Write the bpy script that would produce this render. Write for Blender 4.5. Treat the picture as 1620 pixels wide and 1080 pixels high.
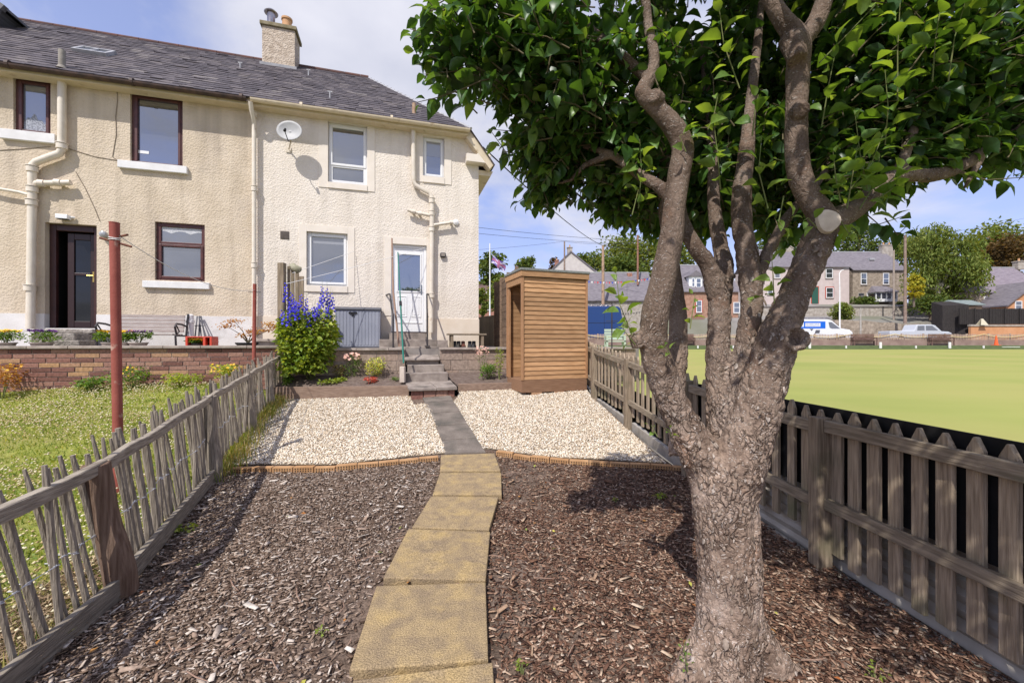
import bpy, bmesh, math, random
import numpy as np
from mathutils import Vector, Matrix, noise as mnoise
SC = bpy.context.scene
for _o in list(bpy.data.objects): bpy.data.objects.remove(_o)
COL = SC.collection
random.seed(7); rng = np.random.default_rng(11)
R = math.radians
# ---------------------------------------------------------------- camera, sky, sun, exposure
EYE = 1.45; F = 652.0
cam_d = bpy.data.cameras.new('camera'); cam = bpy.data.objects.new('camera', cam_d); COL.objects.link(cam)
cam_d.sensor_width = 36.0; cam_d.lens = 36.0 * F / 1620.0; cam_d.clip_end = 3000; cam_d.clip_start = 0.05
cam.location = (0, 0, EYE); cam.rotation_euler = (R(90), 0, 0); SC.camera = cam
SUN = Vector((-0.43, -0.90, 1.25)).normalized()
sun_el = math.asin(SUN.z); sun_az = math.atan2(SUN.x, SUN.y)
w = bpy.data.worlds.new('World'); SC.world = w; w.use_nodes = True
nt = w.node_tree; nt.nodes.clear()
def wn(t, **k):
    n = nt.nodes.new(t)
    for a, b in k.items(): setattr(n, a, b)
    return n
sky = wn('ShaderNodeTexSky', sky_type='NISHITA', sun_disc=False, sun_elevation=sun_el, sun_rotation=sun_az, air_density=1.0, dust_density=0.6, ozone_density=2.0)
tc = wn('ShaderNodeTexCoord'); sep = wn('ShaderNodeSeparateXYZ'); nt.links.new(tc.outputs['Generated'], sep.inputs[0])
# cloud layer: direction projected on a flat ceiling, so clouds shrink towards the horizon
zz = wn('ShaderNodeMath', operation='MAXIMUM'); zz.inputs[1].default_value = 0.0; nt.links.new(sep.outputs[2], zz.inputs[0])
za = wn('ShaderNodeMath', operation='ADD'); za.inputs[1].default_value = 0.22; nt.links.new(zz.outputs[0], za.inputs[0])
dx = wn('ShaderNodeMath', operation='DIVIDE'); nt.links.new(sep.outputs[0], dx.inputs[0]); nt.links.new(za.outputs[0], dx.inputs[1])
dy = wn('ShaderNodeMath', operation='DIVIDE'); nt.links.new(sep.outputs[1], dy.inputs[0]); nt.links.new(za.outputs[0], dy.inputs[1])
cmb = wn('ShaderNodeCombineXYZ'); dxo = wn('ShaderNodeMath', operation='ADD'); dxo.inputs[1].default_value = 0.40; nt.links.new(dx.outputs[0], dxo.inputs[0]); nt.links.new(dxo.outputs[0], cmb.inputs[0]); nt.links.new(dy.outputs[0], cmb.inputs[1]); cmb.inputs[2].default_value = 0.7
n1 = wn('ShaderNodeTexNoise'); n1.inputs['Scale'].default_value = 1.15; n1.inputs['Detail'].default_value = 9; n1.inputs['Roughness'].default_value = 0.55; n1.inputs['Distortion'].default_value = 0.25
nt.links.new(cmb.outputs[0], n1.inputs['Vector'])
cr = wn('ShaderNodeValToRGB'); cr.color_ramp.elements[0].position = 0.44; cr.color_ramp.elements[1].position = 0.60
cr.color_ramp.elements[0].color = (0.16, 0.16, 0.16, 1); cr.color_ramp.elements[1].color = (0.96, 0.96, 0.96, 1)
nt.links.new(n1.outputs[0], cr.inputs[0])
n2 = wn('ShaderNodeTexNoise'); n2.inputs['Scale'].default_value = 2.6; n2.inputs['Detail'].default_value = 6; nt.links.new(cmb.outputs[0], n2.inputs['Vector'])
cr2 = wn('ShaderNodeValToRGB'); cr2.color_ramp.elements[0].position = 0.35; cr2.color_ramp.elements[1].position = 0.68
cr2.color_ramp.elements[0].color = (5.6, 5.8, 6.9, 1); cr2.color_ramp.elements[1].color = (7.8, 7.8, 8.6, 1)
nt.links.new(n2.outputs[0], cr2.inputs[0])
tint = wn('ShaderNodeMix', data_type='RGBA', blend_type='MULTIPLY'); tint.inputs[0].default_value = 1.0
tint.inputs[7].default_value = (2.15, 2.15, 3.0, 1); gm = wn('ShaderNodeGamma'); gm.inputs[1].default_value = 0.68; nt.links.new(sky.outputs[0], gm.inputs[0]); nt.links.new(gm.outputs[0], tint.inputs[6])
mixc = wn('ShaderNodeMix', data_type='RGBA'); nt.links.new(cr.outputs[0], mixc.inputs[0]); nt.links.new(tint.outputs[2], mixc.inputs[6]); nt.links.new(cr2.outputs[0], mixc.inputs[7])
bg = wn('ShaderNodeBackground'); bg.inputs[1].default_value = 0.10; nt.links.new(mixc.outputs[2], bg.inputs[0])
wo = wn('ShaderNodeOutputWorld'); nt.links.new(bg.outputs[0], wo.inputs[0])
sd = bpy.data.lights.new('sun', 'SUN'); sd.energy = 4.3; sd.angle = R(0.5); sd.color = (1.0, 0.955, 0.90)
so = bpy.data.objects.new('sun', sd); COL.objects.link(so); so.rotation_euler = (-SUN).to_track_quat('-Z', 'Y').to_euler()
vs = SC.view_settings; vs.view_transform = 'Standard'; vs.look = 'None'; vs.gamma = 1; vs.exposure = 0.18
SC.cycles.max_bounces = 6; SC.cycles.transparent_max_bounces = 8; SC.cycles.use_denoising = True
# ---------------------------------------------------------------- helpers: projection
def P(px, py, Y): return Vector(((px - 810) / F * Y, Y, EYE + (540 - py) / F * Y))
def ray(px, py): return Vector(((px - 810) / F, 1.0, (540 - py) / F))
def hit(px, py, p0, n):
    d = ray(px, py); c = Vector((0, 0, EYE)); k = (Vector(p0) - c).dot(n) / d.dot(n); return c + d * k
def lerp_tab(tab, y):
    if y <= tab[0][0]: return tab[0][1]
    for (a, b), (c, d) in zip(tab, tab[1:]):
        if y <= c: return b + (d - b) * (y - a) / (c - a)
    return tab[-1][1]
# ---------------------------------------------------------------- helpers: objects
def tag(o, label=None, cat=None, group=None, kind=None):
    if label: o['label'] = label
    if cat: o['category'] = cat
    if group: o['group'] = group
    if kind: o['kind'] = kind
    return o
def thing(name, label, cat, loc=(0, 0, 0), rz=0, group=None):
    o = bpy.data.objects.new(name, None); COL.objects.link(o); o.location = loc; o.rotation_euler = (0, 0, rz); o.empty_display_size = .2
    return tag(o, label, cat, group)
def kids(o): return [c for c in bpy.data.objects if c.parent == o]
def copy_tree(o, parent=None):
    c = o.copy(); COL.objects.link(c); c.parent = parent
    for ch in kids(o): copy_tree(ch, c)
    return c
class MB:
    def __init__(s): s.v = []; s.f = []; s.m = []
    def add(s, vs_, fs_, mi=0):
        b = len(s.v); s.v += [tuple(p) for p in vs_]; s.f += [tuple(b + i for i in f) for f in fs_]; s.m += [mi] * len(fs_); return s
    BF = [(0, 3, 2, 1), (4, 5, 6, 7), (0, 1, 5, 4), (1, 2, 6, 5), (2, 3, 7, 6), (3, 0, 4, 7)]
    def box(s, x0, x1, y0, y1, z0, z1, mi=0, M=None):
        p = [Vector(q) for q in ((x0, y0, z0), (x1, y0, z0), (x1, y1, z0), (x0, y1, z0), (x0, y0, z1), (x1, y0, z1), (x1, y1, z1), (x0, y1, z1))]
        if M is not None: p = [M @ q for q in p]
        return s.add(p, MB.BF, mi)
    def hexa(s, lo, hi, mi=0): return s.add(list(lo) + list(hi), MB.BF, mi)     # lo, hi: 4 points each, counter-clockwise
    def bar(s, a, b, w_, h_, mi=0, up=(0, 0, 1)):
        a = Vector(a); b = Vector(b); d = (b - a).normalized(); sd_ = d.cross(Vector(up))
        if sd_.length < 1e-4: sd_ = d.cross(Vector((0, 1, 0)))
        sd_.normalize(); u = sd_.cross(d); p = []
        for q in (a, b):
            for (i, j) in ((-1, -1), (1, -1), (1, 1), (-1, 1)): p.append(q + sd_ * (i * w_ / 2) + u * (j * h_ / 2))
        return s.add([p[0], p[1], p[5], p[4], p[3], p[2], p[6], p[7]], MB.BF, mi)
    def tube(s, pts, rad, n=8, mi=0, cap=True):
        pts = [Vector(p) for p in pts]; m = len(pts)
        if not hasattr(rad, '__len__'): rad = [rad] * m
        b = []; ref = None
        for i, p in enumerate(pts):
            t = (pts[min(i + 1, m - 1)] - pts[max(i - 1, 0)]).normalized()
            if ref is None: ref = t.cross(Vector((0, 0, 1)) if abs(t.z) < .9 else Vector((1, 0, 0))).normalized()
            ref = (ref - t * ref.dot(t)).normalized(); bi = t.cross(ref)
            for k in range(n):
                a = 2 * math.pi * k / n; b.append(p + (ref * math.cos(a) + bi * math.sin(a)) * rad[i])
        f = [(i * n + k, i * n + (k + 1) % n, (i + 1) * n + (k + 1) % n, (i + 1) * n + k) for i in range(m - 1) for k in range(n)]
        if cap: f += [tuple(range(n))[::-1], tuple(range((m - 1) * n, m * n))]
        return s.add(b, f, mi)
    def lathe(s, prof, c=(0, 0, 0), n=16, mi=0):
        b = []; c = Vector(c)
        for r_, z_ in prof:
            for k in range(n): a = 2 * math.pi * k / n; b.append(c + Vector((r_ * math.cos(a), r_ * math.sin(a), z_)))
        m = len(prof); f = [(i * n + k, i * n + (k + 1) % n, (i + 1) * n + (k + 1) % n, (i + 1) * n + k) for i in range(m - 1) for k in range(n)]
        f += [tuple(range(n))[::-1], tuple(range((m - 1) * n, m * n))]
        return s.add(b, f, mi)
    def prism(s, poly, axis, a0, a1, mi=0):      # poly: (u, v) outline, extruded along axis 0/1/2 from a0 to a1
        def mk(u, v, a): return ((a, u, v), (u, a, v), (u, v, a))[axis]
        n = len(poly); b = [mk(u, v, a0) for u, v in poly] + [mk(u, v, a1) for u, v in poly]
        f = [tuple(range(n)), tuple(range(n, 2 * n))[::-1]] + [(i, i + n, (i + 1) % n + n, (i + 1) % n) for i in range(n)]
        return s.add(b, f, mi)
    def build(s, name, mat, parent=None, smooth=False, bevel=0, seg=2, fix=True):
        me = bpy.data.meshes.new(name); me.from_pydata(s.v, [], s.f)
        for m_ in (mat if isinstance(mat, (list, tuple)) else [mat]): me.materials.append(m_)
        if any(s.m): me.polygons.foreach_set('material_index', s.m)
        if fix:
            bm = bmesh.new(); bm.from_mesh(me); bmesh.ops.recalc_face_normals(bm, faces=bm.faces); bm.to_mesh(me); bm.free()
        o = bpy.data.objects.new(name, me); COL.objects.link(o)
        if parent: o.parent = parent
        if smooth:
            me.polygons.foreach_set('use_smooth', [True] * len(me.polygons))
            try: me.set_sharp_from_angle(angle=R(40))
            except Exception: pass
        if bevel:
            md = o.modifiers.new('bevel', 'BEVEL'); md.width = bevel; md.segments = seg; md.limit_method = 'ANGLE'; md.angle_limit = R(40)
        return o
def np_mesh(name, V, faces, nper, mat, parent=None, smooth=False):
    """V (K,3) vertices, faces (M,nper) int; uniform polygon size"""
    me = bpy.data.meshes.new(name); V = np.ascontiguousarray(V, dtype=np.float32); faces = np.ascontiguousarray(faces, dtype=np.int32)
    me.vertices.add(len(V)); me.vertices.foreach_set('co', V.ravel())
    me.loops.add(faces.size); me.loops.foreach_set('vertex_index', faces.ravel())
    me.polygons.add(len(faces)); me.polygons.foreach_set('loop_start', np.arange(0, faces.size, nper, dtype=np.int32))
    me.update(calc_edges=True); me.validate()
    for m_ in (mat if isinstance(mat, (list, tuple)) else [mat]): me.materials.append(m_)
    if smooth: me.polygons.foreach_set('use_smooth', np.ones(len(me.polygons), dtype=bool))
    o = bpy.data.objects.new(name, me); COL.objects.link(o)
    if parent: o.parent = parent
    return o
def scat(pts, tv, tf, Rm, sc):
    """instances of a template as raw arrays: pts (N,3), tv (k,3), tf (m,p), Rm (N,3,3), sc (N,) or (N,3)"""
    pts = np.asarray(pts, float); N = len(pts); tv = np.asarray(tv, float); tf = np.asarray(tf, int); sc = np.asarray(sc, float)
    if sc.ndim == 1: sc = sc[:, None].repeat(3, 1)
    L = tv[None] * sc[:, None, :]
    V = np.einsum('nij,nkj->nki', Rm, L) + pts[:, None, :]
    Fc = tf[None] + (np.arange(N) * len(tv))[:, None, None]
    return V.reshape(-1, 3), Fc.reshape(-1, tf.shape[1])
def frames(d, roll):
    """orthonormal frames whose local +X is d; roll about it. columns = axes"""
    d = d / np.linalg.norm(d, axis=1, keepdims=True); up = np.tile([0, 0, 1.0], (len(d), 1)); bad = abs(d[:, 2]) > .97; up[bad] = [1, 0, 0]
    y = np.cross(up, d); y /= np.linalg.norm(y, axis=1, keepdims=True); z = np.cross(d, y)
    c, s = np.cos(roll)[:, None], np.sin(roll)[:, None]; y2 = y * c + z * s; z2 = -y * s + z * c
    return np.stack([d, y2, z2], axis=2)
def eul(rx, ry, rz):
    cx, sx, cy, sy, cz, sz = np.cos(rx), np.sin(rx), np.cos(ry), np.sin(ry), np.cos(rz), np.sin(rz)
    o = np.zeros_like(rx); i = np.ones_like(rx)
    A = np.array([[cz, -sz, o], [sz, cz, o], [o, o, i]]); B = np.array([[cy, o, sy], [o, i, o], [-sy, o, cy]]); C = np.array([[i, o, o], [o, cx, -sx], [o, sx, cx]])
    return np.einsum('ijn,jkn,kln->nil', A, B, C)
# ---------------------------------------------------------------- helpers: materials
def M(name, c1, c2=None, scale=4.0, rough=.8, bump=0, bscale=60, bdist=.01, spec=.3, island=0, metal=0, stretch=None, speck=0, streak=0, speck_s=140, lo=.35, hi=.65, c3=None, scale3=1.2, lo3=.5, hi3=.7, transl=0, detail=6, vor=0):
    m = bpy.data.materials.new(name); m.use_nodes = True; t = m.node_tree; b = t.nodes['Principled BSDF']; L = t.links.new; N = t.nodes.new
    b.inputs['Roughness'].default_value = rough; b.inputs['Metallic'].default_value = metal; b.inputs['Specular IOR Level'].default_value = spec
    co = N('ShaderNodeTexCoord').outputs['Object']
    if stretch:
        mp = N('ShaderNodeMapping'); mp.inputs['Scale'].default_value = stretch; L(co, mp.inputs[0]); cs = mp.outputs[0]
    else: cs = co
    col = None
    def noise(sc_, src, d=detail):
        n = N('ShaderNodeTexNoise'); n.inputs['Scale'].default_value = sc_; n.inputs['Detail'].default_value = d; L(src, n.inputs['Vector']); return n.outputs[0]
    def mr(src, a, b_, o0=0, o1=1):
        r = N('ShaderNodeMapRange'); L(src, r.inputs[0]); r.inputs[1].default_value = a; r.inputs[2].default_value = b_; r.inputs[3].default_value = o0; r.inputs[4].default_value = o1; return r.outputs[0]
    def mix(fac, a, b_, mode='MIX'):
        x = N('ShaderNodeMix'); x.data_type = 'RGBA'; x.blend_type = mode
        if isinstance(fac, float): x.inputs[0].default_value = fac
        else: L(fac, x.inputs[0])
        for s_, v in ((6, a), (7, b_)):
            if isinstance(v, tuple): x.inputs[s_].default_value = (*v[:3], 1)
            else: L(v, x.inputs[s_])
        return x.outputs[2]
    col = tuple(c1)
    if c2: col = mix(mr(noise(scale, cs), lo, hi), tuple(c1), tuple(c2))
    if c3: col = mix(mr(noise(scale3, co, 5), lo3, hi3), col, tuple(c3))
    if streak:
        sm = N('ShaderNodeMapping'); sm.inputs['Scale'].default_value = (2.6, 2.6, .22); L(co, sm.inputs[0]); v = mr(noise(1.6, sm.outputs[0], 7), .48, .72, 1, 1 - streak); c_ = N('ShaderNodeCombineColor'); L(v, c_.inputs[0]); L(mr(v, 0, 1, -.03, 1), c_.inputs[1]); L(mr(v, 0, 1, -.08, 1), c_.inputs[2]); col = mix(1.0, col, c_.outputs[0], 'MULTIPLY')
    if speck:
        v = mr(noise(speck_s, co, 2), .35, .65, 1 - speck, 1 + speck); c_ = N('ShaderNodeCombineColor'); [L(v, c_.inputs[i]) for i in range(3)]; col = mix(1.0, col, c_.outputs[0], 'MULTIPLY')
    if island:
        g = N('ShaderNodeNewGeometry'); v = mr(g.outputs['Random Per Island'], 0, 1, 1 - island, 1 + island)
        cmb_ = N('ShaderNodeCombineColor'); [L(v, cmb_.inputs[i]) for i in range(3)]; col = mix(1.0, col, cmb_.outputs[0], 'MULTIPLY')
    if isinstance(col, tuple): b.inputs['Base Color'].default_value = (*col[:3], 1)
    else: L(col, b.inputs['Base Color'])
    if bump:
        bp = N('ShaderNodeBump'); bp.inputs['Strength'].default_value = bump; bp.inputs['Distance'].default_value = bdist
        if vor:
            vn = N('ShaderNodeTexVoronoi'); vn.inputs['Scale'].default_value = vor; L(cs, vn.inputs['Vector'])
            ad = N('ShaderNodeMath'); ad.operation = 'ADD'; L(vn.outputs[0], ad.inputs[0]); L(noise(bscale, cs), ad.inputs[1]); L(ad.outputs[0], bp.inputs['Height'])
        else: L(noise(bscale, cs), bp.inputs['Height'])
        L(bp.outputs[0], b.inputs['Normal'])
    if transl:
        tr = N('ShaderNodeBsdfTranslucent'); ms = N('ShaderNodeMixShader'); ms.inputs[0].default_value = transl
        if isinstance(col, tuple): tr.inputs[0].default_value = (*[min(1, c * 1.6) for c in col[:3]], 1)
        else:
            L(mix(1.0, col, (2.4, 2.2, 0.9), 'MULTIPLY'), tr.inputs[0])
        L(b.outputs[0], ms.inputs[1]); L(tr.outputs[0], ms.inputs[2]); L(ms.outputs[0], t.nodes['Material Output'].inputs[0])
    return m
def RM(name, stops, rough=.85, spec=.25, transl=0, bump=0, bscale=80):
    """colour picked per island from ramp stops [(pos, rgb)]"""
    m = bpy.data.materials.new(name); m.use_nodes = True; t = m.node_tree; b = t.nodes['Principled BSDF']; L = t.links.new; N = t.nodes.new
    g = N('ShaderNodeNewGeometry'); r = N('ShaderNodeValToRGB'); L(g.outputs['Random Per Island'], r.inputs[0])
    e = r.color_ramp.elements; e[0].position = stops[0][0]; e[0].color = (*stops[0][1], 1); e[1].position = stops[-1][0]; e[1].color = (*stops[-1][1], 1)
    for p, c in stops[1:-1]: x = e.new(p); x.color = (*c, 1)
    nz = N('ShaderNodeTexNoise'); nz.inputs['Scale'].default_value = bscale; nz.inputs['Detail'].default_value = 3; L(N('ShaderNodeTexCoord').outputs['Object'], nz.inputs['Vector'])
    mr = N('ShaderNodeMapRange'); L(nz.outputs[0], mr.inputs[0]); mr.inputs[1].default_value = .3; mr.inputs[2].default_value = .7; mr.inputs[3].default_value = .72; mr.inputs[4].default_value = 1.22
    cc = N('ShaderNodeCombineColor'); [L(mr.outputs[0], cc.inputs[i]) for i in range(3)]
    mx = N('ShaderNodeMix'); mx.data_type = 'RGBA'; mx.blend_type = 'MULTIPLY'; mx.inputs[0].default_value = 1; L(r.outputs[0], mx.inputs[6]); L(cc.outputs[0], mx.inputs[7])
    L(mx.outputs[2], b.inputs['Base Color']); b.inputs['Roughness'].default_value = rough; b.inputs['Specular IOR Level'].default_value = spec
    if bump:
        bp = N('ShaderNodeBump'); bp.inputs['Strength'].default_value = bump; bp.inputs['Distance'].default_value = .004; L(nz.outputs[0], bp.inputs['Height']); L(bp.outputs[0], b.inputs['Normal'])
    if transl:
        tr = N('ShaderNodeBsdfTranslucent'); m2 = N('ShaderNodeMix'); m2.data_type = 'RGBA'; m2.blend_type = 'MULTIPLY'; m2.inputs[0].default_value = 1; L(r.outputs[0], m2.inputs[6]); m2.inputs[7].default_value = (3.2, 2.6, .8, 1)
        L(m2.outputs[2], tr.inputs[0]); ms = N('ShaderNodeMixShader'); ms.inputs[0].default_value = transl
        L(b.outputs[0], ms.inputs[1]); L(tr.outputs[0], ms.inputs[2]); L(ms.outputs[0], t.nodes['Material Output'].inputs[0])
    return m
def glass(name, base, fac=.35):
    m = bpy.data.materials.new(name); m.use_nodes = True; t = m.node_tree; b = t.nodes['Principled BSDF']
    b.inputs['Base Color'].default_value = (*base, 1); b.inputs['Roughness'].default_value = .5; b.inputs['Specular IOR Level'].default_value = 0
    g = t.nodes.new('ShaderNodeBsdfGlossy'); g.inputs['Roughness'].default_value = .015; g.inputs[0].default_value = (.95, .97, 1, 1)
    ms = t.nodes.new('ShaderNodeMixShader'); ms.inputs[0].default_value = fac
    nz = t.nodes.new('ShaderNodeTexNoise'); nz.inputs['Scale'].default_value = 1.6; bp = t.nodes.new('ShaderNodeBump'); bp.inputs['Strength'].default_value = .15; bp.inputs['Distance'].default_value = .02
    t.links.new(t.nodes.new('ShaderNodeTexCoord').outputs['Object'], nz.inputs['Vector']); t.links.new(nz.outputs[0], bp.inputs['Height']); t.links.new(bp.outputs[0], g.inputs['Normal'])
    t.links.new(b.outputs[0], ms.inputs[1]); t.links.new(g.outputs[0], ms.inputs[2]); t.links.new(ms.outputs[0], t.nodes['Material Output'].inputs[0])
    return m
def bark_material():
    m = bpy.data.materials.new('bark'); m.use_nodes = True; t = m.node_tree; b = t.nodes['Principled BSDF']; L = t.links.new; N = t.nodes.new
    co = N('ShaderNodeTexCoord').outputs['Object']
    def mp(sc_, src=co):
        x = N('ShaderNodeMapping'); x.inputs['Scale'].default_value = sc_; L(src, x.inputs[0]); return x.outputs[0]
    def nz(s_, src, d=6):
        x = N('ShaderNodeTexNoise'); x.inputs['Scale'].default_value = s_; x.inputs['Detail'].default_value = d; x.inputs['Roughness'].default_value = .62; L(src, x.inputs['Vector']); return x.outputs[0]
    def mr(src, a, c, o0=0., o1=1.):
        x = N('ShaderNodeMapRange'); L(src, x.inputs[0]); x.inputs[1].default_value = a; x.inputs[2].default_value = c; x.inputs[3].default_value = o0; x.inputs[4].default_value = o1; return x.outputs[0]
    def mix(f, a, c, mode='MIX'):
        x = N('ShaderNodeMix'); x.data_type = 'RGBA'; x.blend_type = mode
        if isinstance(f, float): x.inputs[0].default_value = f
        else: L(f, x.inputs[0])
        for s_, v in ((6, a), (7, c)):
            if isinstance(v, tuple): x.inputs[s_].default_value = (*v, 1)
            else: L(v, x.inputs[s_])
        return x.outputs[2]
    def mth(op, a, c):
        x = N('ShaderNodeMath'); x.operation = op
        for i, v in enumerate((a, c)):
            if isinstance(v, float): x.inputs[i].default_value = v
            else: L(v, x.inputs[i])
        return x.outputs[0]
    warp = N('ShaderNodeMix'); warp.data_type = 'RGBA'; warp.inputs[0].default_value = .10; L(co, warp.inputs[6]); wn_ = N('ShaderNodeTexNoise'); wn_.inputs['Scale'].default_value = 11; wn_.inputs['Detail'].default_value = 4; L(co, wn_.inputs['Vector']); L(wn_.outputs['Color'], warp.inputs[7]); wc = warp.outputs[2]
    col = mix(mr(nz(9, mp((1, 1, .5))), .35, .65), (.170, .122, .093), (.345, .265, .21))
    col = mix(mr(nz(5, co), .52, .68), col, (.36, .285, .235)); col = mix(mr(nz(4.2, co, 4), .60, .74), col, (.30, .185, .125))
    v = N('ShaderNodeTexVoronoi'); v.feature = 'DISTANCE_TO_EDGE'; v.inputs['Scale'].default_value = 1; L(mp((46, 46, 15), wc), v.inputs['Vector'])
    v2 = N('ShaderNodeTexVoronoi'); v2.inputs['Scale'].default_value = 1; L(mp((46, 46, 15), wc), v2.inputs['Vector'])
    sx = N('ShaderNodeSeparateColor'); L(v2.outputs['Color'], sx.inputs[0]); cellv = mr(sx.outputs[0], 0., 1., .84, 1.22); cc = N('ShaderNodeCombineColor'); [L(cellv, cc.inputs[i]) for i in range(3)]
    hz = N('ShaderNodeSeparateXYZ'); L(co, hz.inputs[0]); rough_ = mth('MULTIPLY', mr(hz.outputs[2], 1.0, 1.6, 1., .25), mr(nz(6, co, 3), .40, .56, .12, 1.))
    col = mix(rough_, col, mix(1.0, col, cc.outputs[0], 'MULTIPLY')); crack = mth('MULTIPLY', mr(v.outputs[0], .0, .10, 1., 0.), rough_); col = mix(mth('MULTIPLY', crack, .60), col, (.06, .042, .032))
    v3 = N('ShaderNodeTexVoronoi'); v3.inputs['Scale'].default_value = 1; L(mp((62, 62, 120), wc), v3.inputs['Vector']); lent = mth('MULTIPLY', mr(v3.outputs[0], .22, .34, 1., 0.), mr(nz(26, co, 2), .42, .50)); col = mix(mth('MULTIPLY', lent, .85), col, (.52, .46, .41))
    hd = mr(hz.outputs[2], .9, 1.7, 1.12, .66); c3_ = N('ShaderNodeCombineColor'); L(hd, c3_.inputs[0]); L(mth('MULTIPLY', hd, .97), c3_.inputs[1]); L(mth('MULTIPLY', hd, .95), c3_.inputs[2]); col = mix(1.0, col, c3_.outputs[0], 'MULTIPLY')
    fine = mr(nz(150, co, 4), .3, .7, .72, 1.28); c2_ = N('ShaderNodeCombineColor'); [L(fine, c2_.inputs[i]) for i in range(3)]; col = mix(1.0, col, c2_.outputs[0], 'MULTIPLY')
    L(col, b.inputs['Base Color']); b.inputs['Roughness'].default_value = .95; b.inputs['Specular IOR Level'].default_value = .12
    hgt = mth('ADD', mth('MULTIPLY', mr(v.outputs[0], 0., .22), rough_), mth('ADD', mth('MULTIPLY', cellv, .5), mth('ADD', mth('MULTIPLY', nz(60, co), .9), mth('MULTIPLY', lent, .25))))
    bp = N('ShaderNodeBump'); bp.inputs['Strength'].default_value = 1; bp.inputs['Distance'].default_value = .009; L(hgt, bp.inputs['Height']); L(bp.outputs[0], b.inputs['Normal']); return m
# ---------------------------------------------------------------- materials
m_harl_l = M('harling_beige', (.58, .485, .365), (.665, .565, .44), 2.2, .95, .7, 75, .011, .1, c3=(.46, .385, .305), scale3=1.1, lo3=.55, hi3=.8, vor=30, streak=.20)
m_harl_r = M('harling_cream', (.72, .645, .55), (.78, .71, .62), 1.8, .95, .7, 75, .011, .1, c3=(.60, .53, .455), scale3=1.0, lo3=.58, hi3=.85, vor=30, streak=.14)
m_band = M('smooth_render', (.72, .65, .56), (.77, .70, .61), 5, .85, .15, 90, .004, .2)
m_plinth_l = M('plinth_white', (.66, .63, .60), (.74, .72, .70), 3, .8, .3, 30, .006, .2, c3=(.45, .42, .38), scale3=2.5, lo3=.62, hi3=.8)
m_plinth_r = M('plinth_cream', (.68, .58, .46), (.74, .65, .54), 3, .8, .2, 40, .005, .2)
m_white = M('white_upvc', (.78, .78, .78), None, rough=.35, spec=.5)
m_sill = M('white_sill', (.68, .67, .66), (.76, .75, .74), 6, .7, .2, 50, .004)
m_brownframe = M('brown_frame', (.065, .020, .018), (.10, .030, .026), 12, .45, spec=.5)
m_doorframe = M('door_frame_dark', (.038, .013, .012), (.055, .018, .016), 12, .45, spec=.5)
m_darkframe = M('dark_frame', (.03, .012, .012), None, rough=.4, spec=.5)
m_pipe = M('cream_pipe', (.66, .585, .48), (.73, .66, .56), 6, .5, .1, 60, .003, .4, c3=(.42, .30, .18), scale3=7, lo3=.66, hi3=.8)
m_gutter_b = M('brown_gutter', (.05, .035, .03), (.10, .06, .045), 8, .6)
m_gutter_c = M('cream_gutter', (.62, .52, .37), (.68, .58, .43), 8, .6, c3=(.30, .20, .10), scale3=5, lo3=.62, hi3=.8)
m_slate = RM('slate', [(0, (.066, .057, .062)), (.35, (.085, .073, .08)), (.75, (.112, .096, .10)), (.94, (.14, .12, .118)), (1, (.18, .16, .15))], .75, .3, bump=.6, bscale=25)
m_ridge = M('ridge_tile', (.15, .075, .06), (.10, .065, .06), 6, .9, .4, 30)
m_glass = glass('window_glass', (.055, .06, .075), .30)
m_glass_d = glass('door_glass_dark', (.008, .008, .008), .045)
m_glass_c = glass('window_glass_curtain', (.16, .17, .19), .22)
m_chim = M('chimney_harling', (.42, .34, .26), (.60, .51, .41), 9, .95, 1, 40, .015, .1, vor=25)
m_conc = M('concrete', (.26, .235, .20), (.36, .33, .29), 7, .9, .5, 60, .006, c3=(.14, .13, .10), scale3=2.5, lo3=.55, hi3=.75)
m_conc2 = M('step_concrete', (.23, .19, .165), (.34, .29, .25), 9, .9, .6, 70, .006, c3=(.13, .11, .095), scale3=3, lo3=.5, hi3=.72)
m_terracotta = M('terracotta_pot', (.50, .28, .14), (.58, .34, .18), 5, .8, .2, 40)
m_steel = M('steel', (.45, .43, .45), (.3, .27, .27), 5, .3, metal=.9)
m_lead = M('lead', (.30, .30, .31), (.42, .42, .43), 8, .6)
m_wood_g = M('grey_wood_vertical', (.195, .150, .105), (.36, .285, .205), 3, .9, .7, 6, .006, .15, .28, stretch=(26, 26, 1.6), c3=(.125, .125, .07), scale3=2.6, lo3=.55, hi3=.8)
m_wood_gh = M('grey_wood_rail', (.20, .16, .115), (.35, .285, .21), 3, .9, .7, 6, .006, .15, .2, stretch=(14, 1.4, 26), c3=(.13, .14, .08), scale3=3, lo3=.55, hi3=.8)
m_wood_p = M('paling_wood', (.175, .145, .115), (.38, .325, .26), 3, .9, .9, 6, .008, .12, .35, stretch=(40, 40, 2.0))
m_wood_ph = M('paling_rail_wood', (.19, .158, .125), (.37, .32, .255), 3, .9, .9, 6, .008, .12, .25, stretch=(6, 2.2, 40))
m_wood_d = M('dark_post_wood', (.13, .08, .055), (.24, .165, .12), 3, .85, .8, 6, .008, .15, .2, stretch=(22, 22, 1.5))
m_cedar = M('shed_boards', (.33, .18, .085), (.48, .285, .145), 3, .7, .5, 8, .004, .25, .22, stretch=(1.8, 12, 26), c3=(.22, .10, .04), scale3=2.2, lo3=.62, hi3=.85)
m_cedar_v = M('shed_posts', (.33, .17, .085), (.44, .25, .13), 3, .7, .5, 8, .004, .25, .1, stretch=(26, 26, 1.8))
m_cedar_d = M('shed_base', (.20, .11, .065), (.28, .165, .10), 3, .8, .5, 8, .004, .2, .15, stretch=(1.8, 12, 26))
m_felt = M('roof_felt', (.16, .17, .16), (.24, .25, .23), 30, .95, .5, 120)
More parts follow.
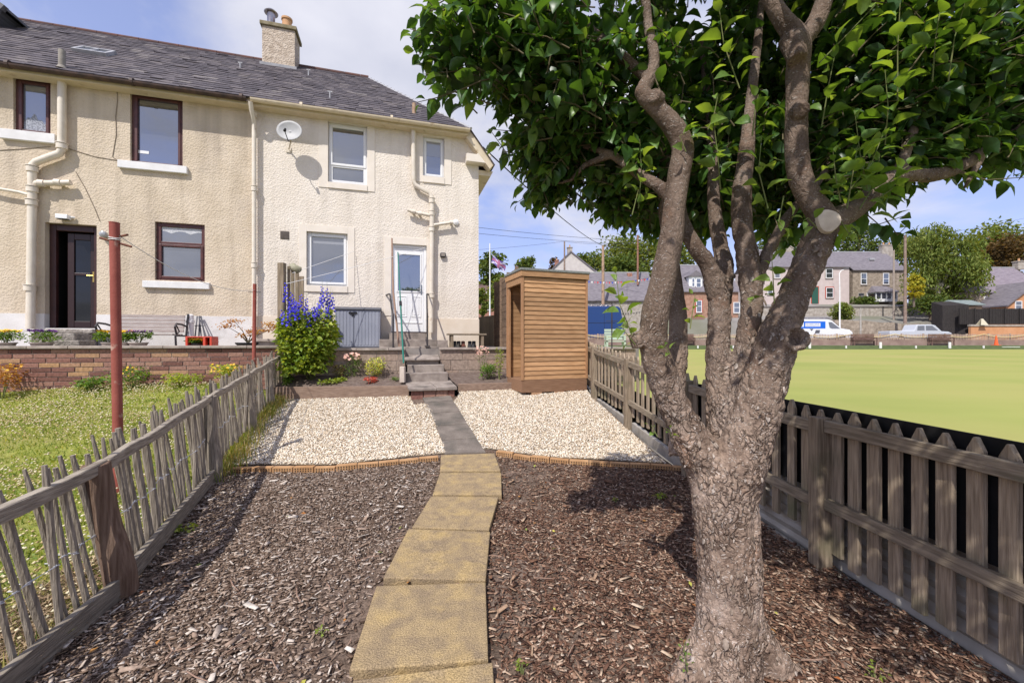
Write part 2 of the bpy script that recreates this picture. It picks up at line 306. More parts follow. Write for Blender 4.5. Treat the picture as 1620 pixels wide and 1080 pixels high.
m_soil = M('soil', (.11, .078, .058), (.18, .13, .10), 9, 1, 1, 45, .02, .1, c3=(.22, .165, .13), scale3=3, lo3=.5, hi3=.8, speck=.35, speck_s=90)
m_soil_bed = M('bed_soil', (.13, .095, .08), (.20, .155, .13), 14, 1, 1, 60, .02, .1)
m_chip_l = RM('chips_weathered', [(0, (.055, .034, .025)), (.22, (.145, .094, .065)), (.55, (.265, .19, .14)), (.8, (.39, .30, .235)), (.95, (.52, .44, .37)), (1, (.64, .57, .50))], .85, .2)
m_chip_r = RM('chips_fresh', [(0, (.04, .020, .014)), (.3, (.12, .062, .04)), (.6, (.21, .115, .075)), (.82, (.32, .20, .135)), (.95, (.48, .35, .25)), (1, (.58, .48, .38))], .85, .2)
m_gravel_b = M('gravel_base', (.30, .24, .17), (.50, .42, .32), 60, 1, 1, 60, .02, vor=45)
m_pebble = RM('pebbles', [(0, (.30, .22, .14)), (.15, (.56, .43, .29)), (.4, (.72, .61, .46)), (.7, (.83, .745, .61)), (1, (.90, .85, .76))], .75, .3)
m_slab_y = M('yellow_slab', (.255, .19, .12), (.36, .265, .145), 11, .92, 1, 110, .006, .15, c3=(.41, .295, .14), scale3=7.5, lo3=.50, hi3=.70, detail=12, speck=.38, speck_s=170)
m_slab_g = M('grey_slab', (.155, .13, .11), (.23, .195, .165), 5, .92, .7, 90, .005, .15, c3=(.11, .10, .085), scale3=3, lo3=.5, hi3=.7, island=.12, speck=.22)
m_edge = M('edging_brick', (.40, .22, .10), (.52, .31, .155), 8, .9, .5, 70, .004, island=.15)
m_hole = M('brick_hole', (.03, .02, .015))
m_brick = RM('wall_brick', [(0, (.15, .075, .06)), (.35, (.235, .115, .09)), (.6, (.29, .15, .115)), (.85, (.34, .20, .15)), (1, (.42, .25, .13))], .9, .15, bump=.6, bscale=30)
m_mortar = M('mortar', (.34, .29, .25), (.42, .37, .32), 20, .95, .5, 80)
m_block = RM('wall_block', [(0, (.27, .205, .165)), (.5, (.33, .255, .205)), (.8, (.37, .26, .20)), (1, (.30, .25, .21))], .92, .15, bump=.7, bscale=22)
m_cope = M('coping', (.30, .25, .215), (.42, .36, .31), 9, .9, .6, 60, .005, c3=(.17, .15, .12), scale3=3.5, lo3=.55, hi3=.75)
m_sleeper = M('sleeper', (.20, .135, .10), (.32, .23, .175), 3, .9, .6, 8, .006, .15, .1, stretch=(2, 14, 26))
m_patio = M('patio', (.20, .175, .16), (.29, .26, .235), 4, .9, .4, 60, .004)
m_rust = M('rust_paint', (.25, .060, .045), (.33, .095, .07), 4, .7, .5, 40, .004, .3, c3=(.44, .27, .21), scale3=12, lo3=.62, hi3=.72)
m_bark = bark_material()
m_flake = RM('bark_flakes', [(0, (.13, .095, .07)), (.6, (.27, .21, .165)), (1, (.42, .36, .31))], .9, .15)
m_cut = M('cut_wood', (.52, .43, .33), (.68, .58, .46), 20, .85, .3, 40)
m_leaf = RM('apple_leaf', [(0, (.024, .062, .016)), (.4, (.042, .104, .023)), (.8, (.075, .160, .032)), (1, (.15, .25, .05))], .38, .45, transl=.32)
m_leaf_y = RM('young_apple_leaf', [(0, (.08, .17, .03)), (1, (.20, .31, .07))], .45, .4, transl=.38)
m_grass_b = M('grass_base', (.17, .20, .035), (.30, .31, .075), 7, 1, .8, 60, .02, .1, c3=(.30, .27, .10), scale3=1.6, lo3=.45, hi3=.75)
m_blade = RM('grass_blades', [(0, (.06, .12, .015)), (.5, (.17, .24, .03)), (.85, (.27, .31, .055)), (1, (.42, .37, .14))], .6, .3, transl=.3)
m_clover = RM('clover_heads', [(0, (.42, .30, .14)), (.4, (.58, .48, .27)), (1, (.76, .70, .50))], .9, .1)
m_green = M('bowling_turf', (.275, .30, .085), (.325, .34, .10), .35, 1, .3, 90, .01, .05, stretch=(.45, 1.3, 1), c3=(.37, .335, .12), scale3=.22, lo3=.4, hi3=.75)
m_black = M('black_board', (.006, .006, .006), (.012, .011, .011), 8, .8)
m_corr = M('corrugated_sheet', (.36, .33, .28), (.50, .46, .40), 5, .85, .2, 30, c3=(.18, .14, .11), scale3=3, lo3=.55, hi3=.7)
m_wire = M('wire', (.62, .62, .64), None, rough=.5, metal=.2)
m_cable = M('cable', (.02, .02, .025), None)
m_rope = M('white_rope', (.75, .74, .72), None)
m_pl = RM('plant_leaf_mid', [(0, (.045, .10, .015)), (.6, (.10, .20, .03)), (1, (.19, .29, .05))], .5, .35, transl=.35)
m_plb = RM('plant_leaf_bright', [(0, (.14, .20, .03)), (.6, (.24, .32, .05)), (1, (.36, .42, .08))], .5, .35, transl=.35)
m_plo = RM('plant_leaf_orange', [(0, (.18, .07, .025)), (.5, (.33, .16, .04)), (1, (.40, .27, .06))], .6, .3, transl=.3)
m_plr = RM('plant_leaf_red', [(0, (.30, .035, .03)), (.6, (.50, .10, .07)), (1, (.60, .25, .16))], .6, .3, transl=.2)
m_stem = M('stem', (.13, .17, .05), (.20, .20, .08), 9, .8)
m_stem_b = M('twig', (.09, .075, .04), (.15, .125, .07), 9, .8)
m_fl_b = RM('flower_blue', [(0, (.035, .03, .42)), (.6, (.06, .05, .62)), (1, (.16, .12, .72))], .6, .3)
m_fl_p = RM('flower_purple', [(0, (.07, .012, .13)), (1, (.22, .05, .34))], .6, .3)
m_fl_y = RM('flower_yellow', [(0, (.70, .34, .02)), (1, (.82, .60, .05))], .6, .3)
m_fl_w = RM('flower_pink', [(0, (.62, .30, .22)), (1, (.78, .55, .45))], .7, .2)
m_iron = M('black_iron', (.03, .03, .035), (.06, .05, .05), 8, .5)
m_greenmetal = M('green_prop', (.01, .16, .12), None, rough=.4)
m_broom = M('prop_wood', (.27, .165, .115), (.36, .24, .18), 4, .8, stretch=(30, 30, 2))
m_grey_pl = M('grey_plastic', (.26, .275, .33), (.30, .315, .37), 3, .5, spec=.4)
m_grey_dk = M('dark_grey_plastic', (.10, .10, .115), None, rough=.5)
m_dish = M('dish', (.36, .36, .36), (.43, .43, .42), 5, .5)
m_black_pl = M('black_plastic', (.015, .015, .017), None, rough=.5)
m_orange_pl = M('red_crate', (.55, .055, .03), (.62, .08, .045), 5, .5)
m_bgtree = RM('far_leaf', [(0, (.045, .075, .018)), (.5, (.09, .135, .032)), (1, (.16, .20, .055))], .8, .1, transl=.2)
m_bgtree_l = RM('far_leaf_light', [(0, (.07, .105, .022)), (.5, (.135, .18, .042)), (1, (.24, .27, .08))], .8, .1, transl=.25)
m_bgtree_d = RM('far_leaf_brown', [(0, (.04, .03, .012)), (.6, (.11, .07, .03)), (1, (.18, .12, .05))], .8, .1, transl=.2)
m_bgtree_y = RM('far_leaf_yellow', [(0, (.16, .20, .03)), (.5, (.34, .32, .04)), (1, (.52, .44, .05))], .8, .1, transl=.2)
m_trunk = M('far_trunk', (.11, .08, .06), (.2, .16, .13), 3, .9)
m_trunk_w = M('birch_trunk', (.3, .27, .23), (.45, .42, .38), 3, .9)
# ---------------------------------------------------------------- levels and outlines of the garden
GP = [(-2, -1.45), (3.0, -1.44), (4.8, -1.34), (7.4, -.94), (8.4, -.86)]            # garden, below the eye
LP = [(0, -1.45), (3.0, -1.36), (4.1, -1.25), (5.6, -1.0), (6.6, -.74), (9, -.68)]
FL = [(-3, -1.2), (1.0, -1.92), (1.75, -2.09), (2.34, -2.23), (4.12, -3.0), (5.6, -3.55), (7.4, -4.14), (9, -4.5)]
FR = [(-3, 2.55), (1.6, 2.09), (2.65, 1.99), (5.7, 1.61), (7.1, 1.42), (9, 1.45)]
def fl(y): return lerp_tab(FL, y)
def fr(y): return lerp_tab(FR, y)
def gz(x, y):
    return EYE + lerp_tab(GP, y) + .014 * mnoise.noise((x * 1.3, y * 1.3, 0)) + .006 * mnoise.noise((x * 5, y * 5, 3))
def lz(x, y):
    a = EYE + lerp_tab(LP, y) + .02 * mnoise.noise((x, y, 5)); d = fl(y) - x; k = max(0, min(1, d / .9)); k = k * k * (3 - 2 * k)
    return gz(x, y) * (1 - k) + a * k
def gnd(px, py, off=0):
    Y = 3.0
    for _ in range(60):
        h = lerp_tab(GP, Y) + off; Y = .5 * Y + .5 * (-h * F / (py - 540))
    return Vector(((px - 810) / F * Y, Y, EYE + h))
def sheet(name, rows, x0, x1, zf, nx, mat, kind='structure'):
    b = MB()
    for y in rows:
        a, c = x0(y), x1(y)
        for i in range(nx + 1): x = a + (c - a) * i / nx; b.v.append((x, y, zf(x, y)))
    for j in range(len(rows) - 1):
        for i in range(nx): k = j * (nx + 1) + i; b.f.append((k, k + 1, k + nx + 2, k + nx + 1)); b.m.append(0)
    o = b.build(name, mat, smooth=True, fix=False); o['kind'] = kind; return o
# ================================================================ SETTING: ground sheets
ys_g = [-2 + i * .25 for i in range(38)]
sheet('garden_ground', ys_g, fl, fr, gz, 26, m_soil)
sheet('lawn', [-2 + i * .3 for i in range(33)], lambda y: -14.0, fl, lz, 40, m_grass_b)
# distant terrain: one sheet reaching the horizon, rising beyond the green
def tz(x, y):
    if y < 50.9: h = -.50
    else: h = lerp_tab([(50.9, -.5), (53, -.15), (60, -.05), (61.5, 2.9), (64, 3.4), (68, 4.2), (72, 6.4), (80, 7.4), (130, 9), (400, 26), (2000, 60)], y)
    c = lerp_tab([(-200, .0), (2, .0), (24, 1), (200, 1)], x - (y - 55) * .12) if y > 52 else 1
    return EYE + (h * c + (1 - c) * (lerp_tab([(50.9, -.5), (60, .6), (90, 1.2), (2000, 40)], y) if y > 50.9 else -.5))
xs = [-900, -400, -200, -120, -80, -50, -30] + [x for x in range(-20, 102, 4)] + [120, 160, 240, 400, 900]
ysT = [49.6, 50.9, 52, 53, 56, 60, 61.5, 64, 66, 68, 70, 72, 76, 80, 90, 110, 130, 200, 400, 800, 2000]
b = MB()
for y in ysT:
    for x in xs: b.v.append((x, y, tz(x, y)))
nx = len(xs)
for j in range(len(ysT) - 1):
    for i in range(nx - 1): k = j * nx + i; b.f.append((k, k + 1, k + nx + 1, k + nx)); b.m.append(0)
m_far = M('far_ground', (.20, .185, .17), (.27, .25, .235), .5, .95, .3, 6, .05, c3=(.17, .17, .12), scale3=.06, lo3=.45, hi3=.6)
tag(b.build('terrain', m_far, smooth=True, fix=False), kind='structure')
b = MB(); b.box(-900, 900, -900, 49.7, EYE - 2.2, EYE - 1.9); tag(b.build('ground', m_far), kind='structure')
# bowling green, bank, surround path
b = MB(); b.v = [(2.3, -6, EYE - .93), (70, -6, EYE - .93), (70, 48.5, EYE - .93), (2.3, 48.5, EYE - .93)]; b.f = [(0, 1, 2, 3)]; b.m = [0]
tag(b.build('bowling_green', m_green, fix=False), kind='structure')
m_bank = M('bank_turf', (.065, .085, .03), (.085, .11, .04), 2, 1, .3, 60)
b = MB(); b.v = [(-6, 48.5, EYE - .93), (80, 48.5, EYE - .93), (80, 49.4, EYE - .47), (-6, 49.4, EYE - .47), (80, 49.7, EYE - .47), (-6, 49.7, EYE - .47)]; b.f = [(0, 1, 2, 3), (3, 2, 4, 5)]; b.m = [0, 0]
tag(b.build('green_bank', m_bank, fix=False), kind='structure')
# yard between house and the backdrop (left of the green)
b = MB(); b.v = [(-60, 8.6, EYE - .30), (2.3, 8.6, EYE - .30), (2.3, 49.7, EYE - .5), (-60, 49.7, EYE - .5)]; b.f = [(0, 1, 2, 3)]; b.m = [0]
tag(b.build('yard_ground', M('yard', (.16, .15, .135), (.24, .22, .2), 2, .95, .4, 40), fix=False), kind='structure')
# ================================================================ house frame
HO = Vector((-2.35, 9.45, EYE)); HU = Vector((.962, .274, 0)).normalized(); HI = Vector((-HU.y, HU.x, 0)); HRZ = math.atan2(HU.y, HU.x)
def HW(t, s, h): return HO + HU * t + HI * s + Vector((0, 0, h))
def hl(px, py, s=0.0):
    p = hit(px, py, HO + HI * s, HI) - HO; return p.dot(HU), p.z
def T(px, s=0.0): return hl(px, 540, s)[0]
# ---------------------------------------------------------------- deck, walls in front of the house, steps
DECK = -.14
TD = T(446, -1.4)     # dividing line between the two gardens
b = MB(); b.box(-16, TD, -1.25, 0.35, -.9, -.10); o = b.build('neighbour_terrace', m_patio); o.location = HO; o.rotation_euler.z = HRZ; tag(o, kind='structure')
b = MB(); b.box(TD + .003, 5.2, -1.22, .35, -.9, DECK); b.box(1.66, 5.2, .353, 9, -.9, DECK - .002)
o = b.build('terrace', m_patio); o.location = HO; o.rotation_euler.z = HRZ; tag(o, kind='structure')
def masonry(name, label, mat_units, t0, t1, z0, z1, s0, thick, bw, bh, gap, seed, cat='wall', jitter=.004, coping=True, cop=(.045, .06)):
    r = random.Random(seed); root = thing(name, label, cat, HO, HRZ)
    b = MB(); b.box(t0, t1, s0 + .012, s0 + thick, z0, z1 - .003); b.build('mortar_bed', m_mortar, root)
    b = MB(); n = int(round((z1 - z0) / bh)); hh = (z1 - z0) / n
    for k in range(n):
        x = t0 - (bw * .5 if k % 2 else 0) - r.random() * bw * .3
        while x < t1:
            ww = bw * r.uniform(.85, 1.2); a, c = max(x, t0), min(x + ww - gap, t1)
            if c - a > .03: b.box(a, c, s0 + r.uniform(-jitter, jitter), s0 + .06, z0 + k * hh, z0 + (k + 1) * hh - gap)
            x += ww
    b.build('masonry', mat_units, root, bevel=.004, seg=1)
    if coping:
        b = MB(); x = t0
        while x < t1:
            ww = r.uniform(.5, .7); c = min(x + ww, t1); dz = r.uniform(-.004, .003)
            b.box(x, c - .006, s0 - .05, s0 + thick + .02, z1 + dz, z1 + cop[0] + dz); x += ww
        b.build('coping', m_cope, root, bevel=.006, seg=2)
    return root
masonry('brick_wall', 'low red brick wall with grey coping below the neighbour terrace', m_brick, -12, TD - .02, -.86, -.115, -1.4, .2, .27, .078, .010, 3)
tA, tB = T(641, -1.4), T(696, -1.4)
masonry('garden_wall', 'low block wall with coping left of the concrete steps behind the flower bed', m_block, TD + .02, tA, -.78, -.17, -1.4, .2, .42, .2, .008, 4)
masonry('garden_wall', 'low block wall with coping right of the concrete steps towards the shed', m_block, tB, 5.0, -.78, -.17, -1.4, .2, .42, .2, .008, 5)
st = thing('garden_steps', 'weathered concrete steps climbing from the gravel to the white back door', 'steps', HO, HRZ)
def step(px0, px1, s0, s1, top, bot, mat=m_conc2, tilt=0, name='step', nose=.0):
    t0, t1 = T(px0, s0), T(px1, s0); b = MB()
    b.hexa([(t0, s0, bot), (t1, s0, bot), (t1, s1, bot), (t0, s1, bot)], [(t0, s0 - nose, top), (t1, s0 - nose, top), (t1, s1, top + tilt), (t0, s1, top + tilt)])
    return b.build(name, mat, st, bevel=.012, seg=2)
step(636, 709, -1.93, -1.62, -.585, -.76)
step(645, 703, -1.70, -1.45, -.45, -.60)
step(640, 696, -1.52, -1.12, -.335, -.375, tilt=.09, name='loose_slab')
step(643, 694, -1.44, -1.12, -.36, -.46, tilt=.08)
step(600, 692, -1.17, -.75, -.105, -.5)
step(600, 691, -.80, -.40, .045, -.2)
step(616, 674, -.46, -.0, .185, .0)
b = MB(); t0, t1 = T(691, -.9), T(706, -.9); b.box(t0, t1, -1.15, -.05, -.14, .03); b.build('side_block', m_conc2, st, bevel=.01)
# platform: two slabs on a course of bricks
fl_, fr_ = T(647, -2.55), T(722, -2.45); bl_, br_ = T(639, -1.75), T(711, -1.75); mf, mb_ = (fl_ + fr_) / 2 + .06, (bl_ + br_) / 2
for a0, a1, c0, c1, k in ((fl_, mf - .004, bl_, mb_ - .004, 0), (mf + .004, fr_, mb_ + .004, br_, 1)):
    b = MB(); b.hexa([(a0, -2.55, -.845), (a1, -2.55, -.845), (c1, -1.75, -.77), (c0, -1.75, -.77)], [(a0, -2.55, -.80 + k * .01), (a1, -2.55, -.80 + k * .01), (c1, -1.75, -.725), (c0, -1.75, -.725)])
    b.build('landing_slab', m_conc2, st, bevel=.008)
b = MB(); x = fl_ + .04
while x < fr_ - .05: b.box(x, min(x + .2, fr_ - .04), -2.50, -2.40, -1.0, -.846); x += .21
b.build('brick_course', m_brick, st, bevel=.004)
# bed soil behind the sleepers
SL = [(-4.05, 7.02), (-1.80, 7.22)]; SR = [(-.98, 7.5), (.10, 7.78), (1.45, 8.1)]
def bed(name, ax, bx, tb0, tb1):
    A0, A1 = Vector((*ax, 0)), Vector((*bx, 0)); b = MB(); n = 14; m = 8
    for j in range(m + 1):
        for i in range(n + 1):
            u = i / n; v = j / m; p = A0.lerp(A1, u); q = HW(tb0 + (tb1 - tb0) * u, -1.38, 0); r_ = Vector((p.x, p.y, 0)).lerp(Vector((q.x, q.y, 0)), v)
            b.v.append((r_.x, r_.y, EYE - .82 + .20 * v + .012 * mnoise.noise((r_.x * 4, r_.y * 4, 1))))
    for j in range(m):
        for i in range(n): k = j * (n + 1) + i; b.f.append((k, k + 1, k + n + 2, k + n + 1)); b.m.append(0)
    return tag(b.build(name, m_soil_bed, smooth=True, fix=False), kind='structure')
bed('flower_bed', SL[0], SL[1], TD - .1, T(640, -1.4)); bed('flower_bed', SR[0], SR[2], T(700, -1.4), 4.4)
def sleeper(a, c, top, h_, label):
    b = MB(); a = Vector((*a, EYE + top - h_ / 2)); c = Vector((*c, EYE + top - h_ / 2)); b.bar(a, c, .07, h_)
    return tag(b.build('timber_sleeper', m_sleeper, bevel=.008), label, 'sleeper', 'sleepers edging the flower beds')
sleeper(SL[0], SL[1], -.775, .22, 'long timber sleeper holding back the flower bed left of the steps')
sleeper(SR[0], SR[1], -.77, .2, 'short timber sleeper between the steps and the shed')
b = MB(); p = P(637, 590, 7.45); b.box(p.x - .045, p.x + .045, p.y - .05, p.y + .05, EYE - .74, EYE - .455)
tag(b.build('stone_block', M('pale_block', (.50, .42, .35), (.58, .5, .43), 9, .9, .4), bevel=.01), 'small pale block at the foot of the green prop', 'block')
# ---------------------------------------------------------------- path slabs
def slab(name, c4, off, thick, mat, lab, grp, dz=(0, 0, 0, 0)):
    pts = [gnd(x, y, off) for x, y in c4]; cc_ = sum(pts, Vector()) / 4; pts = [p + (cc_ - p).normalized() * (.009 if thick > .06 else .003) + Vector((0, 0, d)) for p, d in zip(pts, dz)]
    b = MB(); b.hexa([p - Vector((0, 0, thick)) for p in pts], pts); o = b.build(name, mat, bevel=.006)
    c = sum(pts, Vector()) / 4; return tag(o, lab, 'paving slab', grp)
ysl = [([(549, 1061), (775, 1044), (770, 919), (594, 925)], 'large yellow slab with a bright yellow patch at its near left corner'),
       ([(604, 917), (770, 918), (777, 840), (645, 836)], 'yellow slab third nearest, its middle worn pale gold'),
       ([(650, 834), (775, 838), (790, 785), (681, 784)], 'yellow slab in the middle of the path, fourth nearest'),
       ([(683, 782), (795, 783), (794, 747), (695, 747)], 'yellow slab second from the grey gravel path'),
       ([(695, 745), (793, 744), (783, 716), (697, 719)], 'farthest yellow slab, against the grey slabs'),
       ([(515, 1180), (792, 1180), (782, 1047), (556, 1074)], 'nearest yellow slab, cut off by the bottom edge of the photo')]
for i, (c4, lab) in enumerate(ysl):
    o = slab('path_slab', c4, .045, .07, m_slab_y, lab, 'yellow slabs of the garden path', [(0, 0, 0, 0), (.012, 0, 0, .004), (0, 0, 0, 0), (0, .004, 0, 0), (0, 0, 0, 0), (0, .012, .006, 0)][i])
Lx = [(665, 622), (672, 636), (682, 653), (690, 673), (698, 696), (703, 717)]; Rx = [(710, 619), (717, 633), (728, 650), (740, 670), (754, 692), (769, 715)]
gl = ['first grey slab below the steps', 'second grey slab from the steps', 'third grey slab from the steps, mid gravel', 'second last grey slab before the yellow path', 'last grey slab before the yellow path']
for i in range(5):
    e = 1.5
    slab('path_slab', [(Lx[i + 1][0], Lx[i + 1][1] - .4), (Rx[i + 1][0], Rx[i + 1][1] - .4), (Rx[i][0], Rx[i][1] + .3), (Lx[i][0], Lx[i][1] + .3)], .028, .05, m_slab_g, gl[i], 'grey slabs across the gravel')
# ---------------------------------------------------------------- perforated edging bricks
def edging(pix, lab, n):
    pts = [gnd(x, y, .05) for x, y in pix]
    L = [0]
    for a, c in zip(pts, pts[1:]): L.append(L[-1] + (c - a).length)
    def at(d):
        for i in range(len(L) - 1):
            if d <= L[i + 1] or i == len(L) - 2: return pts[i].lerp(pts[i + 1], (d - L[i]) / (L[i + 1] - L[i]))
    r = random.Random(n); bl = .215; k = 0; d = 0; out = []
    while d < L[-1] - .05:
        a, c = at(d + .004), at(min(d + bl - .004, L[-1])); dirn = (c - a).normalized(); nrm = Vector((dirn.y, -dirn.x, 0))
        if nrm.y > 0: nrm = -nrm
        dzz = r.uniform(-.006, .006); a = a + Vector((0, 0, dzz)); c = c + Vector((0, 0, dzz + r.uniform(-.004, .004)))
        b = MB(); b.bar(a - Vector((0, 0, .03)), c - Vector((0, 0, .03)), .065, .062); o = b.build('edging_brick', m_edge, bevel=.004)
        h = MB()
        for row in range(2):
            for q in range(7):
                u = (q + .5 + .0 * row) / 7; p = a.lerp(c, .05 + .9 * u) + nrm * .0315 - Vector((0, 0, .018 + row * .022)); h.lathe([(0.0001, 0), (.0065, .0001), (.0065, .004), (0.0001, .0041)], (0, 0, 0), 8)
                Mx = nrm.to_track_quat('Z', 'Y').to_matrix().to_4x4(); Mx.translation = p
                for z in range(len(h.v) - 32, len(h.v)): h.v[z] = tuple(Mx @ Vector(h.v[z]))
        h.build('core_hole', m_hole, o, fix=False)
        cpt = (a + c) / 2; out.append((o, cpt)); k += 1; d += bl
    for i, (o, cpt) in enumerate(out):
        tag(o, lab % ('end' if i in (0, len(out) - 1) else 'middle'), 'edging brick', 'perforated bricks edging the gravel')
    return out
EL = [(366, 739), (445, 738), (520, 737), (600, 730), (697, 721)]; ER = [(786, 713), (850, 722), (905, 727), (960, 730), (1075, 737), (1130, 742)]
oL = edging(EL, 'brown perforated brick, %s of the row left of the path', 1); oR = edging(ER, 'brown perforated brick, %s of the row right of the path', 2)
ordn = ['first', 'second', 'third', 'fourth', 'fifth', 'sixth', 'seventh', 'eighth', 'ninth', 'tenth', 'eleventh', 'twelfth', 'thirteenth', 'fourteenth']
for i, (o, c) in enumerate(oL): o['label'] = 'brown perforated edging brick left of the path, %s from the paling fence' % ordn[min(i, 13)]
for i, (o, c) in enumerate(oR): o['label'] = 'brown perforated edging brick right of the path, %s from the yellow slabs' % ordn[min(i, 13)]
# ---------------------------------------------------------------- gravel and bark chips (uncountable)
def edge_y(tabpix, off=0):
    tab = sorted([(gnd(x, y).x, gnd(x, y).y) for x, y in tabpix]); return lambda x: lerp_tab(tab, x)
eL, eR = edge_y(EL), edge_y(ER)
pl = sorted([(gnd(x, y).y, gnd(x, y).x) for x, y in Lx]); pr = sorted([(gnd(x, y).y, gnd(x, y).x) for x, y in Rx])
def sl_y(x): return lerp_tab([SL[0], SL[1], (-1.6, 6.7), (-.95, 6.9), SR[0], SR[1], SR[2]], x)
def near_y(x): return eL(x) if x < -.5 else eR(x)
def vz(x, y, fn): return np.array([fn(a, c) for a, c in zip(x, y)])
tri = lambda V_, F_: (np.array(V_, float), np.array(F_, int))
OV, OF = tri([(1, 0, 0), (0, 1, 0), (-1, 0, 0), (0, -1, 0), (.1, .1, .8), (-.1, 0, -.8)], [(0, 1, 4), (1, 2, 4), (2, 3, 4), (3, 0, 4), (1, 0, 5), (2, 1, 5), (3, 2, 5), (0, 3, 5)])
b = MB()   # gravel base sheet
for j in range(13):
    for i in range(37):
        x = -3.7 + 5.4 * i / 36; y0 = near_y(x) + .03; y1 = sl_y(x) + .02; y = y0 + (y1 - y0) * j / 12
        x = max(fl(y) + .02, min(fr(y) - .03, x)); b.v.append((x, y, gz(x, y) + .012))
for j in range(12):
    for i in range(36): k = j * 37 + i; b.f.append((k, k + 1, k + 38, k + 37)); b.m.append(0)
tag(b.build('gravel_bed', m_gravel_b, smooth=True, fix=False), kind='structure')
N = 105000; x = rng.uniform(-3.9, 1.7, N); y = 4.2 + rng.random(N) ** 1.25 * 4.0
keep = np.array([(fl(b_) + .03 < a < fr(b_) - .04) and near_y(a) + .035 < b_ < sl_y(a) + .03 for a, b_ in zip(x, y)])
pxl = np.interp(y, [p[0] for p in pl], [p[1] for p in pl]); pxr = np.interp(y, [p[0] for p in pr], [p[1] for p in pr])
keep &= ~((x > pxl + .02 - rng.random(N) ** 6 * .15) & (x < pxr - .02 + rng.random(N) ** 6 * .15) & (y < 7.1))
x, y = x[keep], y[keep]; n = len(x); s_ = rng.uniform(.006, .0135, n)
V, Fc = scat(np.c_[x, y, vz(x, y, gz) + .012 + rng.random(n) * .014], OV, OF, eul(rng.normal(0, .5, n), rng.normal(0, .5, n), rng.random(n) * 6.3), np.c_[s_ * rng.uniform(1, 1.5, n), s_, s_ * rng.uniform(.6, 1, n)])
tag(np_mesh('gravel', V, Fc, 3, m_pebble), 'pale cream gravel filling the two plots beside the grey slabs', 'gravel', kind='stuff')
slabs_poly = [[gnd(a, c) for a, c in q] for q, _ in ysl]
def inpoly(px, py, poly):
    ins = np.zeros(len(px), bool); m = len(poly)
    for i in range(m):
        a, c = poly[i], poly[(i + 1) % m]; cond = ((a.y > py) != (c.y > py)); xi = (c.x - a.x) * (py - a.y) / ((c.y - a.y) + 1e-9) + a.x; ins ^= cond & (px < xi)
    return ins
BV, BF_ = tri([(-1, -1, 0), (1, -.7, 0), (1.15, .5, 0), (-.8, 1, 0), (-1, -.8, 1), (.95, -.7, 1), (1, .6, 1), (-.9, .9, 1)], MB.BF)
def chips(N, side, mat, name, label, lo=.006):
    x = rng.uniform(-3.6, 2.2, N); y = 1.2 + rng.random(N) ** 1.15 * 3.9
    mid = np.interp(y, [1.2, 1.8, 2.4, 3.0, 3.8, 4.4, 4.9], [-.35, -.42, -.36, -.42, -.32, -.27, -.3])
    keep = np.array([fl(b_) - .02 < a < fr(b_) + .05 and b_ < near_y(a) - .03 for a, b_ in zip(x, y)])
    for pg in slabs_poly: keep &= ~inpoly(x, y, pg)
    keep &= (x < mid) if side < 0 else (x >= mid)
    bare = np.array([mnoise.noise((a * 1.1, c * 1.1, 9 + side)) for a, c in zip(x, y)])
    dist = (mid - x if side < 0 else x - mid)      # thin cover beside the slabs
    cover = np.clip(.22 + dist * .9 + bare * 1.1, .10, 1) if side < 0 else np.clip(.20 + dist * 1.1 + bare * .9, .12, 1)
    keep &= rng.random(N) < cover
    x, y = x[keep], y[keep]; n = len(x); big = rng.random(n) < .035
    ln = rng.gamma(2.0, .0038, n) + lo * .55; ln = np.minimum(ln, .036); ln[big] *= 1.6; wd = np.minimum(ln * .55, rng.uniform(.003, .0085, n)); wd[big] *= 1.4
    th = rng.uniform(.001, .004, n)
    V, Fc = scat(np.c_[x, y, vz(x, y, gz) + rng.random(n) * .015 - .002], BV, BF_, eul(rng.normal(0, .16, n), rng.normal(0, .13, n), rng.random(n) * 6.3), np.c_[ln, wd, th])
    tag(np_mesh(name, V, Fc, 4, mat), label, 'bark chips', kind='stuff')
chips(120000, -1, m_chip_l, 'bark_chips', 'weathered grey brown bark chips left of the yellow slabs')
chips(120000, 1, m_chip_r, 'bark_chips', 'fresh dark red brown bark chips under the apple tree')
for sd_, mt_, lb_ in ((-1, RM('pale_pieces', [(0, (.30, .20, .14)), (.5, (.46, .37, .30)), (1, (.70, .63, .55))], .85, .2), 'larger pale wood pieces lying among the weathered chips on the left'), (1, RM('tan_pieces', [(0, (.10, .05, .03)), (.4, (.24, .13, .08)), (.8, (.42, .29, .19)), (1, (.6, .48, .36))], .85, .2), 'larger tan wood pieces lying among the fresh chips under the tree')):
    n = 1300; x = rng.uniform(-3.6, 2.2, n); y = 1.3 + rng.random(n) ** 1.1 * 3.6; mid = -.36 + 0 * y
    keep = np.array([fl(b_) < a < fr(b_) and b_ < near_y(a) - .05 for a, b_ in zip(x, y)]) & ((x < -.5) if sd_ < 0 else (x > -.2))
    for pg in slabs_poly: keep &= ~inpoly(x, y, pg)
    x, y = x[keep], y[keep]; n = len(x); ln = rng.gamma(2.5, .0052, n) + .008
    V, Fc = scat(np.c_[x, y, vz(x, y, gz) + .012 + rng.random(n) * .012], BV, BF_, eul(rng.normal(0, .22, n), rng.normal(0, .16, n), rng.random(n) * 6.3), np.c_[ln, ln * rng.uniform(.12, .55, n), rng.uniform(.0015, .004, n)])
    tag(np_mesh('wood_pieces', V, Fc, 4, mt_), lb_, 'wood chips', kind='stuff')
